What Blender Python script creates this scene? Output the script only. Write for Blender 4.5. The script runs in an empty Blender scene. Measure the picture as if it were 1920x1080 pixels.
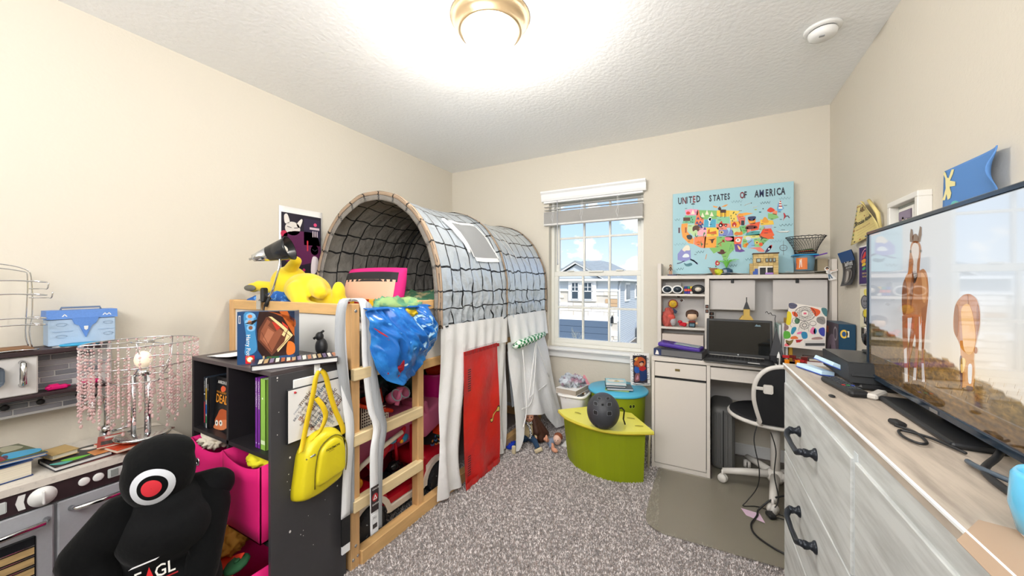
import bpy, bmesh, math, random
from mathutils import Vector, Matrix, Euler, noise
from mathutils.geometry import tessellate_polygon
V = Vector
R = math.radians
SC = bpy.context.scene
COL = SC.collection
rnd = random.Random(7)
# ------------------------------------------------------------ camera, light, exposure
F_, TH, HC, V0 = 678.0, math.atan2(365, 678), 1.24, 534.0
cd = bpy.data.cameras.new('camera'); cam = bpy.data.objects.new('camera', cd); COL.objects.link(cam)
cd.sensor_width = 36; cd.lens = F_ / 1920 * 36; cd.shift_y = -6 / 1920; cd.clip_start = .02; cd.clip_end = 400
cam.location = (0, 0, HC); cam.rotation_euler = (R(90), 0, TH); SC.camera = cam
SC.view_settings.view_transform = 'Standard'; SC.view_settings.look = 'None'
SC.view_settings.gamma = 1; SC.view_settings.use_curve_mapping = False
SC.view_settings.exposure = 0.17
def light(name, kind, loc, rot, power, col, **k):
    l = bpy.data.lights.new(name, kind); l.energy = power; l.color = col
    for a, b in k.items(): setattr(l, a, b)
    o = bpy.data.objects.new(name, l); o.location = loc; o.rotation_euler = rot; COL.objects.link(o); return o
light('sun', 'SUN', (0, -5, 20), (R(48), 0, R(32)), 3.4, (1, .96, .9), angle=.01)
light('rear_fill_light', 'AREA', (-.7, -1.0, 2.02), (R(97), 0, R(6)), 62, (.98, .985, 1), shape='RECTANGLE', size=2.8, size_y=.7)  # added soft fill behind the camera; the rear wall has no doorway
light('ceiling_lamp_light', 'POINT', (-.86, 1.39, 2.27), (0, 0, 0), 39, (1, .955, .89), shadow_soft_size=.10)
w = bpy.data.worlds.new('sky'); SC.world = w; w.use_nodes = True
nt = w.node_tree; N = nt.nodes; N.clear(); L = nt.links
def nn(tree, t, **k):
    n = tree.nodes.new(t)
    for a, b in k.items():
        if a.startswith('i_'): n.inputs[a[2:].replace('_', ' ')].default_value = b
        else: setattr(n, a, b)
    return n
tc = nn(nt, 'ShaderNodeTexCoord'); sx = nn(nt, 'ShaderNodeSeparateXYZ'); L.new(tc.outputs['Generated'], sx.inputs[0])
rp = nn(nt, 'ShaderNodeValToRGB'); L.new(sx.outputs['Z'], rp.inputs[0])
e = rp.color_ramp.elements; e[0].position = 0; e[0].color = (.80, .90, 1, 1); e[1].position = .5; e[1].color = (.24, .42, .85, 1)
e.new(.14).color = (.50, .70, .98, 1)
mp_ = nn(nt, 'ShaderNodeMapping'); mp_.inputs['Scale'].default_value = (9, 9, 14); mp_.inputs['Location'].default_value = (3.1, 1.7, .6); L.new(tc.outputs['Generated'], mp_.inputs[0])
ns = nn(nt, 'ShaderNodeTexNoise', i_Scale=1.0, i_Detail=7.0, i_Roughness=.55); L.new(mp_.outputs[0], ns.inputs['Vector'])
cr = nn(nt, 'ShaderNodeValToRGB'); L.new(ns.outputs['Fac'], cr.inputs[0])
cr.color_ramp.elements[0].position = .53; cr.color_ramp.elements[1].position = .58
mx = nn(nt, 'ShaderNodeMixRGB'); mx.inputs['Color2'].default_value = (1, 1, 1, 1); L.new(cr.outputs[0], mx.inputs[0]); L.new(rp.outputs[0], mx.inputs['Color1'])
bg = nn(nt, 'ShaderNodeBackground', i_Strength=1.15); L.new(mx.outputs[0], bg.inputs[0])
wo = nn(nt, 'ShaderNodeOutputWorld'); L.new(bg.outputs[0], wo.inputs[0])

# ------------------------------------------------------------ materials
def lin(h):
    if isinstance(h, str):
        h = h.lstrip('#'); c = [int(h[i:i+2], 16) / 255 for i in (0, 2, 4)]
        return tuple(x / 12.92 if x <= .04045 else ((x + .055) / 1.055) ** 2.4 for x in c)
    return tuple(h)
_M = {}
def M(name, col='808080', rough=.5, metal=0, n=None, b=None, emit=None, trans=0, alpha=1, coat=0, transl=0, spec=.5, attr=0, ior=1.45, sheen=0, stretch=None, c2=None, extra=None):
    if name in _M: return _M[name]
    m = bpy.data.materials.new(name); m.use_nodes = True; t = m.node_tree; p = t.nodes['Principled BSDF']; lk = t.links.new
    c = lin(col); m.diffuse_color = (*c, 1)
    I = p.inputs; I['Base Color'].default_value = (*c, 1); I['Roughness'].default_value = rough; I['Metallic'].default_value = metal
    I['Transmission Weight'].default_value = trans; I['Alpha'].default_value = alpha; I['Coat Weight'].default_value = coat
    I['IOR'].default_value = ior; I['Specular IOR Level'].default_value = spec; I['Sheen Weight'].default_value = sheen
    tco = nn(t, 'ShaderNodeTexCoord'); vec = tco.outputs['Object']
    if stretch:
        mm = nn(t, 'ShaderNodeMapping'); mm.inputs['Scale'].default_value = stretch; lk(vec, mm.inputs[0]); vec = mm.outputs[0]
    base = None
    if attr:
        a = nn(t, 'ShaderNodeAttribute', attribute_name='Col'); base = a.outputs['Color']; lk(base, I['Base Color'])
        if emit: lk(base, I['Emission Color'])
    if n:
        ns = nn(t, 'ShaderNodeTexNoise', i_Scale=n[0], i_Detail=5.0, i_Roughness=.6); lk(vec, ns.inputs['Vector'])
        mx = nn(t, 'ShaderNodeMixRGB')
        if c2 is None: c2 = tuple(x * (1 - n[1]) for x in c)
        else: c2 = lin(c2)
        mx.inputs['Color1'].default_value = (*c, 1); mx.inputs['Color2'].default_value = (*c2, 1)
        if base is not None:
            mx.blend_type = 'MULTIPLY'; lk(base, mx.inputs['Color1']); q = 1 - n[1]; mx.inputs['Color2'].default_value = (q, q, q, 1)
        r_ = nn(t, 'ShaderNodeValToRGB'); lo, hi = (n[2], n[3]) if len(n) > 3 else (.35, .65)
        r_.color_ramp.elements[0].position = lo; r_.color_ramp.elements[1].position = hi
        lk(ns.outputs['Fac'], r_.inputs[0]); lk(r_.outputs[0], mx.inputs[0]); lk(mx.outputs[0], I['Base Color'])
    if b:
        n2 = nn(t, 'ShaderNodeTexNoise', i_Scale=b[0], i_Detail=4.0); lk(vec, n2.inputs['Vector'])
        bp = nn(t, 'ShaderNodeBump', i_Strength=b[1], i_Distance=b[2] if len(b) > 2 else .01); lk(n2.outputs['Fac'], bp.inputs['Height']); lk(bp.outputs[0], I['Normal'])
    if emit:
        if not attr: I['Emission Color'].default_value = (*lin(emit[0]), 1)
        I['Emission Strength'].default_value = emit[1]
    if transl:
        tr = nn(t, 'ShaderNodeBsdfTranslucent'); tr.inputs[0].default_value = (*c, 1); ms = nn(t, 'ShaderNodeMixShader'); ms.inputs[0].default_value = transl
        o = t.nodes['Material Output']; lk(p.outputs[0], ms.inputs[1]); lk(tr.outputs[0], ms.inputs[2]); lk(ms.outputs[0], o.inputs[0])
    if extra: extra(t, p)
    _M[name] = m; return m
def fx(name, col, rough=.6, **k): return M(name, col, rough, **k)

# ------------------------------------------------------------ mesh building
def rot(rx=0, ry=0, rz=0): return Euler((R(rx), R(ry), R(rz))).to_matrix().to_4x4()
class G:
    def __init__(s): s.b = bmesh.new(); s.mi = 0; s.X = Matrix()
    def _fin(s, vs, fs, smooth):
        for f in fs: f.material_index = s.mi; f.smooth = smooth
        if s.X != Matrix(): bmesh.ops.transform(s.b, matrix=s.X, verts=vs)
    def box(s, x0, x1, y0, y1, z0, z1, bev=0, X=None, seg=1, smooth=False):
        m = Matrix.Translation(((x0+x1)/2, (y0+y1)/2, (z0+z1)/2)) @ Matrix.Diagonal((abs(x1-x0), abs(y1-y0), abs(z1-z0), 1))
        r = bmesh.ops.create_cube(s.b, size=1, matrix=m); vs = r['verts']
        if bev:
            es = {e for v in vs for e in v.link_edges}
            q = bmesh.ops.bevel(s.b, geom=list(es), offset=bev, segments=seg, affect='EDGES', profile=.5)
            vs = q['verts']; vs = list({v for f in q['faces'] for v in f.verts} | set(vs))
            # collect whole island
            seen = set(vs); st = list(vs)
            while st:
                v = st.pop()
                for e in v.link_edges:
                    o = e.other_vert(v)
                    if o not in seen: seen.add(o); st.append(o)
            vs = list(seen)
        fs = {f for v in vs for f in v.link_faces}
        if X: bmesh.ops.transform(s.b, matrix=X, verts=vs)
        s._fin(vs, fs, smooth); return s
    def cbox(s, c, d, bev=0, r=(0, 0, 0), seg=1, smooth=False):
        return s.box(-d[0]/2, d[0]/2, -d[1]/2, d[1]/2, -d[2]/2, d[2]/2, bev, Matrix.Translation(c) @ rot(*r), seg, smooth)
    def faces(s, pts, fs, smooth=False):
        vs = [s.b.verts.new(p) for p in pts]; ff = []
        for f in fs:
            try: ff.append(s.b.faces.new([vs[i] for i in f]))
            except ValueError: pass
        s._fin(vs, ff, smooth); return s
    def grid(s, nx, ny, f, smooth=True, cx=False, thick=0, uv=False):
        pts = []; fs = []
        for j in range(ny):
            for i in range(nx): pts.append(V(f(i / (nx if cx else nx - 1), j / (ny - 1))))
        for j in range(ny - 1):
            for i in range(nx if cx else nx - 1):
                k = (i + 1) % nx; fs.append((j*nx+i, j*nx+k, (j+1)*nx+k, (j+1)*nx+i))
        n0 = len(s.b.verts)
        vs = [s.b.verts.new(p) for p in pts]; ff = [s.b.faces.new([vs[i] for i in q]) for q in fs]
        if uv:
            l = s.b.loops.layers.uv.verify(); nxx = nx if cx else nx - 1
            for q, fc in zip(fs, ff):
                for lp, ix in zip(fc.loops, q): lp[l].uv = ((ix % nx) / nxx, (ix // nx) / (ny - 1))
        if thick:
            s.b.normal_update()
            r = bmesh.ops.solidify(s.b, geom=ff, thickness=thick); vs = list({v for v in r['geom'] if isinstance(v, bmesh.types.BMVert)} | set(vs)); ff = list({f for v in vs for f in v.link_faces})
        s._fin(vs, ff, smooth); return s
    def tube(s, pts, r, n=8, closed=False, cap=True, smooth=True):
        pts = [V(p) for p in pts]; m = len(pts); P = []; fr = None
        for i in range(m):
            a = pts[(i-1) % m] if (closed or i) else pts[0]; b = pts[(i+1) % m] if (closed or i < m-1) else pts[-1]
            d = (b - a).normalized()
            if fr is None: fr = d.orthogonal().normalized()
            fr = (fr - d * fr.dot(d)); fr = fr.normalized() if fr.length > 1e-6 else d.orthogonal().normalized()
            w = d.cross(fr); rr = r[i] if isinstance(r, (list, tuple)) else r
            for k in range(n):
                t = 2*math.pi*k/n; P.append(pts[i] + fr*math.cos(t)*rr + w*math.sin(t)*rr)
        fs = []
        for i in range(m if closed else m - 1):
            j = (i+1) % m
            for k in range(n): fs.append((i*n+k, i*n+(k+1) % n, j*n+(k+1) % n, j*n+k))
        if cap and not closed: fs += [tuple(range(n))[::-1], tuple((m-1)*n+k for k in range(n))]
        return s.faces(P, fs, smooth)
    def lathe(s, pr, c=(0, 0, 0), n=24, X=None, smooth=True, arc=1.0):
        P = []; c = V(c)
        for r, z in pr:
            for k in range(n):
                t = 2*math.pi*k/n; p = V((r*math.cos(t), r*math.sin(t), z)); P.append((X @ p if X else p) + c)
        fs = []
        for i in range(len(pr) - 1):
            for k in range(n): fs.append((i*n+k, i*n+(k+1) % n, (i+1)*n+(k+1) % n, (i+1)*n+k))
        if pr[0][0] > 1e-5: fs.append(tuple(range(n))[::-1])
        if pr[-1][0] > 1e-5: fs.append(tuple((len(pr)-1)*n+k for k in range(n)))
        s.faces(P, fs, smooth); return s
    def cyl(s, p0, p1, r0, r1=None, n=16, smooth=True):
        return s.tube([p0, p1], [r0, r0 if r1 is None else r1], n, smooth=smooth)
    def prism(s, poly, h, f, smooth=False):
        # poly 2D, extruded h; f maps (x,y,h)->3D
        n = len(poly); P = [V(f(x, y, 0)) for x, y in poly] + [V(f(x, y, h)) for x, y in poly]
        tr = tessellate_polygon([[V((x, y, 0)) for x, y in poly]])
        fs = [t for t in tr] + [tuple(i + n for i in t)[::-1] for t in tr] + [(i, (i+1) % n, (i+1) % n + n, i + n) for i in range(n)]
        s.faces(P, fs, smooth); return s
    def ell(s, c, r, rt=(0, 0, 0), sub=3, smooth=True):
        q = bmesh.ops.create_icosphere(s.b, subdivisions=sub, radius=1, matrix=Matrix.Translation(c) @ rot(*rt) @ Matrix.Diagonal((*((r, r, r) if not hasattr(r, '__len__') else r), 1)))
        vs = q['verts']; s._fin(vs, {f for v in vs for f in v.link_faces}, smooth); return s
    def noise(s, amp, sc, seed=0, ridge=False):
        s.b.normal_update(); o = V((seed*3.7, seed*1.3, seed*2.1))
        for v in s.b.verts:
            q = noise.noise((v.co + o) * sc)
            if ridge: q = .5 - abs(q) * 2
            v.co += v.normal * q * amp
        return s

XF = {}
def root_m(o):
    while o.parent: o = o.parent
    return XF.get(o.name, Matrix())
def tag(o, label=None, cat=None, group=None, kind=None):
    if label: o['label'] = label
    if cat: o['category'] = cat
    if group: o['group'] = group
    if kind: o['kind'] = kind
    return o
def thing(name, label, cat, loc=(0, 0, 0), rz=0, group=None, rxyz=None):
    o = bpy.data.objects.new(name, None); COL.objects.link(o); o.empty_display_size = .05
    e = Euler((R(rxyz[0]), R(rxyz[1]), R(rxyz[2]))) if rxyz else Euler((0, 0, R(rz)))
    o.location = loc; o.rotation_euler = e; XF[o.name] = Matrix.Translation(loc) @ e.to_matrix().to_4x4()
    return tag(o, label, cat, group)
def mesh(name, g, mats):
    bmesh.ops.recalc_face_normals(g.b, faces=g.b.faces)
    me = bpy.data.meshes.new(name); g.b.to_mesh(me); g.b.free()
    for m in (mats if isinstance(mats, (list, tuple)) else [mats]): me.materials.append(m)
    return me
def part(name, g, mats, parent=None, w=True, label=None, kind=None):
    """one mesh object; w: the coordinates in g are world coordinates"""
    me = mesh(name, g, mats); o = bpy.data.objects.new(name, me); COL.objects.link(o)
    if parent:
        o.parent = parent
        if w: me.transform(root_m(parent).inverted())
    return tag(o, label, None, None, kind)
def single(name, g, mats, label, cat, loc, group=None, kind=None, w=True, rz=0):
    """a thing that is one mesh, its origin at loc"""
    me = mesh(name, g, mats); o = bpy.data.objects.new(name, me); COL.objects.link(o); m = Matrix.Translation(loc) @ rot(0, 0, rz)
    if w: me.transform(m.inverted())
    o.location = loc; o.rotation_euler = (0, 0, R(rz)); XF[o.name] = m
    return tag(o, label, cat, group, kind)
def blob(name, prims, vox, mats, parent, w=False, sm=5, label=None, seams=0):
    g = G()
    for p in prims:
        if p[0] == 'e': g.ell(p[1], p[2], p[3] if len(p) > 3 else (0, 0, 0), 3)
        else:
            g.tube([p[1], p[2]], [p[3], p[4]], 14); g.ell(p[1], p[3], sub=2); g.ell(p[2], p[4], sub=2)
    o = part(name, g, mats, parent, w, label)
    md = o.modifiers.new('remesh', 'REMESH'); md.mode = 'VOXEL'; md.voxel_size = vox; md.use_smooth_shade = True
    if sm: q = o.modifiers.new('smooth', 'SMOOTH'); q.factor = .6; q.iterations = sm
    return o
def cat_rom(pts, k=5, closed=True):
    n = len(pts); out = []; P = [V(p) for p in pts]
    for i in range(n if closed else n - 1):
        a = P[(i-1) % n] if closed or i else P[0]; b = P[i]; c = P[(i+1) % n]; d = P[(i+2) % n] if closed or i < n-2 else P[-1]
        for j in range(k):
            t = j / k; out.append(.5*((2*b)+(c-a)*t+(2*a-5*b+4*c-d)*t*t+(-a+3*b-3*c+d)*t**3))
    if not closed: out.append(P[-1])
    return out
def copy_tree(o, parent=None, loc=None):
    c = o.copy(); COL.objects.link(c); c.parent = parent
    if loc is not None: c.location = loc
    for ch in [x for x in COL.objects if x.parent == o]: copy_tree(ch, c)
    return c
# ------------------------------------------------------------ flat print: coloured outlines laid on a surface
_T = {}
def text_mesh(s, bold=0):
    k = (s, bold)
    if k not in _T:
        c = bpy.data.curves.new('t', 'FONT'); c.body = s; c.size = 1; c.offset = bold; c.resolution_u = 2
        o = bpy.data.objects.new('t', c); me = bpy.data.meshes.new_from_object(o)
        _T[k] = ([(v.co.x, v.co.y) for v in me.vertices], [tuple(p.vertices) for p in me.polygons])
        bpy.data.objects.remove(o); bpy.data.meshes.remove(me); bpy.data.curves.remove(c)
    return _T[k]
PRINT = M('printed_ink', 'ffffff', .55, attr=1)
GLOSS = M('glossy_print', 'ffffff', .25, attr=1)
def prn(name, parent, f, nrm, shapes, sy=-1, mat=None, w=True, base=.0006, step=.00025, label=None):
    """f maps 2D drawing coordinates to the surface, nrm is its normal, sy=-1 when drawing y runs down"""
    PV = []; PF = []; PC = []; h = base; nrm = V(nrm).normalized()
    def poly(pts, col):
        if len(pts) < 3: return
        k = len(PV); PV.extend(V(f(x, y)) + nrm*h for x, y in pts)
        for t in tessellate_polygon([[V((x, y, 0)) for x, y in pts]]):
            PF.append(tuple(i + k for i in t)); PC.append(col)
    def line(pts, wd, col, closed=False):
        q = [V((p[0], p[1])) for p in pts]; n = len(q)
        for i in range(n if closed else n - 1):
            a, b = q[i], q[(i+1) % n]; d = b - a
            if d.length < 1e-9: continue
            d.normalize(); o = V((-d.y, d.x)) * wd / 2; e = d * wd * .35
            poly([tuple(a-e+o), tuple(b+e+o), tuple(b+e-o), tuple(a-e-o)], col)
    def circ(cx, cy, rx, ry, n=20, rt=0):
        c, s = math.cos(rt), math.sin(rt)
        return [(cx+rx*math.cos(2*math.pi*i/n)*c-ry*math.sin(2*math.pi*i/n)*s, cy+rx*math.cos(2*math.pi*i/n)*s+ry*math.sin(2*math.pi*i/n)*c) for i in range(n)]
    for sh in shapes:
        if sh == '+': h += step; continue
        t = sh[0]
        if t == 't' and not isinstance(sh[2], str): sh = ('t', 'F2F0EA') + sh[1:]
        col = (*lin(sh[1]), 1)
        if t == 'p': poly(sh[2], col)
        elif t == 's': poly([tuple(p) for p in cat_rom(sh[2], 4)], col)
        elif t == 'e': poly(circ(*sh[2:6], 22, R(sh[6]) if len(sh) > 6 else 0), col)
        elif t == 'r': x0, y0, x1, y1 = sh[2:6]; poly([(x0, y0), (x1, y0), (x1, y1), (x0, y1)], col)
        elif t == 'l': line(sh[3], sh[2], col)
        elif t == 'k': line([tuple(p) for p in cat_rom(sh[3], 5, False)], sh[2], col)
        elif t == 'o': line(circ(*sh[3:7], 26), sh[2], col, True)
        elif t == 't':
            s, x, y, size = sh[2:6]; rt = R(sh[6]) if len(sh) > 6 else 0; xs = sh[7] if len(sh) > 7 else 1; bo = sh[8] if len(sh) > 8 else 0
            vs, fs = text_mesh(s, bo); k = len(PV); c, sn = math.cos(rt), math.sin(rt)
            for a, b in vs:
                a *= size*xs; b *= size; X = a*c - b*sn; Y = a*sn + b*c
                PV.append(V(f(x + X, y + sy*Y)) + nrm*h)
            for q in fs: PF.append(tuple(i + k for i in q)); PC.append(col)
    me = bpy.data.meshes.new(name); me.from_pydata([tuple(v) for v in PV], [], PF)
    at = me.color_attributes.new('Col', 'FLOAT_COLOR', 'CORNER'); i = 0; buf = []
    for p, c in zip(me.polygons, PC): buf += list(c) * p.loop_total
    at.data.foreach_set('color', buf); me.materials.append(mat or PRINT)
    o = bpy.data.objects.new(name, me); COL.objects.link(o)
    if parent:
        o.parent = parent
        if w: me.transform(root_m(parent).inverted())
    if label: o['label'] = label
    return o
def pl(o, ux, uy):
    o, ux, uy = V(o), V(ux), V(uy); return lambda x, y: o + ux*x + uy*y
def traced(axis, val, ox=0, oy=0, sc=1):
    """flat print on a room plane: drawing measured in photograph pixels, laid out in metres on that plane"""
    cs, sn = math.cos(TH), math.sin(TH)
    def f(x, y):
        a = (ox + x/sc - 960) / F_; c = (V0 - oy - y/sc) / F_; d = V((a*cs - sn, a*sn + cs, c)); t = val / d[axis]
        return V((d.x*t, d.y*t, HC + d.z*t))
    return f
# ============================================================ the room
XL, XR, YB, ZC, YR = -2.41, .722, 3.12, 2.44, -1.1
m_wall = M('painted_wall', 'D9D2C4', .8, b=(70, .3, .004))
m_ceil = M('ceiling_paint', 'FCFDFE', .9, b=(45, .5, .006))
m_white = M('white_gloss_trim', 'F1F1EF', .35)
m_vinyl = M('window_vinyl', 'ECEBE3', .4)
def struct(name, g, m): return single(name, g, m, None, None, (0, 0, 0), kind='structure')
WX0, WX1, WZ0, WZ1 = -1.29, -.455, .672, 2.05
g = G(); g.box(XL-.12, XL, YR, YB+.12, 0, ZC); struct('wall_left', g, m_wall)
g = G(); g.box(XR, XR+.12, YR, YB+.12, 0, ZC); struct('wall_right', g, m_wall)
g = G(); g.box(XL-.12, XR+.12, YR-.12, YR, 0, ZC); struct('wall_rear', g, m_wall)
g = G()
for a in ((XL, WX0, 0, ZC), (WX1, XR, 0, ZC), (WX0, WX1, 0, WZ0), (WX0, WX1, WZ1, ZC)): g.box(a[0], a[1], YB, YB+.16, a[2], a[3])
struct('wall_back', g, m_wall)
g = G(); g.box(XL-.12, XR+.12, YR-.12, YB+.16, ZC, ZC+.1); struct('ceiling', g, m_ceil)
m_carpet = M('carpet_backing', '9C918C', 1, n=(130, .45))
g = G(); g.box(XL-.12, XR+.12, YR-.12, YB+.16, -.1, 0); floor = struct('floor', g, m_carpet)
# carpet pile: one tuft mesh field of short leaning loops
def pile():
    r = random.Random(3); P = []; F = []; s = .0085; x = -1.5
    while x < .72:
        y = .75
        while y < 3.1:
            px, py = x + r.uniform(-.004, .004), y + r.uniform(-.004, .004)
            if -px*.474 + py*.8805 > .7 and not (px > -.22 + (2-py)*.1 and 1.95 < py < 3.1 and px > -.26) and not (px > .27 and py < 1.6):
                k = len(P); w_ = r.uniform(.0035, .006); a = r.uniform(0, 6.28); h = r.uniform(.006, .013); lx, ly = r.uniform(-.007, .007), r.uniform(-.007, .007)
                for q in range(3): P.append((px + w_*math.cos(a+q*2.094), py + w_*math.sin(a+q*2.094), -.001))
                P.append((px+lx, py+ly, h)); F += [(k, k+1, k+3), (k+1, k+2, k+3), (k+2, k, k+3)]
            y += s
        x += s
    me = bpy.data.meshes.new('carpet_pile'); me.from_pydata(P, [], F)
    me.materials.append(M('carpet_pile', 'E2DAD8', .95, n=(62, .62, .42, .56))); o = bpy.data.objects.new('carpet_pile', me); COL.objects.link(o); o.parent = floor; o['kind'] = 'stuff'
pile()
def base(name, g): struct(name, g, m_white)
g = G(); g.box(XL, XL+.014, YR, YB, 0, .085, .004); base('baseboard_left', g)
g = G(); g.box(XL+.014, XR-.014, YB-.014, YB, 0, .085, .004); base('baseboard_back', g)
g = G(); g.box(XR-.014, XR, YR, YB, 0, .085, .004); base('baseboard_right', g)
# ---- window: outer frame, two sashes with six panes each
wn = thing('window_1', None, None, (WX0, YB+.1, WZ0)); wn['kind'] = 'structure'

m_glass = M('window_glass', 'FFFFFF', .0, trans=1, ior=1.02, spec=.3)
def sash(nm, z0, z1, y, rail):
    g = G(); s = .035
    g.box(WX0+.03, WX1-.03, y, y+.035, z0, z0+rail, .003); g.box(WX0+.03, WX1-.03, y, y+.035, z1-rail, z1, .003)
    g.box(WX0+.03, WX0+.03+s, y, y+.035, z0+rail, z1-rail, .003); g.box(WX1-.03-s, WX1-.03, y, y+.035, z0+rail, z1-rail, .003)
    sf = part(nm, g, m_vinyl, wn); xa, xb, za, zb = WX0+.03+s, WX1-.03-s, z0+rail, z1-rail
    for k in (1, 2):
        x = xa + (xb-xa)*k/3; g = G(); g.box(x-.009, x+.009, y+.004, y+.03, za, zb, .003); part('muntin', g, m_vinyl, sf)
    z = (za+zb)/2; g = G(); g.box(xa, xb, y+.005, y+.029, z-.009, z+.009, .003); part('muntin', g, m_vinyl, sf)
    for i in range(3):
        for j in range(2):
            g = G(); x0 = xa+(xb-xa)*i/3+.009; x1 = xa+(xb-xa)*(i+1)/3-.009; q0 = za+(zb-za)*j/2+.009; q1 = za+(zb-za)*(j+1)/2-.009
            g.box(x0, x1, y+.015, y+.019, q0, q1); part('pane', g, m_glass, sf)
g = G()
for a in ((WX0, WX0+.03, WZ0, WZ1), (WX1-.03, WX1, WZ0, WZ1), (WX0+.03, WX1-.03, WZ0, WZ0+.03), (WX0+.03, WX1-.03, WZ1-.03, WZ1)): g.box(a[0], a[1], YB+.06, YB+.15, a[2], a[3], .003)
part('window_frame', g, m_vinyl, wn)
sash('lower_sash', WZ0+.03, 1.36, YB+.068, .042); sash('upper_sash', 1.33, WZ1-.03, YB+.108, .036)
g = G(); g.box(-.93, -.80, YB+.05, YB+.07, 1.352, 1.366, .003); g.box(-1.13, -1.07, YB+.055, YB+.075, 1.36, 1.372, .003); g.box(-.69, -.63, YB+.055, YB+.075, 1.36, 1.372, .003); part('sash_lock', g, m_vinyl, wn)
g = G(); g.box(-1.345, -.425, YB-.055, YB+.06, .648, .672, .006, seg=2); g.box(-1.315, -.455, YB-.018, YB, .585, .648, .004); g.box(-1.325, -.445, YB-.028, YB, .63, .648, .003)
struct('window_sill', g, m_white).name = 'trim_1'
# ---- blind, almost fully raised
m_blind = M('blind_vinyl', 'F5F5F5', .4); m_slat = M('blind_slat', 'E6E4E1', .5)
bl = thing('window_blind', 'white venetian blind raised to a thick bundle of slats at the window top', 'blind', (-.89, YB, 2.03))
g = G(); pr = [(0, 0), (.045, 0), (.052, .02), (.056, .06), (.07, .075), (.072, .088), (0, .088)]
g.prism(pr, .915, lambda x, y, h: (-1.345 + h, YB - .004 - x, 2.005 + y)); part('valance', g, m_blind, bl)
g = G(); g.box(-1.33, -.455, YB-.035, YB-.004, 1.99, 2.015, .003); part('headrail', g, m_blind, bl)
g = G(); g.box(-1.325, -.455, YB-.045, YB+.005, 0, .0022, .0008); sl0 = mesh('slat', g, m_slat)
for k in range(26):
    o = bpy.data.objects.new('slat', sl0); COL.objects.link(o); o.parent = bl
    z = 1.80 + k*.0045 if k < 24 else (1.925, 1.955)[k-24]
    o.matrix_local = root_m(bl).inverted() @ Matrix.Translation((rnd.uniform(-.0015, .0015), rnd.uniform(-.002, .002), z)) @ Matrix.Translation((-.89, YB, 0)) @ rot(R(0), 0, rnd.uniform(-.1, .1)) @ Matrix.Translation((.89, -YB, 0))
g = G(); g.box(-1.325, -.455, YB-.046, YB+.005, 1.783, 1.799, .004); part('bottom_rail', g, m_slat, bl)
for x in (-1.24, -.97, -.66):
    g = G(); g.tube([(x, YB-.047, 1.785), (x+.004, YB-.053, 1.82), (x-.006, YB-.055, 1.85), (x+.004, YB-.05, 1.88), (x, YB-.035, 2.0)], .0016, 5)
    g.tube([(x+.012, YB-.047, 1.79), (x+.008, YB-.056, 1.83), (x+.016, YB-.052, 1.87), (x+.012, YB-.035, 2.0)], .0014, 5); part('ladder_cord', g, m_blind, bl)
g = G(); g.cyl((-1.19, YB-.05, 2.0), (-1.185, YB-.05, 1.43), .0035, n=8); g.cyl((-1.185, YB-.05, 1.47), (-1.185, YB-.05, 1.42), .005, .006, n=8); part('tilt_wand', g, M('clear_wand', 'B9BCC4', .2), bl)

# ============================================================ outside, seen through the window (second floor view)
GZ = -3.2
m_side = M('pale_blue_siding', 'C6CDD2', .8); m_stone = [M('limestone_a', 'EDE8DF', .9, b=(3, .3)), M('limestone_b', 'E2DACB', .9, b=(3, .3)), M('limestone_c', 'F4F0EA', .9), M('limestone_tan', 'C6A681', .9)]
m_trimw = M('house_trim_white', 'F2F2F0', .6); m_roof = M('grey_shingles', '9FA6A6', .9, n=(2, .15)); m_gdoor = M('slate_garage_door', '5A6C80', .6); m_dark = M('dark_window_glass', '3C4A55', .15)
g = G(); g.box(-60, 60, 5, 120, GZ-.3, GZ); single('ground', g, M('dry_grass', 'A9A58C', 1, n=(.8, .25)), None, None, (0, 5, GZ), kind='structure')
g = G(); g.box(-11, -5.6, 14, 24.4, GZ, GZ+.02); struct('driveway', g, M('concrete_drive', 'CFC9BF', .9)).name = 'driveway'
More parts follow.
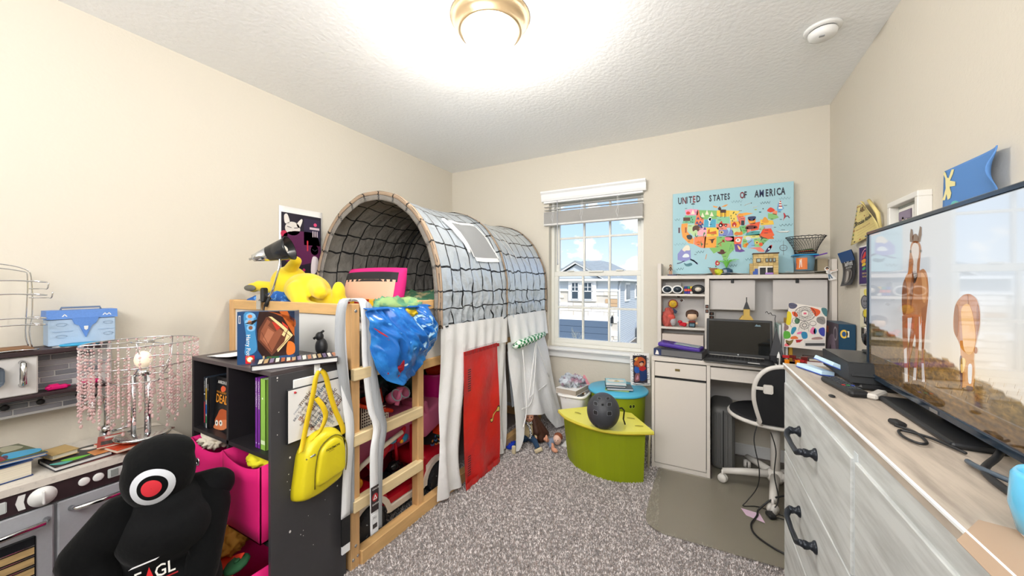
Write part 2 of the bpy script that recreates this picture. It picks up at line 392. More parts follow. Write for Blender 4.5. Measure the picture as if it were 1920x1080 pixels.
def house(ox, oy, label, full=True):
    h = thing('house', label, 'house', (-7.4+ox, 24.4+oy, GZ), 0, None)
    X = lambda x0, x1, y0, y1, z0, z1: (x0+ox, x1+ox, y0+oy, y1+oy, z0, z1)
    g = G(); g.box(*X(-11, -5.22, 24.45, 36, GZ, 1.72)); part('wall', g, m_side, h)
    g = G()
    for k in range(34): g.box(*X(-5.22, -5.19, 24.45, 36, GZ+.1+k*.145, GZ+.1+k*.145+.125))
    if full: part('side_siding', g, m_side, h)
    # gable and roofs
    g = G(); g.prism([(-9.6, 1.7), (-6.4, 1.7), (-8.0, 2.65)], 6, lambda x, y, q: (x+ox, 24.3+oy+q, y)); part('gable', g, m_side, h)
    g = G(); rp_ = [(-10.2, 1.62), (-8.0, 2.9), (-5.8, 1.62), (-5.8, 1.47), (-8.0, 2.72), (-10.2, 1.47)]
    g.prism(rp_, .12, lambda x, y, q: (x+ox, 24.05+oy+q, y)); part('gable_trim', g, m_trimw, h)
    g = G(); g.prism([(-10.2, 1.64), (-8.0, 2.92), (-5.8, 1.64), (-5.8, 1.56), (-8.0, 2.84), (-10.2, 1.56)], 7, lambda x, y, q: (x+ox, 24.0+oy+q, y)); part('gable_roof', g, m_roof, h)
    g = G(); A = [(-11.5+ox, 24+oy, 1.62), (-4.8+ox, 24+oy, 1.62), (-4.8+ox, 36.5+oy, 1.62), (-11.5+ox, 36.5+oy, 1.62), (-9+ox, 29+oy, 3.2), (-7.5+ox, 29+oy, 3.2), (-7.5+ox, 32+oy, 3.2), (-9+ox, 32+oy, 3.2)]
    g.faces(A, [(0, 1, 5, 4), (1, 2, 6, 5), (2, 3, 7, 6), (3, 0, 4, 7), (4, 5, 6, 7), (3, 2, 1, 0)]); part('roof', g, m_roof, h)
    g = G(); g.box(*X(-11.5, -4.8, 23.95, 24.02, 1.5, 1.64)); g.box(*X(-4.85, -4.78, 24.0, 36.5, 1.5, 1.64)); part('fascia', g, m_trimw, h)
    if not full: return h
    r = random.Random(5); z = GZ; n = 0
    cells = []
    while z < .78:
        hh = r.choice((.22, .3, .36)); x = -10.8
        while x < -5.2:
            ww = min(r.uniform(.45, 1.1), -5.19 - x)
            if not (z + hh > -2.9 and z < -1.15 and x + ww > -9.45 and x < -5.68) and not (z < -1.15 and x + ww > -9.45 and x < -5.68) and not (z+hh > .1 and x+ww > -8.45 and x < -6.7) and ww > .08:
                cells.append((x, z, ww, min(hh, .8-z)))
            x += ww
        z += hh
    for x, z, ww, hh in cells[:290]:
        g = G(); d = r.uniform(0, .05); g.box(*X(x+.012, x+ww-.012, 24.33-d, 24.45, z+.012, z+hh-.012)); part('stone', g, m_stone[3 if r.random() < .06 else r.randrange(3)], h)
    g = G(); g.box(*X(-11, -5.2, 24.39, 24.46, GZ, .8)); part('mortar', g, M('mortar', 'CFC8BC', .9), h)
    g = G(); g.box(*X(-11, -5.15, 24.25, 24.46, .8, .9)); g.box(*X(-11, -5.15, 24.3, 24.46, -1.2, -.88)); g.box(*X(-9.5, -9.3, 24.3, 24.46, GZ, -1.2)); g.box(*X(-5.8, -5.6, 24.3, 24.46, GZ, -1.2)); part('trim_band', g, m_trimw, h)
    gd = part('garage_door', G().box(*X(-9.3, -5.8, 24.3, 24.4, -2.95, -1.2)), m_gdoor, h)
    for k in range(4):
        g = G(); g.box(*X(-9.28, -5.82, 24.27, 24.31, -2.93+k*.435, -2.93+k*.435+.41)); part('door_panel', g, m_gdoor, gd)
    g = G(); g.box(*X(-8.55, -6.6, 24.22, 24.4, .12, 1.55)); part('window_surround', g, m_trimw, h)
    for x0, x1 in ((-8.32, -7.78), (-7.44, -6.84)):
        wi = part('window', G().box(*X(x0, x1, 24.18, 24.3, .24, 1.36)), m_dark, h)
        g = G(); xm = (x0+x1)/2
        for q in ((x0, x0+.05, .24, 1.36), (x1-.05, x1, .24, 1.36), (xm-.02, xm+.02, .8, 1.36), (x0, x1, .77, .83), (x0, x1, 1.06, 1.09), (x0, x1, .22, .27)): g.box(*X(q[0], q[1], 24.15, 24.2, q[2], q[3]))
        part('mullion', g, m_trimw, wi)
    g = G(); g.box(*X(-5.58, -5.43, 24.1, 24.28, -1.3, -.95)); g.cyl((-5.5+ox, 24.2+oy, -.95), (-5.5+ox, 24.2+oy, -.78), .1, .02, 6); part('wall_lantern', g, M('lantern_black', '202326', .5), h)
    for y0, y1, z0, z1 in ((26.9, 28.2, .2, 1.25), (31.0, 32.0, .3, 1.2)):
        wi = part('side_window', G().box(*X(-5.2, -5.1, y0-.15, y1+.15, z0-.15, z1+.15)), m_trimw, h); part('pane', G().box(*X(-5.12, -5.07, y0, y1, z0, z1)), m_dark, wi)
    g = G(); g.tube([(-5.1+ox, 24.9+oy, 1.5), (-5.1+ox, 24.8+oy, 1.3), (-5.12+ox, 24.6+oy, 1.1), (-5.12+ox, 24.6+oy, GZ)], .06, 6); part('downspout', g, m_trimw, h)
    return h
house(0, 0, 'pale stone and siding house with slate garage door seen through the window')
house(3.6, 22, 'second grey house standing further back beside the stone house', False)
ac = thing('air_conditioner', 'grey air conditioning unit beside the neighbouring house wall', 'air conditioner', (-4.75, 31.5, GZ))
part('casing', G().box(-5.1, -4.2, 31, 32, GZ+.05, GZ+.95, .03), M('ac_grey', '6F777C', .6), ac); part('fan_grille', G().cyl((-4.65, 31.5, GZ+.95), (-4.65, 31.5, GZ+1.0), .36, n=20), M('lantern_black', '202326', .5), ac)
pb = thing('planter_bed', 'narrow garden bed edged with white blocks along the neighbouring house', 'garden bed', (-4.6, 28, GZ))
part('edging', G().box(-5.1, -4.0, 26.4, 30.6, GZ, GZ+.18, .03), M('bed_edging', 'DAD7CF', .8), pb); part('soil', G().box(-4.95, -4.15, 26.55, 30.45, GZ+.15, GZ+.21), M('soil', '6E665A', 1, n=(4, .4)), pb)
tr = thing('sapling', 'small bare young tree in front of the garage door', 'tree', (-6.1, 19.5, GZ))
g = G(); r_ = random.Random(4)
def br(p, d, l, r):
    q = p + d*l; g.tube([p, (p+q)/2 + V((r_.uniform(-.03, .03), 0, .01)), q], [r, r*.8, r*.6], 5)
    if l > .22:
        for k in range(3): br(p + d*l*(.55+.2*k), (d + V((r_.uniform(-.9, .9), r_.uniform(-.5, .5), r_.uniform(0, .5)))).normalized(), l*.62, r*.6)
br(V((-6.1, 19.5, GZ)), V((0, 0, 1)), 1.0, .035); part('branches', g, M('pale_bark', 'A3A69A', .9), tr)
# ============================================================ ceiling fittings
m_nick = M('brushed_nickel', 'E2C9A4', .3, 1); m_dome = M('frosted_dome', 'FFFFFF', .4, emit=('FFF6E8', 3.2))
cl = thing('ceiling_light', 'flush ceiling light with frosted white dome and brushed metal ring', 'ceiling light', (-.86, 1.39, ZC))
C0 = (-.86, 1.39, 0)
g = G(); g.lathe([(.178, 2.44), (.178, 2.434), (.171, 2.43), (.171, 2.424), (.158, 2.405), (.142, 2.385), (.142, 2.377), (.133, 2.373), (.128, 2.38)], C0, 48); part('ring', g, m_nick, cl)
g = G(); g.lathe([(.128, 2.378), (.122, 2.36), (.105, 2.335), (.078, 2.315), (.045, 2.303), (.012, 2.30), (0, 2.30)], C0, 40); part('dome', g, m_dome, cl)
g = G(); g.lathe([(.014, 2.302), (.014, 2.298), (.010, 2.294), (.010, 2.289), (.005, 2.283), (0, 2.281)], C0, 16); part('finial', g, m_nick, cl)
m_plas = M('white_plastic', 'EDEDEB', .4)
sd = thing('smoke_detector', 'round white smoke detector on the ceiling', 'smoke detector', (.478, 2.18, ZC))
C0 = (.478, 2.18, 0)
g = G(); g.lathe([(.072, 2.44), (.072, 2.434), (.068, 2.428), (.054, 2.428)], C0, 36); part('base_plate', g, m_plas, sd)
g = G(); g.lathe([(.052, 2.43), (.052, 2.424)], C0, 36); part('vent_slot', g, M('black_plastic', '1B1C1E', .45), sd)
g = G(); g.lathe([(.054, 2.424), (.056, 2.418), (.052, 2.402), (.038, 2.394), (0, 2.392)], C0, 36); part('cover', g, m_plas, sd)
g = G(); g.box(.46, .48, 2.15, 2.162, 2.391, 2.395); part('test_button', g, M('grey_plastic', '9B9EA1', .5), sd)
# ============================================================ left side: play kitchen and what stands on it
m_blk = M('black_plastic', '1B1C1E', .45); m_chr = M('chrome', 'D8DADC', .12, 1); m_steel = M('satin_steel', 'A9ABAD', .3, 1)
m_kgrey = M('kitchen_silver_panel', 'A7A9AE', .45, n=(90, .05)); m_kcount = M('worktop_speckle', 'D6CFC5', .4, n=(60, .2, .55, .7)); m_kbrown = M('espresso_panel', '35272A', .4)
m_pale = M('pale_enamel', 'E4E4E2', .3); m_lgt = M('light_grey_paint', 'C9C6C3', .5)
kt = thing('play_kitchen', 'silver and brown toy kitchen with sink and microwave against the left wall', 'toy kitchen', (-2.23, .3, 0))
g = G(); g.box(-2.40, -2.07, -.32, .70, .02, .48, .003); part('body', g, m_kgrey, kt)
g = G(); g.prism([(-2.405, -.33), (-2.045, -.33), (-2.045, .66), (-2.10, .74), (-2.405, .74)], .025, lambda x, y, h: (x, y, .535 + h)); part('countertop', g, m_kcount, kt)
g = G(); g.box(-2.075, -2.05, -.32, .70, .465, .535, .002); cp = part('control_panel', g, m_kbrown, kt)
g = G(); X = rot(0, 90, 0); g.lathe([(.033, 0), (.033, .004), (.026, .006), (.025, .012)], (-2.05, .336, .499), 28, X); g.box(-2.05, -2.026, .333, .339, .476, .522, .002); part('dial', g, m_pale, cp)
g = G(); g.prism([(.285, .475), (.30, .475), (.296, .50), (.30, .525), (.285, .525), (.279, .5)], .003, lambda x, y, h: (-2.05 + h, x, y)); part('dial_scale', g, m_pale, cp)
for y in (.432, .468):
    g = G(); g.lathe([(.015, 0), (.015, .004), (.012, .006), (0, .006)], (-2.05, y, .505), 20, X); part('button', g, m_pale, cp)
g = G(); g.box(-2.05, -2.046, .492, .585, .487, .522, .003); dp = part('display', g, M('display_grey', 'C3C8C6', .4), cp)
g = G(); g.box(-2.046, -2.044, .50, .52, .492, .517); g.box(-2.046, -2.044, .545, .575, .494, .516, .002); part('keypad', g, M('display_dark', '8C9390', .5), dp)
g = G(); g.box(-2.05, -2.046, .18, .262, .482, .52, .003); part('display', g, M('display_grey', 'C3C8C6', .4), cp)
od = part('oven_door', G().box(-2.07, -2.052, .02, .362, .04, .458, .004), m_kgrey, kt)
part('oven_window', G().box(-2.053, -2.049, .06, .322, .12, .372, .004), M('smoked_pane', '26272A', .15), od)
for z in (.17, .205, .24, .275, .31):
    g = G(); g.box(-2.05, -2.047, .065, .318, z, z+.023); part('oven_slat', g, M('oven_slat_wood', 'CDAE78', .6, stretch=(1, 4, 30), n=(3, .3)), od)  # tan wood grain stretched along the oven slats
for z in (.16, .2, .235, .27, .305, .34):
    g = G(); g.cyl((-2.045, .065, z), (-2.045, .318, z), .0022, n=6); part('rack_bar', g, m_chr, od)
g = G(); g.tube([(-2.05, .345, .413), (-2.022, .335, .412), (-2.018, .2, .408), (-2.022, .05, .405), (-2.05, .04, .404)], .0095, 10); part('handle', g, m_chr, od)
cd_ = part('cabinet_door', G().box(-2.07, -2.052, .37, .695, .04, .458, .004), m_kgrey, kt)
g = G(); g.tube([(-2.05, .40, .424), (-2.025, .41, .424), (-2.02, .47, .424), (-2.025, .53, .424), (-2.05, .54, .424)], .009, 10); part('handle', g, m_chr, cd_)
# splashback with tiles, shelves, microwave
g = G(); g.box(-2.40, -2.335, -.32, .575, .73, .985, .003); sb = part('splashback', g, M('grout', 'C6C4C2', .8), kt)
tile_m = [M('glass_tile_'+c, h, .25) for c, h in (('dark', '77797F'), ('mid', '8F8F95'), ('light', 'A3A2A8'))]
tm = [mesh('tile', G().box(0, .003, 0, .117, 0, .0185, .001), m) for m in tile_m]
for rw in range(11):
    z = .742 + rw*.0218
    for c in range(-1, 7):
        y = -.17 + c*.121 + (rw*.037 % .121)
        if y + .117 > .572 or y < .06: continue
        o = bpy.data.objects.new('tile', tm[rnd.randrange(3)]); COL.objects.link(o); o.parent = sb; o.matrix_local = root_m(kt).inverted() @ Matrix.Translation((-2.335, y, z))
part('top_shelf', G().box(-2.40, -2.245, -.32, .52, .972, .99, .003), m_kbrown, kt)
part('lower_shelf', G().box(-2.40, -2.255, -.32, .555, .808, .822, .003), m_kbrown, kt)
mwv = part('microwave', G().box(-2.40, -2.258, .02, .36, .824, .970, .004), m_lgt, kt)
g = G(); g.box(-2.26, -2.254, .10, .283, .868, .945, .02, seg=3); part('window', g, M('microwave_window', '59616B', .1), mwv)
g = G(); g.tube([(-2.255, .322, .95), (-2.235, .322, .945), (-2.23, .322, .91), (-2.235, .322, .872), (-2.255, .322, .866)], .009, 10); part('handle', g, m_chr, mwv)
for y in (.262, .215):
    g = G(); g.lathe([(.011, 0), (.011, .002), (0, .0025)], (-2.257, y, .846), 16, rot(0, 90, 0) @ Matrix.Diagonal((.55, 1, 1, 1))); part('button', g, m_pale, mwv)
for y in (.292, .375, .475):
    g = G(); g.lathe([(.006, 0), (.006, .012), (.011, .016), (.011, .022), (.005, .025), (0, .025)], (-2.335, y, .778), 16, rot(0, 90, 0)); part('hook_knob', g, m_blk, kt)
g = G(); g.lathe([(.022, 0), (.02, .05), (.015, .06), (.012, .062)], (-2.33, .555, .56), 20); g.tube(cat_rom([(-2.33, .555, .61), (-2.33, .555, .70), (-2.325, .545, .745), (-2.30, .52, .765), (-2.275, .505, .74), (-2.268, .50, .69)], 5, False), .0095, 12)
g.cyl((-2.33, .57, .59), (-2.30, .62, .60), .006); g.ell((-2.31, .62, .615), (.014, .01, .022), (0, 30, 0), 2); part('faucet', g, m_chr, kt)
g = G(); g.lathe([(.10, .56), (.098, .5625), (.088, .5615), (.084, .5612)], (-2.22, .50, 0), 32, Matrix.Diagonal((.8, 1, 1, 1))); part('sink_rim', g, m_steel, kt)
# ---- wire rack
wr = thing('wire_rack', 'tall curved chrome wire rack standing on the toy kitchen shelf', 'rack', (-2.3, .25, .99))
def wire(pts, r=.0022): g.tube(cat_rom(pts, 4, False), r, 6)
g = G(); g.box(-2.38, -2.26, .10, .352, .991, 1.0, .002); part('base', g, M('rack_wood', '8A5A2B', .5, stretch=(20, 2, 20), n=(2, .4)), wr)
g = G(); wire([(-2.30, .352, 1.0), (-2.30, .345, 1.06), (-2.30, .352, 1.13), (-2.30, .35, 1.26), (-2.30, .335, 1.30), (-2.30, .26, 1.32), (-2.30, .12, 1.325), (-2.30, .0, 1.31)])
wire([(-2.36, .352, 1.0), (-2.36, .345, 1.06), (-2.36, .35, 1.26), (-2.36, .33, 1.295), (-2.36, .2, 1.31), (-2.36, .05, 1.31)]); part('frame', g, m_chr, wr)
for z in (1.25, 1.20, 1.11, 1.085):
    g = G(); wire([(-2.36, .1, z), (-2.25, .12, z-.004), (-2.23, .2, z), (-2.24, .30, z+.006), (-2.25, .375, z), (-2.28, .372, z+.003), (-2.30, .35, z+.006), (-2.36, .35, z)], .0024); part('wire_shelf', g, m_chr, wr)
for z, y in ((1.225, .37), (1.19, .38)):
    g = G(); wire([(-2.30, .345, z), (-2.27, y, z), (-2.25, y+.01, z), (-2.248, y+.013, z+.022)]); part('hook', g, m_chr, wr)
g = G(); wire([(-2.26, .13, .996), (-2.24, .2, .994), (-2.235, .3, .998), (-2.25, .36, .994)], .0025); part('loose_wire', g, m_chr, wr)
# ---- blue carry case
m_bl = M('case_blue', '5E8AD0', .5, n=(160, .1)); m_pb = M('case_pale_blue', 'A9C0D8', .5, b=(50, .3, .004))
cc = thing('carry_case', 'pale blue toy carry case with darker blue lid and arrow-shaped latch', 'case', (-2.33, .49, .992))
part('body', G().box(-2.385, -2.305, .392, .578, .992, 1.10, .003), m_pb, cc)
g = G(); g.prism([(-2.39, 1.10), (-2.30, 1.10), (-2.305, 1.135), (-2.385, 1.135)], .196, lambda x, y, h: (x, .387+h, y)); part('lid', g, m_bl, cc)
g = G(); g.prism([(.45, 1.105), (.528, 1.105), (.518, 1.078), (.507, 1.07), (.49, 1.02), (.472, 1.07), (.459, 1.078)], .006, lambda x, y, h: (-2.305+h, x, y)); la = part('latch', g, m_bl, cc)
g = G(); g.prism([(.484, 1.068), (.496, 1.068), (.495, 1.055), (.49, 1.05), (.485, 1.055)], .003, lambda x, y, h: (-2.299+h, x, y)); part('crest', g, m_pale, la)
g = G(); g.tube([(-2.345, .43, 1.133), (-2.345, .432, 1.145), (-2.345, .54, 1.145), (-2.345, .542, 1.133)], .004, 8); part('handle', g, M('case_grey', '6D7F9A', .5), cc)
prn('print', cc, pl((-2.302, 0, 0), (0, 1, 0), (0, 0, 1)), (1, 0, .15), [('l', 'F2F4F6', .003, [(.424+d, 1.105), (.433+d, 1.119), (.442+d, 1.105), (.424+d, 1.105)]) for d in (0, .112, .124)] + [('l', '8FA9C6', .0016, [(.40, 1.05), (.455, 1.05)]), ('l', '8FA9C6', .0016, [(.525, 1.05), (.575, 1.05)])] + [('o', '8FA9C6', .0014, .425+d, 1.03, .014, .006) for d in (0, .13)] + [('o', '8FA9C6', .0014, .425+d, 1.078, .014, .006) for d in (0, .13)], sy=1)
g = G(); g.lathe([(.045, .001), (.055, .001), (.058, .005), (.055, .009), (.045, .007), (.0, .006)], (-2.272, .47, .992), 36, Matrix.Diagonal((.55, 1, 1, 1)))
dk = single('disc_holder', g, M('cyan_plastic', '2F9BC8', .35), 'round cyan-rimmed disc lying in front of the pale blue case', 'disc', (-2.272, .47, .992))
g = G(); g.prism([(-2.30, .40), (-2.25, .43), (-2.25, .51), (-2.30, .50)], .0012, lambda x, y, h: (x, y, .9905+h)); single('paper_sheet', g, M('paper', 'ECEAE6', .8), 'white paper corner under the cyan-rimmed disc', 'paper', (-2.27, .45, .9905))
# ---- small toys on the lower kitchen shelf
def jag(col, name, label, c, s):
    g = G(); r = random.Random(hash(name) % 99 if 0 else len(label))
    g.cbox(c, s, .004); g.cbox((c[0], c[1]-s[1]*.15, c[2]+s[2]*.5), (s[0]*.7, s[1]*.5, s[2]*.7), .003); g.tube([(c[0]+.01, c[1]-s[1]*.55, c[2]), (c[0]+.012, c[1]-s[1]*.3, c[2]+.006)], .005); g.tube([(c[0], c[1]+s[1]*.3, c[2]+.004), (c[0], c[1]+s[1]*.62, c[2]-.001)], .004)
    single(name, g, M(name, col, .35), label, 'toy', (c[0], c[1], .823))
jag('D0106A', 'toy_clip', 'pink plastic toy clip on the brown kitchen shelf beside the microwave', (-2.285, .41, .832), (.03, .055, .016))
jag('1E3FA8', 'toy_clip', 'blue plastic toy clip on the brown kitchen shelf behind the beaded lamp', (-2.285, .50, .834), (.03, .05, .016))
# ---- beaded table lamp
m_bead = M('pink_crystal_bead', 'F3D0CE', .1, trans=.35, ior=1.3, alpha=.7); m_bead2 = M('clear_bead', 'F6EEEA', .1, trans=.2, ior=1.3, alpha=.75)
lc = V((-2.10, .607, 0)); la = thing('beaded_lamp', 'chrome table lamp with pink crystal bead strands hanging from a wire shade', 'lamp', (lc.x, lc.y, .605))
g = G(); g.lathe([(.088, .605), (.088, .612), (.08, .616), (.02, .62)], lc, 40); part('base', g, m_chr, la)
for a in (0, 120, 240):
    g = G(); x, y = lc.x+.028*math.cos(R(a+20)), lc.y+.028*math.sin(R(a+20)); g.cyl((x, y, .615), (x, y, .86), .008, n=12); part('pole', g, m_chr, la)
g = G(); g.cyl((lc.x, lc.y, .86), (lc.x, lc.y, .885), .03, .016); part('socket', g, m_chr, la)
g = G(); g.ell(lc + V((0, 0, .925)), (.028, .028, .036)); part('bulb', g, M('lamp_bulb', 'FFF3DC', .3, emit=('FFE9C4', .25)), la)
sf = G(); circ = lambda r, z, n=40: [(lc.x+r*math.cos(6.2832*i/n), lc.y+r*math.sin(6.2832*i/n), z) for i in range(n)]
sf.tube(circ(.176, 1.0), .0028, 6, True); sf.tube(circ(.168, .914), .0028, 6, True); sf.tube(circ(.035, 1.0), .003, 6, True); sf.tube(circ(.10, .845), .0028, 6, True)
for a in (10, 130, 250):
    c, s = math.cos(R(a)), math.sin(R(a)); sf.tube([(lc.x+.035*c, lc.y+.035*s, 1.0), (lc.x+.176*c, lc.y+.176*s, 1.0), (lc.x+.168*c, lc.y+.168*s, .914), (lc.x+.1*c, lc.y+.1*s, .845)], .0022, 6)
for a in (70, 190, 310): c, s = math.cos(R(a)), math.sin(R(a)); sf.cyl((lc.x+.0*c, lc.y, .885), (lc.x+.035*c, lc.y+.035*s, 1.0), .0018, n=6)
part('shade_frame', sf, m_chr, la)
def strand(n, seed, step=.0125):
    g = G(); r = random.Random(seed); g.tube([(0, 0, 0), (0, 0, -n*step)], .0006, 4); z = -.006
    for k in range(n):
        g.mi = 0 if (k % 3 == 0 or r.random() < .3) else 1
        q = .0052 if g.mi == 0 else .0032
        g.ell((0, 0, z), (q, q, q*1.1), sub=1, smooth=False); z -= step
    g.mi = 0; g.ell((0, 0, z-.004), (.006, .006, .009), sub=1, smooth=False); return mesh('bead_strand', g, [m_bead, m_bead2])
SM = [strand(n, n) for n in (17, 20, 23)]; SI = [strand(n, n) for n in (12, 15)]
for i in range(38):
    a = 6.2832*i/38; o = bpy.data.objects.new('bead_strand', SM[(i*7) % 3]); COL.objects.link(o); o.parent = la; o.location = (.176*math.cos(a), .176*math.sin(a), 1.0-.605)
for i in range(30):
    a = 6.2832*(i+.5)/30; o = bpy.data.objects.new('bead_strand', SI[i % 2]); COL.objects.link(o); o.parent = la; o.location = (.15*math.cos(a), .15*math.sin(a), .914-.605)
for i in range(18):
    a = 6.2832*(i+.5)/18; o = bpy.data.objects.new('bead_strand', SI[i % 2]); COL.objects.link(o); o.parent = la; o.location = (.10*math.cos(a), .10*math.sin(a), .845-.605)
# ---- books
m_page = M('page_block', 'E5DCC8', .9, stretch=(1, 1, 260), n=(2, .25)); m_pgw = M('white_page_block', 'EFEFED', .8, stretch=(1, 1, 260), n=(2, .2))
def book(label, c, size, cover, rz=0, title=None, group=None, pages=None, name='book', tilt=None, up='z', cat='book', hard=True):
    """size = (width, depth, thickness); lying flat, spine on -x; printed shapes on the top in metres from its lower left corner"""
    t = thing(name, label, cat, c, rz, group, rxyz=tilt); w_, d, h = size; e = .0022 if hard else .001
    g = G(); g.box(-w_/2, w_/2, -d/2, d/2, 0, e); g.box(-w_/2, w_/2, -d/2, d/2, h-e, h); g.box(-w_/2, -w_/2+e, -d/2, d/2, 0, h); part('cover', g, cover, t, False)
    g = G(); i = .003 if hard else .0; g.box(-w_/2+e, w_/2-i-.0005, -d/2+i+.0003, d/2-i-.0003, e, h-e); part('pages', g, pages or m_page, t, False)
    if title: prn('cover_print', t, pl((-w_/2, -d/2, h), (1, 0, 0), (0, 1, 0)), (0, 0, 1), title, sy=1, w=False, base=.0003, mat=GLOSS)
    return t
m_navy = M('navy_cover', '1D3F7C', .4)
b1 = book('thick blue dictionary and thesaurus at the near end of the toy kitchen worktop', (-2.205, .235, .562), (.16, .20, .055), m_navy, 97,
     [('r', '16294F', .01, .0, .16, .2), '+', ('t', 'ionary', .02, .12, .032), ('t', 'aurus', .02, .08, .032)])
prn('spine_print', b1, pl((-.0802, .1, 0), (0, -1, 0), (0, 0, 1)), (-1, 0, 0), [('t', 'Dictionary', .02, .03, .02), ('t', 'Thesaurus', .02, .01, .02), ('l', '7FA0D0', .001, [(.02, .027), (.18, .027)])], sy=1, w=False)
b2 = book('open-looking green and blue picture atlas lying on the thick dictionary', (-2.225, .26, .62), (.17, .21, .012), M('atlas_cover', '2F5D9A', .35), 100,
     [('r', '4C5B36', 0, 0, .17, .21), '+', ('s', '6E7F45', [(.0, .05), (.06, .1), (.1, .2), (.02, .2)]), ('s', '3AA7D8', [(.09, .02), (.16, .03), (.17, .08), (.1, .1)]), ('s', '8C2F3F', [(.02, .0), (.08, .02), (.1, .08), (.05, .06)]), ('s', 'A9A890', [(.11, .12), (.16, .14), (.15, .2), (.12, .19)])], tilt=(0, 4, 100))
book('old paperback with tan pages on the kitchen worktop beside the atlas', (-2.205, .40, .584), (.10, .07, .018), M('tan_cover', 'BDA06B', .6), 10)
book('black comic book with white pages under the tan paperback', (-2.155, .435, .5635), (.15, .15, .016), M('dark_cover', '23232A', .4), 5,
     [('r', '25242C', 0, 0, .15, .15), '+', ('s', '6ABF3B', [(.09, .03), (.13, .05), (.12, .1), (.10, .07)]), ('s', '4FA8A0', [(.10, .0), (.14, .02), (.13, .05), (.11, .03)]), ('r', 'D08A50', .08, .10, .15, .15), ('s', 'E8E2DA', [(.02, .1), (.05, .11), (.06, .14), (.03, .14)])], pages=m_pgw)
book('maroon thin book at the very bottom under the black comic book', (-2.15, .50, .5605), (.14, .15, .0028), M('maroon_cover', '6A1F24', .5), 2, hard=False)
OR = [('r', 'C9401C', 0, 0, .15, .16), '+', ('s', 'F06A30', [(.02, .02), (.12, .04), (.13, .12), (.05, .14)]), '+', ('s', 'F4ECE2', [(.03, .05), (.06, .05), (.06, .08), (.03, .08)]), ('t', 'MAGIC', .05, .1, .03), ('s', 'D43C7A', [(.02, .03), (.04, .03), (.04, .045), (.02, .045)]), ('l', '3A1210', .004, [(.1, .02), (.13, .14)])]
book('orange and red magazine under the chrome lamp base', (-2.125, .585, .5805), (.17, .17, .010), M('orange_cover', 'C4502E', .3), 8, OR, hard=False)
book('red magazine with curled cover beside the faucet', (-2.175, .545, .5915), (.15, .10, .006), M('red_cover', 'A92B22', .3), -14, [('r', 'A92B22', 0, 0, .15, .1), '+', ('r', 'D8D2C8', .02, .02, .05, .08), ('r', '2B1416', .08, .01, .13, .09)], hard=False)
book('dark red booklet poking out behind the lamp base', (-2.135, .63, .5985), (.13, .12, .004), M('darkred_cover', '7E2620', .4), 24, [('r', '7E2620', 0, 0, .13, .12), '+', ('r', 'E6DFD8', .08, .07, .12, .11)], hard=False)
g = G(); g.ell((-2.30, .69, .566), (.011, .013, .006), sub=2); single('plastic_token', g, M('amber_token', 'C98A1E', .3), 'small amber token on the far corner of the worktop', 'token', (-2.30, .69, .561))
g = G(); g.box(-2.27, -2.235, .685, .715, .561, .565, .001); single('paper_tag', g, M('tag_white', 'E2E4E8', .5), 'small white tag beside the amber token on the worktop', 'tag', (-2.25, .70, .561))

# ============================================================ black hooded grappling dummy
m_blkf = M('black_fleece', '060708', .95, spec=.2, b=(60, .3, .006), sheen=.05); m_blkf2 = M('black_jersey', '08090B', .9, spec=.25, b=(22, .35, .012), sheen=.05)
dm = thing('grappling_dummy', 'black stuffed hooded dummy with red and white target face slumped by the shelf', 'dummy', (-1.53, .48, 0), 66)
u = lambda px, py, y=0: V(((px-288)*.0017, y, HC-(py-534)*.0017))
blob('hood', [('e', (0, .01, .64), (.090, .092, .106)), ('e', (.0, .03, .69), (.086, .084, .06)), ('e', (-.045, .01, .685), (.035, .05, .035)), ('e', (0, .025, .60), (.082, .075, .065)), ('e', (0.01, .035, .555), (.10, .08, .035))], .006, m_blkf, dm, sm=8)
blob('torso', [('e', (.02, .03, .42), (.125, .10, .20)), ('e', (.02, .0, .25), (.14, .13, .14)), ('c', (-.09, .03, .53), (.14, .04, .545), .062, .056), ('e', (.02, -.02, .47), (.12, .09, .1)), ('e', (.02, .0, .54), (.085, .085, .07)), ('e', (.0, -.05, .14), (.15, .13, .12)), ('e', (.0, .0, .10), (.17, .15, .1))], .010, m_blkf2, dm, sm=8)
blob('arm', [('c', (-.085, .01, .535), (-.15, -.01, .45), .062, .064), ('c', (-.145, -.01, .44), (-.12, -.07, .30), .062, .055), ('c', (-.12, -.07, .3), (-.07, -.12, .18), .052, .045), ('e', (-.10, -.01, .50), (.07, .06, .055)), ('e', (-.16, -.02, .455), (.02, .02, .03)), ('e', (-.165, -.05, .38), (.022, .02, .03)), ('e', (-.06, -.09, .33), (.02, .012, .08), (0, 20, 0))], .007, m_blkf, dm, sm=6)
blob('arm', [('c', (.09, .03, .545), (.13, .01, .50), .055, .052), ('c', (.13, .01, .495), (.105, -.06, .33), .052, .047), ('c', (.105, -.06, .33), (.06, -.12, .20), .048, .044), ('e', (.11, .03, .52), (.05, .055, .045)), ('e', (.155, .0, .51), (.015, .02, .03)), ('e', (.08, -.07, .42), (.012, .01, .08), (0, -14, 0))], .007, m_blkf, dm, sm=6)
for s in (-1, 1):
    blob('leg', [('c', (.07*s, -.03, .12), (.12*s, -.26, .13), .08, .066), ('c', (.12*s, -.26, .13), (.13*s, -.42, .075), .062, .052), ('e', (.13*s, -.46, .07), (.05, .07, .06))], .012, m_blkf2, dm, sm=5)
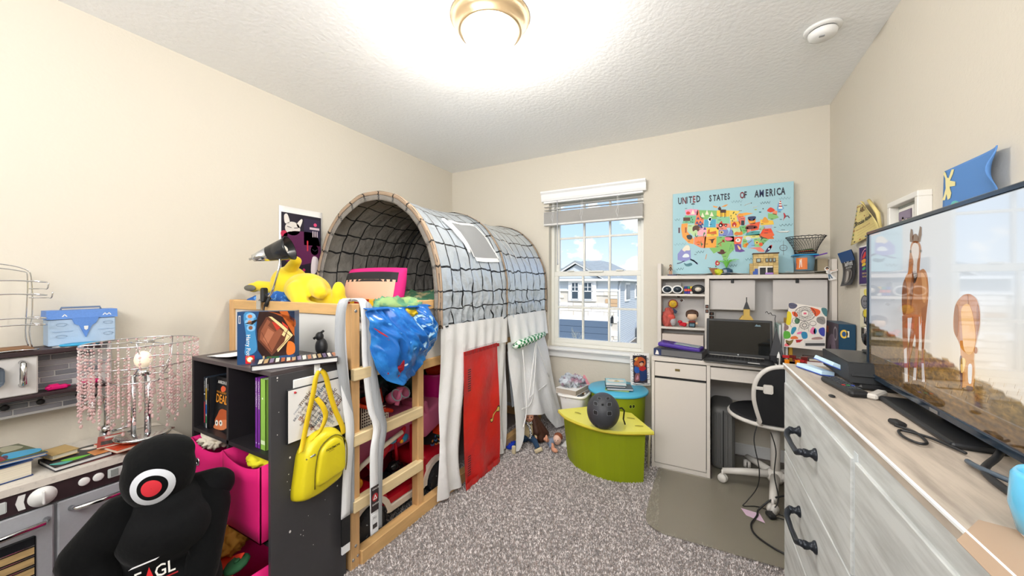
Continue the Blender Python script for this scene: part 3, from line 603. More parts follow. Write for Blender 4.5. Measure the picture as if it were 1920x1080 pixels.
# target face: follows the front of the hood
def hoodp(x, y): 
    dx, dz = x, y-.64; q = max(0, 1-(dx/.090)**2-(dz/.106)**2); return V((x, .01-.092*math.sqrt(q), y))
def disc_ring(name, r0, r1, mat, off, c=(-.006, .632), sx=.92):
    g = G(); P = []; n = 36; rr = [r0+(r1-r0)*k/5 for k in range(6)]
    for r in rr:
        for k in range(n):
            a = 6.2832*k/n; rw = r*(1+.02*math.sin(3*a+1)); x, z = c[0]+rw*sx*math.cos(a), c[1]+rw*math.sin(a); p = hoodp(x, z); nv = (p-V((0, .01, .64))).normalized(); P.append(p+nv*off)
    fs = [(i*n+k, i*n+(k+1) % n, (i+1)*n+(k+1) % n, (i+1)*n+k) for i in range(5) for k in range(n)]
    g.faces(P, fs, True); part(name, g, mat, dm, False)
disc_ring('target_ring', .037, .054, M('felt_white', 'D5D8DE', .8), .0015); disc_ring('target_centre', .0005, .0245, M('felt_red', 'D8303C', .8), .0015, (-.008, .632)); disc_ring('target_black', .0245, .037, m_blkf, .001)
prn('chest_print', dm, pl((-.01, -.178, .012), (.8, 0, 0), (0, .14, 1)), (0, -1, .1), [('t', 'F', -.035, .372, .046, 4, 1, .01), ('p', 'D8262C', [(-.008, .372), (.003, .41), (.018, .374)]), ('t', 'GL', .018, .375, .046, 4, 1, .01), ('p', 'E8E8EA', [(-.05, .418), (.02, .424), (.03, .429), (-.04, .423)]), ('l', 'B02028', .004, [(0, .364), (.08, .371)])], sy=1, w=False)
# ============================================================ cube storage unit
m_esp = M('espresso_laminate', '242124', .45, n=(30, .12)); m_esps = M('espresso_side', '403F42', .45, n=(20, .06))
cu = thing('cube_organizer', 'dark espresso cube shelf with six openings and paint nicks on its side', 'shelf', (-1.66, .87, 0))
S0, S1, Y0, Y1, SZ = -1.965, -1.36, .723, 1.027, .93
part('top_panel', G().box(S0, S1, Y0, Y1, SZ-.016, SZ, .001), M('espresso_top', '4A4243', .4, n=(20, .1)), cu)
sp = part('side_panel', G().box(S1-.016, S1, Y0, Y1, 0, SZ-.016, .001), m_esps, cu); part('side_panel', G().box(S0, S0+.016, Y0, Y1, 0, SZ-.016, .001), m_esp, cu)
part('divider', G().box(-1.670, -1.655, Y0, Y1, 0, SZ-.016), m_esp, cu); part('back_panel', G().box(S0+.016, S1-.016, Y1-.006, Y1, 0, SZ-.016), m_esp, cu)
for z in (.0, .305, .612): part('shelf_board', G().box(S0+.016, S1-.016, Y0, Y1-.006, z, z+.015), m_esp, cu)
prn('paint_nick', sp, pl((S1, 0, 0), (0, 1, 0), (0, 0, 1)), (1, 0, 0), [('e', 'E8E6E2', y, z, .0026*k, .0034*k) for y, z, k in ((.745, .905, 1), (.985, .905, 1), (.745, .895, .6), (.79, .60, 1.2), (.785, .54, .6), (.78, .515, .5), (.79, .48, .7), (.985, .40, 1), (.79, .325, 1.5), (.83, .29, .6), (.84, .30, .5), (.86, .345, .4), (.93, .37, .4), (.84, .28, .5), (.75, .78, .5), (.745, .7, .6), (.88, .22, .5), (.95, .3, .4))], sy=1)
m_pink = M('magenta_fabric', 'DC1272', .75)
def bin_(label, x0, x1, z0, z1, y0=.712, dip=.03, tilt=0):
    t = thing('fabric_bin', label, 'bin', ((x0+x1)/2, y0, z0), tilt, 'magenta fabric bins in the cube shelf'); w_ = x1-x0; h = z1-z0
    top = lambda s: h - dip*math.sin(math.pi*s)**.7
    g = G(); g.grid(13, 6, lambda a, b: (-w_/2+w_*a, 0, top(a)*b), True, thick=.004); f = part('front', g, m_pink, t, False)
    g = G()
    for s in (-1, 1): g.grid(6, 4, lambda a, b: (s*w_/2, a*.28, h*b), True, thick=.004)
    g.grid(6, 4, lambda a, b: (-w_/2+w_*a, .28, h*b), True, thick=.004); g.box(-w_/2, w_/2, 0, .28, 0, .004); part('walls', g, m_pink, t, False)
    g = G(); X = rot(90, 0, 0); g.lathe([(.0095, 0), (.0165, 0), (.0175, .002), (.014, .0045), (.0095, .003), (.0095, 0)], (-w_/2+.075 if w_ > .27 else -w_/2+.06, 0, h-.09), 24, X); part('grommet', g, m_chr, f, False)
    g = G(); g.lathe([(.0, .0004), (.0095, .0004)], (-w_/2+.075 if w_ > .27 else -w_/2+.06, -.001, h-.09), 20, X); part('grommet_hole', g, m_blk, f, False)
    return t
bin_('magenta fabric bin in the middle left cube behind the dummy', -1.94, -1.676, .323, .588)
bin_('full magenta fabric bin in the middle right cube', -1.648, -1.382, .323, .598, .700)
bin_('magenta fabric bin in the bottom right cube overflowing with toys', -1.645, -1.382, .018, .235, .655, .02)
bin_('magenta fabric bin in the bottom left cube hidden by the dummy', -1.94, -1.676, .018, .25)
def crump(name, label, cat, c, r, col, seed, amp=.3, fr=None, kind=None, rough=.8, group=None):
    g = G(); g.ell((0, 0, 0), r, sub=4); m = max(r); g.noise(m*amp, (fr or 2.2)/m, seed, True); g.noise(m*amp*.35, 6/m, seed+3); o = single(name, g, col, label, cat, c, group, kind, w=False); return o
crump('paper_bag', 'crumpled tan paper bag sticking out of the bottom right bin', 'bag', (-1.60, .70, .275), (.055, .06, .05), M('kraft_paper', 'C68A34', .7), 5, .35, 2.5)
g = G(); g.tube(cat_rom([(-1.628, .655, .275), (-1.62, .645, .25), (-1.60, .64, .235), (-1.58, .645, .25)], 4, False), .003, 6); g.ell((-1.622, .655, .255), (.018, .01, .022)); single('purple_ornament', g, M('dark_purple', '4B2440', .4), 'dark purple ornament in the mouth of the paper bag', 'ornament', (-1.62, .655, .25))
g = G(); g.grid(12, 8, lambda a, b: (-1.62+.17*a, .645+.04*b+.01*math.sin(6*a), .19+.05*a+.035*b+.012*math.sin(5*a+3*b)), thick=.004); single('red_cloth', g, M('scarlet_cloth', 'E23A1C', .7), 'scarlet cloth draped out of the bottom right bin', 'cloth', (-1.53, .65, .19))
g = G(); g.lathe([(.0, 0), (.036, .003), (.042, .012), (.036, .02), (.012, .024), (0, .024)], (-1.455, .665, .245), 10, rot(12, -14, 20)); g.lathe([(0, 0), (.010, 0), (.009, .004), (0, .005)], (-1.452, .66, .271), 12, rot(12, -14, 20)); single('toy_hat', g, M('dark_green_felt', '285C38', .8), 'dark green round toy hat resting in the bottom right bin', 'toy', (-1.455, .665, .245))
g = G(); g.grid(10, 6, lambda a, b: (-1.62+.03*a, .66+.03*b, .22-.05*b+.004*math.sin(8*a)), thick=.003); single('pink_strip', g, M('pale_pink_toy', 'D58A86', .6), 'pale pink toy bit between the paper bag and the green hat', 'toy', (-1.61, .67, .2))
crump('knotted_cloth', 'cream knotted cloth peeking over the middle left bin', 'cloth', (-1.84, .76, .585), (.06, .05, .025), M('cream_cloth', 'D9CFBD', .8), 2, .5, 3)
crump('yellow_plush', 'bit of yellow plush poking over the middle right bin', 'toy', (-1.47, .76, .588), (.07, .05, .022), M('yellow_plush', 'D9CE22', .85), 4, .2)
# ---- books standing in the upper cubes
def vbook(label, x, th_, h, d, cover, y0=.742, spine=None, front=None, group=None, pages=None):
    t = thing('book', label, 'book', (x, y0, .628), 0, group)
    g = G(); g.box(-th_/2, -th_/2+.002, 0, d, 0, h); g.box(th_/2-.002, th_/2, 0, d, 0, h); g.box(-th_/2, th_/2, 0, .002, 0, h); part('cover', g, cover, t, False)
    part('pages', G().box(-th_/2+.002, th_/2-.002, .003, d-.003, .003, h-.003), pages or m_pgw, t, False)
    if spine: prn('spine_print', t, pl((-th_/2, 0, 0), (1, 0, 0), (0, 0, 1)), (0, -1, 0), spine, sy=1, w=False, base=.0002, step=.0001)
    return t
def vt(s, x, y, sz): return ('t', s, x, y, sz, -90)
g5 = 'books standing in the upper left cube'
vbook('slim grey-blue spined book at the far left of the upper left cube', -1.90, .012, .215, .16, M('slate_cover', '2B3644', .4), spine=[('r', '9C2A3A', .001, .02, .011, .11), '+', vt('FIVE NIGHTS', .003, .2, .008), ('r', 'DCE3EA', .002, .14, .010, .146)])
vbook('white spined book with coloured blocks beside the slim grey-blue one', -1.885, .011, .212, .16, M('white_cover', 'D9DDE0', .4), spine=[('r', '3C8C5A', .001, .02, .010, .05), ('r', '2B6CB8', .001, .06, .01, .1), ('r', 'C9A23C', .001, .12, .01, .17), '+', vt('TALES', .003, .2, .008)])
vbook('black spined book just left of the orange-lettered cover', -1.870, .012, .215, .16, M('charcoal_cover', '1E2126', .4), spine=[vt('WINGS', .003, .19, .009)])
bk = thing('book', 'black book with orange lettering facing out in the upper left cube', 'book', (-1.775, .757, .628), 0, rxyz=(-3, 0, 0))
part('cover', G().box(-.085, .085, 0, .018, 0, .22, .001), M('matte_black_cover', '131416', .35), bk, False)
prn('cover_print', bk, pl((-.085, 0, 0), (1, 0, 0), (0, 0, 1)), (0, -1, 0), [('t', 'AARON B', .018, .192, .019, 0, .9), ('t', 'E8962A', 'THE INCREDIBLY', .012, .152, .0125, 0, .85), ('t', 'E8962A', 'DEAD', .010, .112, .05, 0, .78, .015), ('s', 'E2603A', [(.045, .172), (.06, .185), (.085, .18), (.08, .165), (.055, .16)]),
    ('s', 'B65428', [(.01, .03), (.03, .06), (.05, .085), (.09, .09), (.13, .08), (.15, .05), (.12, .02), (.05, .01)]), '+', ('s', 'D98050', [(.005, .01), (.03, .03), (.07, .045), (.11, .05), (.11, .02), (.07, .003), (.01, .0)]), '+', ('e', 'F4F0E6', .028, .026, .013, .012), ('e', 'F4F0E6', .062, .031, .013, .012), '+', ('e', '181818', .028, .026, .005, .005), ('e', '181818', .062, .031, .005, .005)], sy=1, w=False)
for x, s in ((-1.492, 'myView LITERACY'), (-1.474, 'myView LEARNING')):
    vbook('tall purple workbook, %s of the pair beside the green one' % ('left' if x < -1.48 else 'right'), x, .017, .262, .2, M('purple_cover', '7A2A9E', .4), spine=[vt(s, .0045, .25, .0125), ('e', 'DDD6F0', .0085, .018, .003, .003)])
vbook('bright green workbook beside the purple ones', -1.447, .034, .262, .2, M('lime_cover', '8FBE4E', .4), spine=[('r', 'D9EBC0', .003, .02, .03, .035), ('e', 'E4F0D4', .014, .19, .004, .004)])
# ---- on top of the shelf
# the brick set box
bx = thing('brick_set_box', 'upright toy brick box picturing a brown monster book on the cube shelf', 'box', (-1.528, .796, SZ), 43)
part('carton', G().box(-.099, .099, 0, .06, 0, .205, .001), M('carton_blue', '244A73', .35), bx, False)
f = lambda x, y: V((-.099 + x/452*.198, 0, .205 - y/405*.205))
prn('carton_print', bx, f, (0, -1, 0), [('r', '1F4470', 0, 0, 452, 405), '+', ('s', '3F86B8', [(50, 20), (120, 10), (150, 60), (140, 160), (150, 300), (60, 330), (70, 200)]), ('p', '2B1512', [(170, 0), (452, 0), (452, 340), (200, 360), (160, 300), (150, 140), (155, 60)]), '+',
    ('s', 'A04A1E', [(240, 0), (330, 20), (452, 60), (452, 130), (380, 60), (300, 20)]), ('p', 'B5591F', [(330, 0), (395, 0), (452, 90), (452, 200)]), ('s', 'D5702A', [(400, 240), (452, 260), (452, 330), (390, 340)]), ('p', '10233F', [(400, 0), (452, 0), (452, 90), (415, 60)]), '+',
    ('p', '5E3324', [(225, 45), (260, 40), (440, 190), (270, 345), (160, 220), (165, 140)]), '+', ('p', '8A5038', [(235, 60), (360, 160), (270, 320), (175, 215), (185, 150)]), '+', ('p', 'A96A4E', [(240, 130), (290, 165), (235, 260), (200, 215)]), ('p', '6B3B28', [(265, 75), (330, 120), (300, 160), (240, 110)]),
    ('p', 'E3C98F', [(245, 40), (270, 42), (400, 140), (370, 200), (350, 185), (370, 150)]), ('p', 'E3C98F', [(400, 150), (440, 190), (320, 320), (310, 300), (370, 240)]), '+', ('p', 'C23A2A', [(270, 80), (300, 90), (340, 130), (310, 150)]), ('p', 'C23A2A', [(350, 80), (400, 120), (405, 150), (360, 110)]), ('l', '3A1D14', 4, [(370, 160), (420, 200), (290, 330)]), ('l', '3A1D14', 4, [(300, 60), (400, 140)]), ('l', '4A281C', 3, [(190, 160), (270, 310)]), ('l', '4A281C', 3, [(270, 80), (320, 120)]),
    ('e', '7FB4DA', 105, 35, 38, 26), ('e', '7FB4DA', 100, 80, 40, 26), ('e', '7FB4DA', 108, 125, 34, 26), '+', ('e', 'B87048', 100, 36, 18, 14), ('e', 'B98262', 98, 80, 16, 15), ('e', '7A5038', 105, 124, 16, 15), ('p', '10151C', [(60, 90), (150, 60), (155, 70), (120, 100)]),
    ('t', 'Harry Potter', 72, 175, 46, -90, .85), ('r', 'D0202C', 65, 338, 135, 400), '+', ('e', 'F2D24A', 100, 368, 24, 22), '+', ('e', 'FFFFFF', 100, 368, 19, 17), ('r', 'D8DCE2', 12, 30, 28, 90), ('r', '1F4470', 15, 35, 25, 85), ('r', 'C9B48A', 200, 345, 214, 400), ('r', '2B5B3A', 230, 350, 330, 385), ('r', 'D98A3A', 250, 355, 268, 385)], sy=-1, w=False, mat=GLOSS)
bb = book('large flat patterned picture book in front of the brick set box', (-1.43, .852, SZ), (.285, .135, .020), M('picture_cover', '2A2530', .35), 64,
     [('r', '26202C', 0, 0, .285, .135), '+'] + [('p', c, [(x, .02), (x+.012, .03), (x+.02, .12), (x+.006, .11)]) for x, c in ((.02+k*.018, ('E8DCC0', 'C9A97A', '8A7A9A', 'F0E8DC', 'B5683A')[k % 5]) for k in range(15))] + ['+', ('r', '1C1820', .0, .0, .285, .014)], pages=m_pgw)
g = G(); g.grid(10, 6, lambda a, b: (-1.90+.20*a, .75+.15*b, SZ+.002+.045*max(0, a-.45)**1.2*(1.0)+.006*math.sin(4*a)), thick=.002); single('open_booklet', g, M('paper', 'ECEAE6', .8), 'white booklet lying open on the left of the cube shelf top', 'booklet', (-1.8, .82, SZ))
g = G(); g.grid(8, 6, lambda a, b: (-1.86+.14*a, .85+.10*b, SZ+.055*b+.001+.006*a), thick=.0015); single('folded_card', g, M('paper', 'ECEAE6', .8), 'white folded card propped behind the open booklet', 'card', (-1.79, .9, SZ))
g = G(); g.lathe([(.026, 0), (.026, .03), (.022, .034), (0, .035)], (-1.80, .95, SZ+.045), 20); g.cyl((-1.80, .95, SZ), (-1.80, .95, SZ+.045), .02, .024); single('blue_cap_jar', g, M('bright_cyan_cap', '2C9CCB', .4), 'small jar with bright blue cap behind the open booklet', 'jar', (-1.80, .95, SZ))
g = G(); g.ell((-1.48, .995, SZ+.04), (.03, .022, .04)); g.ell((-1.485, .99, SZ+.085), (.018, .016, .02)); g.tube([(-1.49, .99, SZ+.09), (-1.51, .98, SZ+.075)], .006); g.tube([(-1.48, .99, SZ+.1), (-1.465, .995, SZ+.11)], .005); single('black_figurine', g, m_blk, 'small black figurine standing behind the brick set box', 'figurine', (-1.48, .995, SZ))
# ---- hook, boards and yellow bag on the side of the shelf
hk = thing('adhesive_hook', 'white adhesive hook on the side of the cube shelf', 'hook', (S1, .895, .92))
g = G(); g.box(S1, S1+.004, .883, .907, .885, .935, .003); g.tube([(S1+.003, .895, .905), (S1+.018, .895, .9), (S1+.022, .895, .912)], .005); part('plate', g, m_white, hk)
bo = thing('word_board', 'white word cloud board with tilted coloured words hanging under the yellow strap', 'board', (S1+.012, .9, .77), 0)
A = V((S1+.012, .768, .655)); ex = V((0, 1, 0)); 
g = G(); g.box(S1+.006, S1+.013, .772, 1.022, .655, .855, .001); part('backing', g, m_blk, bo)
g = G(); g.box(S1+.013, S1+.0145, .776, 1.018, .659, .851); part('sheet', g, M('print_white', 'EFEDEA', .4), bo)
wd = []; r = random.Random(11); WL = ['BRO', 'artistic', 'friendly', 'KEDNA', 'kind', 'helpful', 'creative', 'thinking', 'nice', 'caring', 'smart', 'brave', 'funny', 'loving', 'happy', 'honest', 'calm', 'music', 'sweet', 'quiet', 'loyal', 'reader', 'gentle', 'cool']
CL = ['243A5E', '8A4A5C', '1E2226', '7A6A5C', '4A6A8A', 'A5674A', '9AA3AD', '55606C']
k = 0
for i_ in range(-4, 5):
    for j_ in range(-4, 5):
        a, b_ = (i_+j_)*.0125, (i_-j_)*.0125
        if abs(a) > .088 or abs(b_) > .078: continue
        big = (i_*3+j_) % 7 == 0; up = 45 if (i_+j_) % 2 else -45
        wd.append(('t', CL[(k*5) % 8], WL[(k*7) % 24], .897+a-.012, .755+b_+(.008 if up < 0 else -.010), .026 if big else r.uniform(.010, .016), up, 1, .012 if big else 0)); k += 1
prn('word_print', bo, pl((S1+.0145, 0, 0), (0, 1, 0), (0, 0, 1)), (1, 0, 0), wd, sy=1)
g = G(); g.box(S1, S1+.005, .80, 1.00, .80, .885, .002); part('white_sheet_behind', g, m_white, bo)
g = G(); g.cyl((S1+.014, .80, .84), (S1+.020, .80, .84), .0045, .003); single('red_push_pin', g, M('pin_red', 'C0202C', .3), 'red push pin at the top left of the word cloud board', 'pin', (S1+.014, .80, .84))
m_yel = M('yellow_bag', 'DCCB1E', .4, b=(40, .25, .004)); m_strap = M('yellow_strap', 'E6C21A', .6, b=(300, .2, .001))
bg_ = thing('sling_backpack', 'small yellow sling backpack hanging by its strap from the hook', 'bag', (S1+.03, .9, .45))
def ribbon(pts, wdir, w_, th=.002):
    g = G(); P = [V(p) for p in pts]
    g.grid(2, len(P), lambda a, b: P[round(b*(len(P)-1))] + V(wdir)*w_*(a-.5), True, thick=th); return g
cr_ = lambda pts, k=6: cat_rom(pts, k, False)
X0 = S1
for nm, pts in (('strap', [(X0+.018, .893, .905), (X0+.024, .875, .88), (X0+.026, .862, .82), (X0+.026, .842, .74), (X0+.03, .822, .66), (X0+.04, .806, .62)]), ('strap', [(X0+.018, .897, .905), (X0+.024, .914, .88), (X0+.024, .93, .82), (X0+.026, .952, .74), (X0+.03, .985, .655), (X0+.03, .99, .62)]), ('strap', [(X0+.022, .877, .80), (X0+.034, .898, .76), (X0+.036, .907, .72), (X0+.038, .885, .675), (X0+.04, .85, .65)])):
    part(nm, ribbon(cr_(pts), (0, 1, .15), .021), m_strap, bg_)
# bag body: rounded slab
ol = cat_rom([(.790, .455), (.800, .54), (.815, .615), (.86, .665), (.92, .672), (.975, .645), (.992, .58), (.985, .50), (.975, .455), (.93, .437), (.86, .425), (.805, .43)], 4)
def puff(outline, x0, d, k=4):
    g = G(); cx = sum(p.x if hasattr(p, 'x') else p[0] for p in outline)/len(outline); cy = sum(p[1] for p in outline)/len(outline); n = len(outline); P = []; rows = [(1, 0)] + [(1-.12*(1-math.cos(i/k*1.57))-.02*i, d*math.sin(i/k*1.57)) for i in range(1, k+1)] + [(.5, d*1.06), (.01, d*1.08)]
    for s_, h in rows:
        for p in outline: P.append((x0+h, cx+(p[0]-cx)*s_, cy+(p[1]-cy)*s_))
    fs = [(i*n+q, i*n+(q+1) % n, (i+1)*n+(q+1) % n, (i+1)*n+q) for i in range(len(rows)-1) for q in range(n)] + [tuple(range(n)), tuple((len(rows)-1)*n+q for q in range(n))]
    g.faces(P, fs, True); return g
g = puff([tuple(p)[:2] for p in [V((a.x, a.y, 0)) for a in [V((q[0], q[1])) for q in ol]]], X0+.003, .055); part('body', g, m_yel, bg_)
pk = cat_rom([(.852, .475), (.855, .55), (.875, .615), (.93, .638), (.972, .60), (.978, .53), (.972, .49), (.92, .478)], 4)
g = puff([(q[0], q[1]) for q in pk], X0+.054, .018); part('front_pocket', g, m_yel, bg_)
g = G(); g.tube([(X0+.062, q[0], q[1]) for q in cat_rom([(.846, .47), (.85, .55), (.87, .62), (.93, .645), (.978, .605), (.984, .53), (.978, .485)], 4, False)], .0022, 5); part('zip', g, M('zip_olive', '6E6410', .5), bg_)
g = G(); g.tube([(X0+.05, .82, .59), (X0+.058, .84, .598), (X0+.06, .85, .60)], .004, 6); part('zip_pull', g, m_steel, bg_)
prn('pocket_print', bg_, pl((X0+.0737, 0, 0), (0, 1, 0), (0, 0, 1)), (1, 0, 0), [('t', '2A2410', 'POK\u00c9MON', .885, .598, .012, 6, 1, .02), ('l', '6E2A14', .0014, [(.895, .593), (.918, .596)])], sy=1)
# ============================================================ loft bed with tent
def woodx(t, p): pass
m_pine = M('pine_wood', 'E3B77C', .5, stretch=(6, .8, 6), n=(5, .2, .4, .7)); m_pinez = M('pine_wood_upright', 'DDB07A', .5, stretch=(7, 7, .8), n=(5, .2, .4, .7)); m_pinel = M('pale_pine', 'EBD3A4', .5, stretch=(8, .9, 8), n=(5, .14, .4, .7))
m_panel = M('bed_panel_white', 'DAD9D5', .5)
BX0, BX1, BY0, BY1 = -2.385, -1.35, 1.045, 3.085
bed = thing('loft_bed', 'low pine loft bed with white panels and a ladder of pale rungs', 'bed', (-1.86, 2.06, 0))
for x0, x1, y0, y1, hh in ((BX1-.045, BX1, BY0, BY0+.045, 1.157), (BX1-.045, BX1, 1.455, 1.50, 1.157), (BX1-.045, BX1, BY1-.045, BY1, 1.157), (BX0, BX0+.045, BY0, BY0+.045, 1.157), (BX0, BX0+.045, BY1-.045, BY1, 1.157)):
    part('post', G().box(x0, x1, y0, y1, 0, hh, .003), m_pinez, bed)
for z0, z1 in ((1.105, 1.155), (.78, .83), (0, .065)):
    if z0 > 0: part('side_rail', G().box(BX1-.035, BX1-.003, 1.50, BY1-.045, z0, z1, .003), m_pine, bed)
    else: part('bottom_rail', G().box(BX1-.038, BX1+.012, BY0+.045, BY1-.045, z0, z1, .003), m_pine, bed)
    part('head_rail', G().box(BX0+.045, BX1-.045, BY0, BY0+.03, z0, z1, .003), M('pine_wood_cross', 'E0B478', .5, stretch=(.8, 6, 6), n=(5, .2, .4, .7)), bed)
    part('wall_rail', G().box(BX0, BX0+.03, BY0+.045, BY1-.045, z0, z1, .003), m_pine, bed); part('foot_rail', G().box(BX0+.045, BX1-.045, BY1-.03, BY1, z0, z1, .003), m_pine, bed)
part('head_panel', G().box(BX0+.045, BX1-.045, BY0+.012, BY0+.02, .065, 1.105), m_panel, bed)
sp_ = part('side_panel', G().box(BX1-.022, BX1-.014, 1.50, BY1-.045, .83, 1.105), m_panel, bed)
for z in (.28, .566, .85):
    part('rung', G().box(BX1-.02, BX1+.02, BY0+.0, 1.475, z-.026, z+.026, .004), m_pinel, bed)
part('inner_beam', G().box(BX0+.045, BX1-.09, 1.40, 1.44, .77, .82, .003), m_pine, bed)
part('inner_post', G().box(-1.46, -1.42, 1.10, 1.14, 0, .8, .003), m_pinez, bed)
for k in range(10): part('slat', G().box(BX0+.03, BX1-.04, 1.12+k*.2, 1.20+k*.2, .832, .85), m_pinel, bed)
g = G()
for y, z in ((BY0+.022, 1.125), (1.478, 1.125), (BY0+.022, .1), (BY0+.01, .045), (BY0+.034, .05)): g.lathe([(.007, 0), (.007, .002), (.003, .0022), (0, .001)], (BX1, y, z), 12, rot(0, 90, 0))
part('bolt', g, m_chr, bed)
ms = single('mattress', G().box(BX0+.05, BX1-.06, 1.085, 3.03, .852, 1.02, .03, seg=3, smooth=True), M('mattress_grey', 'B9BABC', .9), 'pale mattress under the bedding of the loft bed', 'mattress', (-1.87, 2.06, .852))
# daisy sticker on the panel
prn('daisy_sticker', sp_, pl((BX1-.014, 1.555, .955), (0, 1, 0), (0, 0, 1)), (1, 0, 0), [('e', 'F6F4EC', .028*math.cos(a), .028*math.sin(a), .019, .0085, math.degrees(a)) for a in [6.283*k/13 for k in range(13)]] + [('k', '3A3A3A', .0008, [(.018*math.cos(a), .018*math.sin(a)), (.05*math.cos(a), .05*math.sin(a))]) for a in [6.283*k/13 for k in range(13)]] + [('o', '4A4A48', .0009, .029*math.cos(6.283*k/13), .029*math.sin(6.283*k/13), .0175, .0175) for k in range(0, 13, 13)] + ['+', ('e', 'D8B93A', 0, 0, .014, .014), '+', ('e', 'A98A24', 0, 0, .007, .007)], sy=1)
# ---- tent canopy
CX, HW, ZS, AH = -1.84, .54, 1.20, .615
def arch(a, y, off=0, hem=True):
    """a from 0 (lower wall side hem) to 1 (lower room side hem)"""
    q = (y-1.58)/.75; q = q - math.floor(q) if y < 3.079 else 0; sag = 1-.05*math.sin(math.pi*q)**.8
    if a < .12: x, z = CX-HW, 1.0+(a/.12)*.2; nx, nz = -1, 0
    elif a > .88: x, z = CX+HW, 1.0+((1-a)/.12)*.2; nx, nz = 1, 0
    else:
        t = math.pi*(1-(a-.12)/.76); x, z = CX+HW*math.cos(t)*sag, ZS+AH*math.sin(t)*sag; nx, nz = math.cos(t), math.sin(t)
    if a <= .12 or a >= .88: x = CX+(x-CX)*sag
    k = max(0, (a-.80)/.2) if a > .5 else max(0, (.2-a)/.2)
    r = .006*noise.noise(V((x*9, y*9, z*9))) + k*(.011*math.sin(y*95+3*math.sin(a*40)) + .012*noise.noise(V((y*26, z*7, 2))))*(1.1-abs(2*q-1)**6)
    return V((x+nx*(off+r), y, z+nz*(off+r)+(k**3)*.012*math.sin(y*38)))
def tentmat(nm, fab, line, metal, rough, sc=(17, 13), b=True):
    def ex(t, p):
        uv = nn(t, 'ShaderNodeTexCoord'); mp = nn(t, 'ShaderNodeMapping'); mp.inputs['Scale'].default_value = (sc[0], sc[1], 1); t.links.new(uv.outputs['UV'], mp.inputs[0])
        n_ = nn(t, 'ShaderNodeTexNoise', i_Scale=1.1, i_Detail=1.0); t.links.new(mp.outputs[0], n_.inputs['Vector']); mm = nn(t, 'ShaderNodeMixRGB'); mm.blend_type = 'LINEAR_LIGHT'; mm.inputs[0].default_value = .17; t.links.new(mp.outputs[0], mm.inputs[1]); t.links.new(n_.outputs['Color'], mm.inputs[2])
        bk = nn(t, 'ShaderNodeTexBrick', offset=.05, squash=1.0); bk.inputs['Scale'].default_value = 1; bk.inputs['Brick Width'].default_value = 1; bk.inputs['Row Height'].default_value = 1; bk.inputs['Mortar Size'].default_value = .04; bk.inputs['Mortar Smooth'].default_value = .05
        bk.inputs['Color1'].default_value = (*lin(fab), 1); bk.inputs['Color2'].default_value = (*lin(fab), 1); bk.inputs['Mortar'].default_value = (*lin(line), 1)
        t.links.new(mm.outputs[0], bk.inputs['Vector']); t.links.new(bk.outputs['Color'], p.inputs['Base Color'])
    return M(nm, fab, rough, metal, b=(13, .5, .04) if b else None, extra=ex)
m_silver = tentmat('silver_stone_print', 'CDD6DF', '202328', .45, .3); m_lining = tentmat('grey_stone_lining', '8F8A83', '1E1F21', 0, .8); m_tan = tentmat('tan_stone_edge', 'A8927C', '2B2622', 0, .7, (17, 1), False)
tent = thing('bed_tent', 'silver stone-print tunnel tent over the loft bed with white curtain and red door', 'tent', (CX, 2.3, 1.0))
NA, NY = 110, 90
g = G(); g.grid(NA, NY, lambda a, b: arch(a, 1.58+1.5*b, .004), uv=True); part('canopy', g, m_silver, tent)
g = G(); g.grid(NA, NY, lambda a, b: arch(a, 1.582+1.49*b, -.003), uv=True); part('canopy_lining', g, m_lining, tent)
def band(y0, y1, o0, o1, nm='edge_band', mt=None, a0=0, a1=1):
    g = G(); g.grid(90, 4, lambda a, b: arch(a0+(a1-a0)*a, y0+(y1-y0)*b, o0+(o1-o0)*b), uv=True, thick=.002); part(nm, g, mt or m_tan, tent)
band(1.568, 1.586, .010, .011); band(1.567, 1.572, .010, -.012); band(1.573, 1.578, -.012, -.045, mt=m_lining)
band(2.318, 2.342, .010, .010); band(3.055, 3.078, .008, .008)
for y in (1.585, 2.33, 3.06):
    g = G(); g.tube([arch(k/60, y, -.008) for k in range(61)], .006, 8); part('hoop', g, M('hoop_fibreglass', '2A2B2E', .4), tent)
g = G(); P = [arch(k/40, 3.05, -.01) for k in range(41)]; g.faces([V((CX, 3.045, 1.25))] + P, [(0, i, i+1) for i in range(1, 41)]); part('end_panel', g, tentmat('grey_end_panel', '9A968F', '26272A', 0, .8, (10, 10), False), tent)
m_fwhite = M('white_ripstop', 'FFFFFF', .35, transl=.1, b=(9, .35, .03)); m_net = M('grey_mesh_net', 'A9ABAD', .7, alpha=.92, transl=.1)
aw = lambda z: 1-(math.asin((z-ZS)/AH)/math.pi*.76+.12)
g = G(); a0, a1 = aw(1.67), aw(1.43); g.grid(14, 10, lambda a, b: arch(a0+(a1-a0)*a, 1.99+.27*b-.06*(1-a), .012)); part('mesh_window', g, m_net, tent)
for (p0, p1, q0, q1) in ((0, 1, -.06, .0), (0, 1, 1, 1.06), (-.10, .0, 0, 1), (1.0, 1.10, 0, 1)):
    g = G(); g.grid(14, 8, lambda a, b: arch(a0+(a1-a0)*(p0+(p1-p0)*a), 1.99+.27*(q0+(q1-q0)*b)-.06*(1-(p0+(p1-p0)*a)), .014)); part('window_binding', g, m_fwhite, tent)
g = G(); g.tube(cat_rom([tuple(arch(aw(1.67), 1.83, .02)), tuple(arch(aw(1.6), 1.86, .03)), tuple(arch(aw(1.52), 1.92, .025)), tuple(arch(aw(1.45), 1.93, .022))], 5, False), [.006, .01, .012, .014, .016, .014, .015, .017, .015, .014, .013, .012, .01, .01, .008, .006], 8); part('rolled_flap', g, m_fwhite, tent)
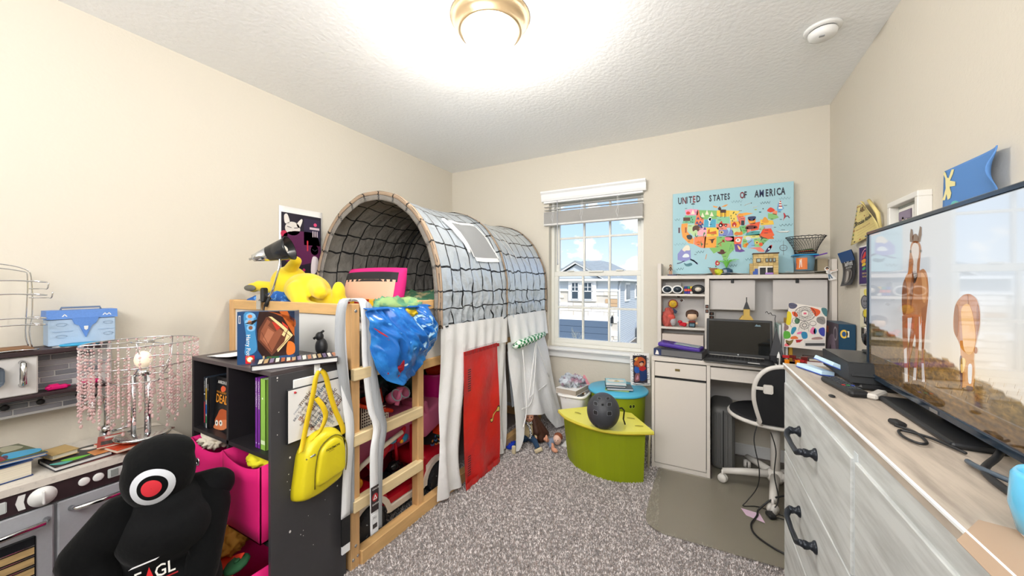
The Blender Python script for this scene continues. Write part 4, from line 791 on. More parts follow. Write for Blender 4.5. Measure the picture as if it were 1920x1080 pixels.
for y0 in (2.42, 2.52):
    g = G(); g.grid(3, 10, lambda a, b: arch(aw(1.66-.2*b), y0+.1*b+.012*a, .012)); part('window_binding', g, m_fwhite, tent)
# curtain
XC = CX+HW
def cur(y0, y1, z0, z1, nm, m, fl=0, amp=.012, fr=42, seed=0, ny=36, nz=26, zb=None, xo=0, label=None, fy=0):
    def f(a, b):
        y = y0+(y1-y0)*a; zt = z1; zl = zb(y) if zb else z0; z = zt+(zl-zt)*b; k = .25+.75*min(1, b*1.2)
        x = XC + xo + fl*b*(1+fy*a) + k*(amp*math.sin(y*fr+seed+2*math.sin(z*5)) + amp*1.2*noise.noise(V((y*9+seed, z*2.5, seed))))
        return V((x, y + .01*noise.noise(V((z*4, y*3, seed)))*b, z))
    g = G(); g.grid(ny, nz, f); return part(nm, g, m, tent, label=label)
m_red = M('red_satin', 'D62824', .36, b=(6, .5, .04)); m_cg = M('grey_white_curtain', 'FAFBFD', .45, transl=.12, b=(9, .4, .03))
cur(1.575, 1.79, .03, 1.01, 'curtain_strip', m_fwhite, -.01, .016, 50, 1)
cur(1.78, 2.34, .82, 1.01, 'curtain_top', m_fwhite, .0, .007, 60, 2)
cur(2.17, 2.345, .02, .84, 'curtain_strip', m_fwhite, .0, .012, 60, 3, xo=-.012)
dr = cur(1.775, 2.18, .02, .835, 'door_flap', m_red, .015, .009, 24, 4, 60, 50, xo=.012, label='red satin door flap')
g = G(); g.grid(40, 3, lambda a, b: (XC+.024+.004*math.sin(a*60), 1.77+.415*a, .835-.022*b)); part('door_header', g, M('dark_red_band', 'A81C20', .5), tent)
g = G(); g.grid(40, 4, lambda a, b: (XC+.032+.003*math.sin(a*30), 1.777+.405*a, .045-.04*b)); part('door_hem', g, M('red_hem', 'D6302C', .5), tent)
DX = XC+.062
prn('door_knob_print', tent, pl((DX, 1.97, .40), (.05, 1, 0), (0, 0, 1)), (1, 0, 0), [('s', '1B1A18', [(.028, -.028), (.055, -.03), (.065, -.005), (.10, .012), (.115, .028), (.14, .025), (.142, -.005), (.118, -.012), (.10, -.002), (.072, -.022), (.062, -.055), (.035, -.055)]), '+', ('s', 'E9CF6A', [(.033, -.034), (.053, -.034), (.062, -.01), (.10, .006), (.118, .022), (.134, .018), (.135, -.002), (.118, -.006), (.10, .0), (.068, -.02), (.056, -.05), (.038, -.05)])], sy=1)
prn('zip_stitch_print', tent, pl((XC+.036, 1.79, 0), (0, 1, 0), (0, 0, 1)), (1, 0, .0), [('l', '202226', .006, [(0, z), (.028, z)]) for z in [.60+k*.014 for k in range(10)]] + [('l', '202226', .006, [(.0, z), (.028, z)]) for z in [.09+k*.014 for k in range(9)]] + [('l', '3A3C40', .002, [(y, .842), (y+.003, .854)]) for y in [.0+k*.009 for k in range(42)]], sy=1)
# second bay: white top, rolled checked blind, net triangles, gathered opening
cur(2.34, 3.06, .80, 1.01, 'curtain_top', m_fwhite, .03, .008, 40, 5)
hem = lambda y: .02 if y < 2.365 else (.02+(y-2.365)/.09*.23 if y < 2.455 else (.25-.05*(y-2.455)/.25 if y < 2.70 else max(.03, .2-(y-2.70)*1.0)))
cur(2.34, 3.0, 0, .81, 'curtain_skirt', m_cg, .075, .014, 24, 6, 60, 34, zb=hem, xo=.005, fy=1.7)
g = G(); g.tube([(XC+.04, 2.355, .775), (XC+.055, 2.42, .79), (XC+.06, 2.55, .795), (XC+.062, 2.68, .80), (XC+.065, 2.8, .81), (XC+.062, 2.88, .815)], [.012, .03, .027, .03, .027, .018], 14)
def chk(t, p):
    c = nn(t, 'ShaderNodeTexChecker', i_Scale=34.0); c.inputs['Color1'].default_value = (*lin('1E7F45'), 1); c.inputs['Color2'].default_value = (*lin('E8F2EA'), 1); tcx = nn(t, 'ShaderNodeTexCoord'); t.links.new(tcx.outputs['Object'], c.inputs['Vector']); t.links.new(c.outputs[0], p.inputs['Base Color'])
g.noise(.01, 25, 3); part('rolled_blind', g, M('green_check', '1E7F45', .6, extra=chk), tent, label='rolled green and white checked blind')
for tri in ([(2.36, .74), (2.47, .74), (2.44, .33), (2.36, .33)], [(2.72, .76), (2.86, .52), (2.86, .36), (2.78, .36), (2.66, .60)]):
    prn('net_panel', tent, pl((XC+.062, 0, 0), (.0, 1, 0), (-.10, 0, 1)), (1, 0, .1), [('p', '9FA5AC', [(y, z) for y, z in tri])], sy=1)
for pts in ([(2.36, .33), (2.55, .36), (2.7, .78), (2.48, .36)], [(2.45, .75), (2.44, .33), (2.36, .20)], [(2.70, .78), (2.90, .45)], [(2.5, .38), (2.92, .40)]):
    g = G(); g.tube([(XC+.068-.11*(z-.81)*.8, y, z) for y, z in cat_rom(pts, 6, False)], .004, 6); part('seam_binding', g, m_fwhite, tent)
# ---- martial arts belts over the front post
m_belt = M('white_belt', 'EDEEF0', .8, stretch=(200, 200, 8), b=(1, .6, .004)); m_beltg = M('grey_belt', 'A9ACB0', .8, stretch=(200, 200, 8), b=(1, .6, .004))
def belt(name_label, loops, ends, loc):
    t = thing('martial_arts_belt', name_label, 'belt', loc, 0, None)
    for nm, pts, wv, mt, wd_ in loops: part(nm, ribbon(cr_(pts, 7), wv, wd_, .004), mt, t)
    for nm, g, mt in ends: part(nm, g, mt, t)
    return t
x1 = BX1
e1 = [('black_bar', G().box(x1+.016, x1+.0235, .982, 1.022, .155, .27), m_blk), ('belt_tip', G().box(x1+.016, x1+.023, .984, 1.021, .12, .155), m_belt)]
belt('white belt with black bar hanging straight down beside the front post', [('strand', [(x1-.03, 1.055, 1.165), (x1-.01, 1.03, 1.178), (x1+.006, 1.0, 1.16), (x1+.012, .985, 1.10), (x1+.014, .99, .95), (x1+.014, 1.01, .75), (x1+.018, 1.022, .62), (x1+.02, 1.008, .45), (x1+.019, 1.0, .27)], (0, 1, .0), m_belt, .04),
    ('strand', [(x1-.03, 1.045, 1.170), (x1+.0, 1.01, 1.172), (x1+.022, .978, 1.13), (x1+.026, .97, 1.0), (x1+.022, .99, .85), (x1+.006, 1.03, .66), (x1+.002, 1.035, .45), (x1+.002, 1.035, .26)], (.5, .9, 0), m_beltg, .036)], e1, (x1, 1.0, .12))
lb = [('label_patch', G().box(x1+.0485, x1+.053, 1.106, 1.146, .235, .345), M('belt_label_black', '33282A', .7)), ('tip_patch', G().box(x1+.0485, x1+.052, 1.108, 1.144, .14, .22), m_belt)]
b2_ = belt('white and grey belt with black label patch hanging over the ladder', [('strand', [(x1-.03, 1.06, 1.168), (x1-.02, 1.09, 1.176), (x1+.0, 1.105, 1.16), (x1+.008, 1.11, 1.08), (x1+.012, 1.112, .9), (x1+.02, 1.13, .7), (x1+.03, 1.155, .6), (x1+.04, 1.13, .5), (x1+.045, 1.125, .35), (x1+.047, 1.126, .135)], (0, 1, 0), m_belt, .042),
    ('strand', [(x1-.03, 1.075, 1.17), (x1+.004, 1.12, 1.15), (x1+.014, 1.135, 1.05), (x1+.018, 1.14, .85), (x1+.03, 1.17, .66), (x1+.034, 1.185, .58), (x1+.04, 1.16, .48), (x1+.041, 1.15, .3), (x1+.041, 1.15, .14)], (.3, .95, 0), m_beltg, .04)], lb, (x1, 1.12, .135))
prn('label_print', b2_, pl((x1+.053, 1.106, .235), (0, 1, 0), (0, 0, 1)), (1, 0, 0), [('t', 'GRACIE', .004, .096, .011), ('t', 'BARRA', .005, .028, .0115), ('e', 'B0282E', .02, .062, .016, .018), '+', ('p', 'F2EEEA', [(.009, .053), (.031, .053), (.02, .076)]), '+', ('p', 'B0282E', [(.015, .057), (.025, .057), (.02, .067)])], sy=1)
prn('tip_print', b2_, pl((x1+.052, 1.106, .235), (0, 1, 0), (0, 0, 1)), (1, 0, 0), [('p', '3A3432', [(.008, -.075), (.032, -.075), (.032, -.055), (.008, -.055)]), ('t', '3A3432', 'M1', .010, -.035, .016)], sy=1)
# ---- plush, pillow, bedding on the bed
m_ply = M('yellow_velour', 'EBCF1B', .8, sheen=.3, b=(90, .15, .003)); m_ply_in = M('grey_ear_lining', '6B6A62', .8)
ps = thing('yellow_plush_toy', 'plump yellow plush animal lying on its side by the clamp lamp', 'plush toy', (-1.98, 1.20, 1.09))
c = (-1.98, 1.20, 1.09)
blob('body', [('e', (-2.10, 1.22, 1.245), (.105, .095, .105)), ('e', (-1.93, 1.22, 1.205), (.15, .10, .10), (0, 8, 0)), ('c', (-1.90, 1.14, 1.21), (-1.80, 1.10, 1.155), .055, .036), ('c', (-1.83, 1.20, 1.225), (-1.72, 1.15, 1.20), .05, .034), ('c', (-1.80, 1.24, 1.16), (-1.67, 1.22, 1.15), .06, .045), ('e', (-1.66, 1.21, 1.20), (.03, .035, .06)), ('c', (-1.86, 1.13, 1.12), (-1.72, 1.12, 1.115), .045, .04)], .009, m_ply, ps, w=True)
blob('ear', [('c', (-2.15, 1.17, 1.22), (-2.27, 1.14, 1.235), .035, .03), ('e', (-2.30, 1.13, 1.225), (.05, .03, .028))], .006, m_ply, ps, w=True)
blob('ear', [('c', (-2.07, 1.2, 1.32), (-1.99, 1.19, 1.37), .035, .028)], .006, m_ply, ps, w=True)
g = G(); g.ell((-2.29, 1.105, 1.222), (.045, .01, .018), (0, 0, 10)); part('ear_lining', g, m_ply_in, ps)
m_ptn = M('blue_cloud_cotton', '1F5FB4', .8, n=(26, .5, .55, .6), c2='5E9ADC')
crump('blue_pillow', 'blue', 'pillow', (-2.12, 1.15, 1.11), (.24, .07, .07), m_ptn, 6, .2, 1.6)
COL.objects['blue_pillow']['label'] = 'blue patterned crumpled pillow under the yellow plush head'
pw = thing('picture_pillow', 'square pillow with magenta edge and yellow and maroon stripes at the tent mouth', 'pillow', (-1.70, 1.44, 1.08), 0, rxyz=(-14, 0, 6))
def pil(w_, h_, d, x=0): 
    g = G(); n = 22
    def f(a, b, s): u, v = 2*a-1, 2*b-1; k = (1-u**4)*(1-v**4); return (u*w_/2*(1-.04*v*v), s*d/2*k**.45, h_/2+v*h_/2*(1-.05*u*u))
    g.grid(n, n, lambda a, b: f(a, b, -1)); g.grid(n, n, lambda a, b: f(a, b, 1)); bmesh.ops.remove_doubles(g.b, verts=g.b.verts, dist=.0005); return g
part('cushion', pil(.44, .27, .10), M('pillow_magenta', 'C81A72', .8), pw, False)
# printed front follows the cushion front
def pf(x, y): 
    u, v = x/.22, (y-.135)/.135; k = max(0, (1-u**4)*(1-v**4)); return V((x*(1-.04*v*v), -.05*k**.45, .135+(y-.135)*(1-.05*u*u)))
def pgrid(x0, x1, y0, y1, col, nx=10, ny=5): return [('p', col, [(x0+(x1-x0)*i/nx, y0+(y1-y0)*j/ny), (x0+(x1-x0)*(i+1)/nx, y0+(y1-y0)*j/ny), (x0+(x1-x0)*(i+1)/nx, y0+(y1-y0)*(j+1)/ny), (x0+(x1-x0)*i/nx, y0+(y1-y0)*(j+1)/ny)]) for i in range(nx) for j in range(ny)]
prn('pillow_print', pw, pf, (0, -1, 0), pgrid(-.205, .19, .172, .232, '1B1B20') + pgrid(-.19, .18, .065, .185, 'DDAF95') + [*pgrid(-.19, .18, .008, .07, 'E9B521')] + ['+'] + sum([pgrid(x, x+.035, .008, .068, 'A81E22', 2, 3) for x in (-.155, -.085, -.01, .06, .125)], []), sy=1, w=False, base=.002, step=.0008)
m_grn = M('green_leaf_cotton', '5F9A78', .85, n=(16, .4, .5, .6), c2='D8CFA0')
m_tq = M('teal_red_cotton', '2E7F72', .85, n=(11, .4, .5, .58), c2='B4483A')
def cloth_on(name, label, c, r, m, seed, amp=.35, fr=2.6): return crump(name, label, 'bedding', c, r, m, seed, amp, fr)
cloth_on('quilt', 'green printed quilt bunched up inside the tent', (-1.66, 1.92, 1.07), (.26, .34, .12), m_grn, 8, .18)
cloth_on('quilt', 'teal and red patterned blanket at the back corner of the quilt', (-1.66, 2.35, 1.10), (.25, .25, .14), m_tq, 9, .2)
cloth_on('bed_sheet', 'pale green sheet with yellow edge spilling over the ladder opening', (-1.385, 1.31, 1.125), (.06, .19, .045), M('pale_green_cotton', '5C9674', .85, n=(9, .3, .5, .58), c2='8FAE72'), 3, .22)
cloth_on('bed_sheet', 'crumpled yellow bit of sheet on top of the blue cover', (-1.335, 1.33, 1.098), (.035, .09, .028), M('sheet_yellow', 'D9B820', .8), 12, .25)
# blue cover hanging over the ladder opening
bot = lambda s: [(.0, .93), (.12, .86), (.2, .80), (.35, .765), (.55, .79), (.75, .85), (.9, .885), (1.0, .93)]
def bz(s):
    q = bot(s)
    for (a, za), (b_, zb_) in zip(q, q[1:]):
        if s <= b_: return za+(zb_-za)*(s-a)/(b_-a)
    return q[-1][1]
def bcv(a, b):
    y = 1.10+.405*a; zt = 1.125
    if b < .12: return V((-1.42+.12*b/.12, y, zt+.01*math.sin(b/.12*3.14)))
    k = (b-.12)/.88; z = zt+(bz(a)-zt)*k; bulge = .075*math.sin(min(1, k*1.15)*2.6)*(1-(2*a-1)**4*.7)
    r = .032*(.5-abs(noise.noise(V((y*13+z*4, z*5, 1.5))))*2) + .016*(.5-abs(noise.noise(V((y*25+z*16, z*13, 7))))*2)
    y2 = 1.3+(y-1.3)*(1-.10*k*k) + .02*k*math.sin(z*20) + .04*k*k*(1 if a > .5 else 0)*a
    return V((-1.315+bulge+r, y2, z))
bc = thing('blue_cover', 'shiny blue printed cover hanging bunched over the ladder opening', 'bedding', (-1.32, 1.3, .77))
g = G(); g.grid(64, 56, bcv, thick=.003); part('cloth', g, M('blue_sateen', '1C66B8', .24, n=(7, .35, .5, .6), c2='2F86D6'), bc)
def onb(x, y): return bcv(x, .12+.88*y) + V((.004, 0, 0))
prn('cover_print', bc, onb, (1, 0, 0), [('k', '9CC4DE', .045, [(.62, .34), (.62, .22), (.72, .16), (.84, .2), (.84, .32), (.74, .34)]), ('k', '9CC4DE', .05, [(.60, .62), (.72, .56), (.86, .50), (.95, .44)]), ('k', '8FBEDC', .03, [(.66, .72), (.8, .72), (.9, .66)]), ('s', 'A81C30', [(.25, .80), (.33, .72), (.38, .66), (.40, .8), (.32, .9), (.22, .9)]), ('s', 'A81C30', [(.03, .36), (.12, .42), (.14, .48), (.05, .46)]), ('e', '4F9BDE', .3, .3, .02, .015), ('e', '4F9BDE', .42, .45, .018, .014), ('e', '4F9BDE', .2, .2, .02, .015), ('e', '5FA6E2', .5, .56, .02, .02), ('e', 'D9E8F4', .42, .74, .02, .016)], sy=1, base=.001)
# ---- clamp lamp
la2 = thing('clamp_lamp', 'chrome and black gooseneck lamp clamped to the bed head rail', 'lamp', (-2.05, BY0+.01, 1.13))
g = G(); g.box(-2.065, -2.025, 1.025, 1.037, 1.11, 1.19, .003); g.box(-2.06, -2.03, 1.02, 1.09, 1.157, 1.167, .002); part('clamp', g, m_chr, la2)
g = G(); g.box(-2.02, -1.995, 1.02, 1.05, 1.15, 1.225, .006); g.tube([(-2.005, 1.035, 1.2), (-1.99, 1.05, 1.17), (-1.985, 1.03, 1.13)], .010); part('clamp_grip', g, m_blk, la2)
neck = cat_rom([(-2.0, 1.04, 1.18), (-1.95, 1.03, 1.185), (-1.90, 1.02, 1.215), (-1.87, 1.02, 1.27), (-1.86, 1.03, 1.34), (-1.87, 1.035, 1.385)], 6, False)
g = G(); g.tube(neck, .0055, 10); part('gooseneck', g, m_chr, la2)
ax0, ax1 = V((-1.965, .975, 1.375)), V((-1.84, 1.07, 1.425)); dq = (ax1-ax0).normalized(); Q = dq.to_track_quat('Z', 'X').to_matrix().to_4x4()
g = G(); g.lathe([(0, -.03), (.006, -.03), (.006, -.012), (.018, -.01), (.02, .0), (.036, .06)], ax0, 28, Q); part('shade_collar', g, m_chr, la2)
g = G(); g.lathe([(.0362, .06), (.056, .15), (.062, .165), (.058, .163), (.034, .065)], ax0, 32, Q); part('shade', g, M('gloss_black_shade', '232427', .22), la2)
g = G(); g.ell(ax0+dq*.125, .026); part('bulb', g, M('frosted_bulb', 'F4F0E6', .3), la2)
g = G(); g.tube(cat_rom([(-1.995, 1.03, 1.13), (-1.99, 1.02, 1.08), (-2.01, 1.015, 1.02), (-2.0, 1.02, .95)], 5, False), .0035, 6); part('cord', g, m_blk, la2)
# ---- poster on the left wall
po = thing('wall_poster', 'dark purple poster with white border pinned behind the clamp lamp', 'poster', (XL, 1.47, 1.5))
g = G(); g.grid(10, 10, lambda a, b: (XL+.004+.006*abs(a-.5)*b, 1.327+.295*a, 1.27+.48*b), thick=.001); part('sheet', g, M('print_white', 'EFEDEA', .4), po)
prn('poster_print', po, pl((XL+.010, 1.327, 1.27), (0, 1, 0), (0, 0, 1)), (1, 0, 0), [('r', '1D1626', .012, .01, .283, .44), '+', ('s', '5A1A4A', [(.02, .15), (.12, .1), (.27, .16), (.26, .3), (.18, .33), (.03, .3)]), ('r', '2E2440', .16, .24, .275, .42), ('e', 'E0DAD4', .085, .34, .05, .045), ('s', 'E8E2DC', [(.035, .37), (.03, .42), (.05, .43), (.065, .38)]), ('s', 'E8E2DC', [(.11, .37), (.14, .41), (.15, .40), (.13, .35)]), ('e', 'C02A50', .03, .30, .022, .022), ('e', 'E6DCE0', .235, .21, .028, .035), ('r', 'C9283A', .02, .02, .27, .035), '+', ('l', '1D1626', .004, [(.05, .35), (.075, .345)]), ('l', '1D1626', .004, [(.095, .345), (.12, .35)]), ('r', 'D8C6CE', .2, .35, .27, .365), ('r', 'D8C6CE', .22, .30, .227, .34), ('r', 'D8C6CE', .235, .30, .242, .34), ('r', 'D8C6CE', .25, .30, .257, .34), ('l', '1D1626', .005, [(.22, .215), (.235, .205)]), ('l', '1D1626', .005, [(.24, .205), (.255, .215)]), ('r', 'C83040', .18, .2, .19, .27), ('e', 'E04878', .24, .385, .012, .012), ('s', 'E6DCE0', [(.21, .05), (.25, .06), (.26, .15), (.22, .16)]), ('e', 'F0D8E0', .08, .06, .01, .01), ('e', 'F0D8E0', .12, .05, .012, .012), ('e', 'B02A5A', .16, .07, .01, .01)], sy=1)
# ============================================================ toys under the loft bed
m_tred = M('toy_red', 'C01228', .3); m_tpink = M('toy_pink', 'D26E92', .4); m_twht = M('toy_cream', 'EDE3D3', .45); m_tire = M('toy_tyre', '26272B', .7); m_mag = M('toy_magenta', 'C6157A', .35); m_or = M('toy_orange', 'F0421A', .35)
tk = thing('toy_ride_car', 'large red and cream doll car with black tyres under the bed', 'toy car', (-1.58, 1.42, 0))
def wheel(x, y, z, r, side=1):
    X = rot(0, 90, 0); g = G(); g.lathe([(r*.62, -.03), (r*.95, -.028), (r, -.018), (r, .018), (r*.95, .028), (r*.64, .03)], (x, y, z), 28, X)
    for k in range(16):
        a = 6.2832*k/16; g.cbox((x+.026, y+r*.96*math.cos(a), z+r*.96*math.sin(a)), (.012, .012, .02), r=(math.degrees(a), 0, 0))
    wv = part('wheel', g, m_tire, tk); g = G(); g.lathe([(r*.64, .028), (r*.6, .02), (r*.5, .008), (r*.2, .02), (r*.17, .03), (0, .03)], (x, y, z), 24, X)
    for k in range(5):
        a = 6.2832*k/5; g.cyl((x+.02, y, z), (x+.022, y+r*.58*math.cos(a), z+r*.58*math.sin(a)), r*.1)
    part('hub', g, M('toy_hub_silver', 'BFC4C8', .25, .6), wv)
for y, z in ((1.205, .088), (1.70, .088)):
    wheel(-1.43, y, z, .086)
g = G()
for yc in (1.205, 1.70):
    pts = [(yc+.13*math.cos(t), .088+.125*math.sin(t)) for t in [math.pi*k/12 for k in range(13)]]; inn = [(yc+.10*math.cos(t), .088+.10*math.sin(t)) for t in [math.pi*k/12 for k in range(12, -1, -1)]]
    g.prism(pts+inn, .10, lambda x, y, h: (-1.415-h, x, y))
g.box(-1.52, -1.418, 1.32, 1.59, .075, .115, .006); part('fender', g, m_twht, tk)
g = G(); g.prism([(1.285, .12), (1.60, .12), (1.60, .235), (1.575, .235), (1.56, .15), (1.32, .15), (1.285, .24), (1.26, .24)], .045, lambda x, y, h: (-1.425-h, x, y)); g.box(-1.47, -1.43, 1.51, 1.545, .15, .46, .01, seg=2); g.box(-1.72, -1.44, 1.60, 1.84, .16, .24, .03, seg=3, smooth=True); g.box(-1.72, -1.44, 1.10, 1.28, .19, .25, .03, seg=3, smooth=True); part('body', g, m_tred, tk)
g = G(); g.box(-1.74, -1.44, 1.2, 1.8, .09, .13, .01); g.box(-1.74, -1.72, 1.1, 1.8, .13, .46, .01); part('floor_pan', g, M('toy_dark_red', '8E1426', .4), tk)
g = G(); g.tube([(-1.43, 1.13, .37), (-1.43, 1.16, .385), (-1.43, 1.30, .43), (-1.43, 1.42, .455)], .012, 8); g.tube([(-1.43, 1.13, .37), (-1.43, 1.13, .2)], .011, 8); part('roll_bar', g, m_twht, tk)
part('ground_mat', G().box(-1.9, -1.40, 1.12, 1.84, .0, .001), M('mat_grey_felt', '6D7073', .95, n=(120, .4)), tk) if 0 else None
g = G(); g.box(-2.2, -1.405, 1.12, 1.95, 0, .0018); single('felt_mat', g, M('mat_grey_felt', '6D7073', .95, n=(120, .4)), 'grey felt mat under the doll car beneath the bed', 'mat', (-1.8, 1.5, 0))
g = G(); g.box(-1.415, -1.392, 1.56, 1.86, .002, .03, .008, seg=2); single('blue_tray_edge', g, M('toy_blue', '1E4FC0', .35), 'blue plastic tray edge beside the rear tyre of the doll car', 'tray', (-1.40, 1.7, 0.002))
# things inside the car opening
g = G(); g.box(-1.56, -1.48, 1.34, 1.42, .15, .22, .012, seg=2); g.lathe([(.022, 0), (.022, .01), (.014, .012), (0, .012)], (-1.48, 1.38, .185), 18, rot(0, 90, 0)); single('toy_camera', g, m_blk, 'black toy camera inside the doll car', 'toy', (-1.52, 1.38, .132))
g = G(); g.ell((-1.56, 1.50, .18), (.06, .065, .045)); g.ell((-1.52, 1.45, .24), (.03, .04, .03)); single('black_helmet_toy', g, M('gloss_black', '151515', .2), 'glossy black rounded toy inside the doll car', 'toy', (-1.56, 1.50, .132))
# plane toy with red propeller
pt = thing('toy_plane', 'red toy plane with blue and white propeller behind the middle rung', 'toy', (-1.50, 1.42, .29))
g = G(); g.tube([(-1.52, 1.27, .31), (-1.5, 1.33, .35), (-1.48, 1.39, .40)], [.03, .028, .018], 10); g.tube([(-1.50, 1.45, .28), (-1.48, 1.42, .40)], .009, 8); part('body', g, m_tred, pt)
g = G(); g.ell((-1.44, 1.425, .44), (.012, .045, .02), (50, 0, 0)); part('propeller', g, m_tred, pt); g = G(); g.ell((-1.45, 1.37, .425), (.012, .03, .018), (-20, 0, 0)); g.ell((-1.45, 1.455, .405), (.012, .03, .022), (10, 0, 0)); part('wing', g, M('toy_sky_blue', '3E98C4', .3, alpha=.95), pt); g = G(); g.ell((-1.435, 1.42, .405), .011); part('nose', g, M('toy_amber', 'E79A1C', .3), pt)
g = G(); g.box(-1.80, -1.55, 1.16, 1.75, .3, .50, .03, seg=3, smooth=True); single('pink_toy_box', g, m_tpink, 'large dusty pink plastic toy box behind the ladder', 'toy box', (-1.68, 1.45, .30))
g = G(); g.box(-1.64, -1.5, 1.15, 1.22, .24, .30, .01); g.ell((-1.47, 1.17, .285), (.02, .03, .025)); single('amber_toy', g, M('toy_amber', 'E79A1C', .3), 'amber and dark toy beside the cream roll bar', 'toy', (-1.55, 1.18, .24))
# upper pile
bs = thing('mesh_basket', 'white mesh basket with red rim behind the top rung', 'basket', (-1.55, 1.25, .5))
g = G(); Z0 = .50
for k in range(14):
    y = 1.17+k*.0125; g.cyl((-1.44, y, Z0), (-1.44, y, .655-k*.0045), .0022, n=5)
for k in range(10): z = Z0+k*.014; g.cyl((-1.44, 1.17, z), (-1.44, 1.335-.02*(k > 7), z), .0022, n=5)
part('mesh_side', g, m_twht, bs); g = G(); g.box(-1.62, -1.45, 1.17, 1.33, Z0, .58); part('basket_body', g, M('basket_dark', '5A4A46', .8), bs)
g = G(); g.tube([(-1.44, 1.15, .675), (-1.44, 1.25, .625), (-1.44, 1.36, .585)], .009, 8); g.tube([(-1.62, 1.15, .665), (-1.62, 1.36, .585)], .009, 8); g.tube([(-1.44, 1.36, .585), (-1.62, 1.36, .585)], .009, 8); part('rim', g, m_or, bs)
g = G(); g.lathe([(.05, 0), (.062, .07), (.066, .075), (.06, .073), (.05, .004)], (-1.58, 1.37, .585), 24, rot(10, -20, 0)); single('orange_bucket', g, m_or, 'orange plastic bucket behind the top rung', 'bucket', (-1.58, 1.37, .585))
for y, lbl in ((1.40, 'dusty pink toy mug with grey rim, nearer the mesh basket'), (1.46, 'dusty pink toy mug with grey rim, right beside the second post')):
    t = thing('toy_mug', lbl, 'toy mug', (-1.50, y, .59), 0, 'pink toy mugs'); X = rot(0, 60, 0)
    g = G(); g.lathe([(.0, 0), (.028, .0), (.032, .06), (.028, .058), (.026, .006)], (0, 0, .035), 20, X); part('cup', g, m_tpink, t, False); g = G(); g.tube([X @ V((.031*math.cos(a), .031*math.sin(a), .06)) + V((0, 0, .035)) for a in [6.283*k/20 for k in range(20)]], .0035, 6, True); part('rim', g, M('rim_grey', '9AA4AC', .4), t, False)
g = G(); g.tube([(-1.45, 1.40, .60), (-1.46, 1.43, .655), (-1.465, 1.44, .68)], [.012, .013, .018], 12); g.lathe([(.02, 0), (.021, .006), (0, .008)], (-1.465, 1.442, .678), 16); single('toy_bottle', g, m_tpink, 'dusty pink toy bottle leaning between the two mugs', 'toy', (-1.45, 1.41, .59))
crump('dark_cloth', 'dark teal glossy cloth heap under the bed slats', 'cloth', (-1.75, 1.35, .66), (.16, .2, .08), M('dark_teal_satin', '17383C', .35), 14, .35)
crump('dark_bag', 'dark maroon plastic bag under the blue cover', 'bag', (-1.62, 1.25, .71), (.07, .09, .04), M('dark_maroon', '3A2830', .4), 15, .35)
g = G(); g.box(-2.2, -1.85, 1.2, 2.2, .002, .70, .02); single('storage_tote', g, M('tote_black', '17181A', .6), 'large black storage tote at the back under the bed', 'tote', (-2.02, 1.7, 0))
# right of second post
g = G(); g.grid(20, 10, lambda a, b: (-1.58+.12*math.cos(6.2832*a)*(.75+.25*b), 1.88+.13*math.sin(6.2832*a)*(.75+.25*b), .50+.17*b), cx=True, thick=.004); g.box(-1.64, -1.5, 1.8, 1.95, .50, .505); mb = single('magenta_bucket', g, m_mag, 'magenta plastic bucket beside the white curtain', 'bucket', (-1.58, 1.88, .50))
g = G(); g.ell((-1.60, 1.90, .68), (.085, .10, .05)); single('orange_bowl', g, m_or, 'orange rounded bowl upside down on the magenta bucket', 'bowl', (-1.60, 1.90, .66))
g = G(); g.cbox((-1.56, 1.72, .43), (.2, .22, .14), .02, (18, 0, 0), 3, True); g.cbox((-1.56, 1.66, .49), (.205, .03, .13), .01, (18, 0, 0)); single('pink_case', g, m_tpink, 'tilted dusty pink plastic case right of the second post', 'case', (-1.56, 1.72, .36))
g = G(); g.prism([(1.78, .30), (1.95, .30), (1.95, .50), (1.87, .46)], .16, lambda x, y, h: (-1.45-h, x, y)); single('orange_wedge', g, m_or, 'bright orange plastic wedge beside the white curtain', 'toy', (-1.5, 1.88, .30))
crump('teal_cushion', 'dark teal round cushion at the top of the toy pile', 'cushion', (-1.72, 1.75, .66), (.12, .16, .12), M('dark_teal_velvet', '16423F', .5), 16, .08)
def chev(t, p):
    tcx = nn(t, 'ShaderNodeTexCoord'); sp = nn(t, 'ShaderNodeSeparateXYZ'); t.links.new(tcx.outputs['Object'], sp.inputs[0])
cbag = thing('chevron_bag', 'black fabric bag with multicoloured chevron print beside the curtain', 'bag', (-1.6, 1.80, .03))
blob('bag_body', [('e', (-1.58, 1.84, .20), (.10, .12, .15)), ('e', (-1.58, 1.82, .12), (.11, .13, .1)), ('e', (-1.57, 1.86, .29), (.07, .09, .05))], .012, M('bag_black_brown', '1F1719', .8), cbag, w=True)
cv = []; cc_ = ['E8D9A8', 'C8452C', '3F6FA0', 'B99A3A', '7A4A8A', '4F8A5A', 'E08A3A', 'F0E6D6']; r = random.Random(2)
for i in range(9):
    for j in range(12):
        y, z, c_ = 1.735+i*.024, .045+j*.022, cc_[r.randrange(8)]; cv += [('p', c_, [(y, z), (y+.010, z-.008), (y+.010, z+.002), (y, z+.010)]), ('p', c_, [(y+.010, z-.008), (y+.020, z), (y+.020, z+.010), (y+.010, z+.002)])]
def bagf(y, z): q = max(0, 1-((y-1.83)/.145)**2-((z-.17)/.19)**2); return V((-1.58+.105*math.sqrt(q) if q > 0 else -1.60, y, z))
prn('chevron_print', cbag, bagf, (1, 0, 0), [s for s in cv if max(((s[2][0][0]-1.825)/.115)**2+((s[2][0][1]-.165)/.145)**2, 0) < .95], sy=1, base=.006)
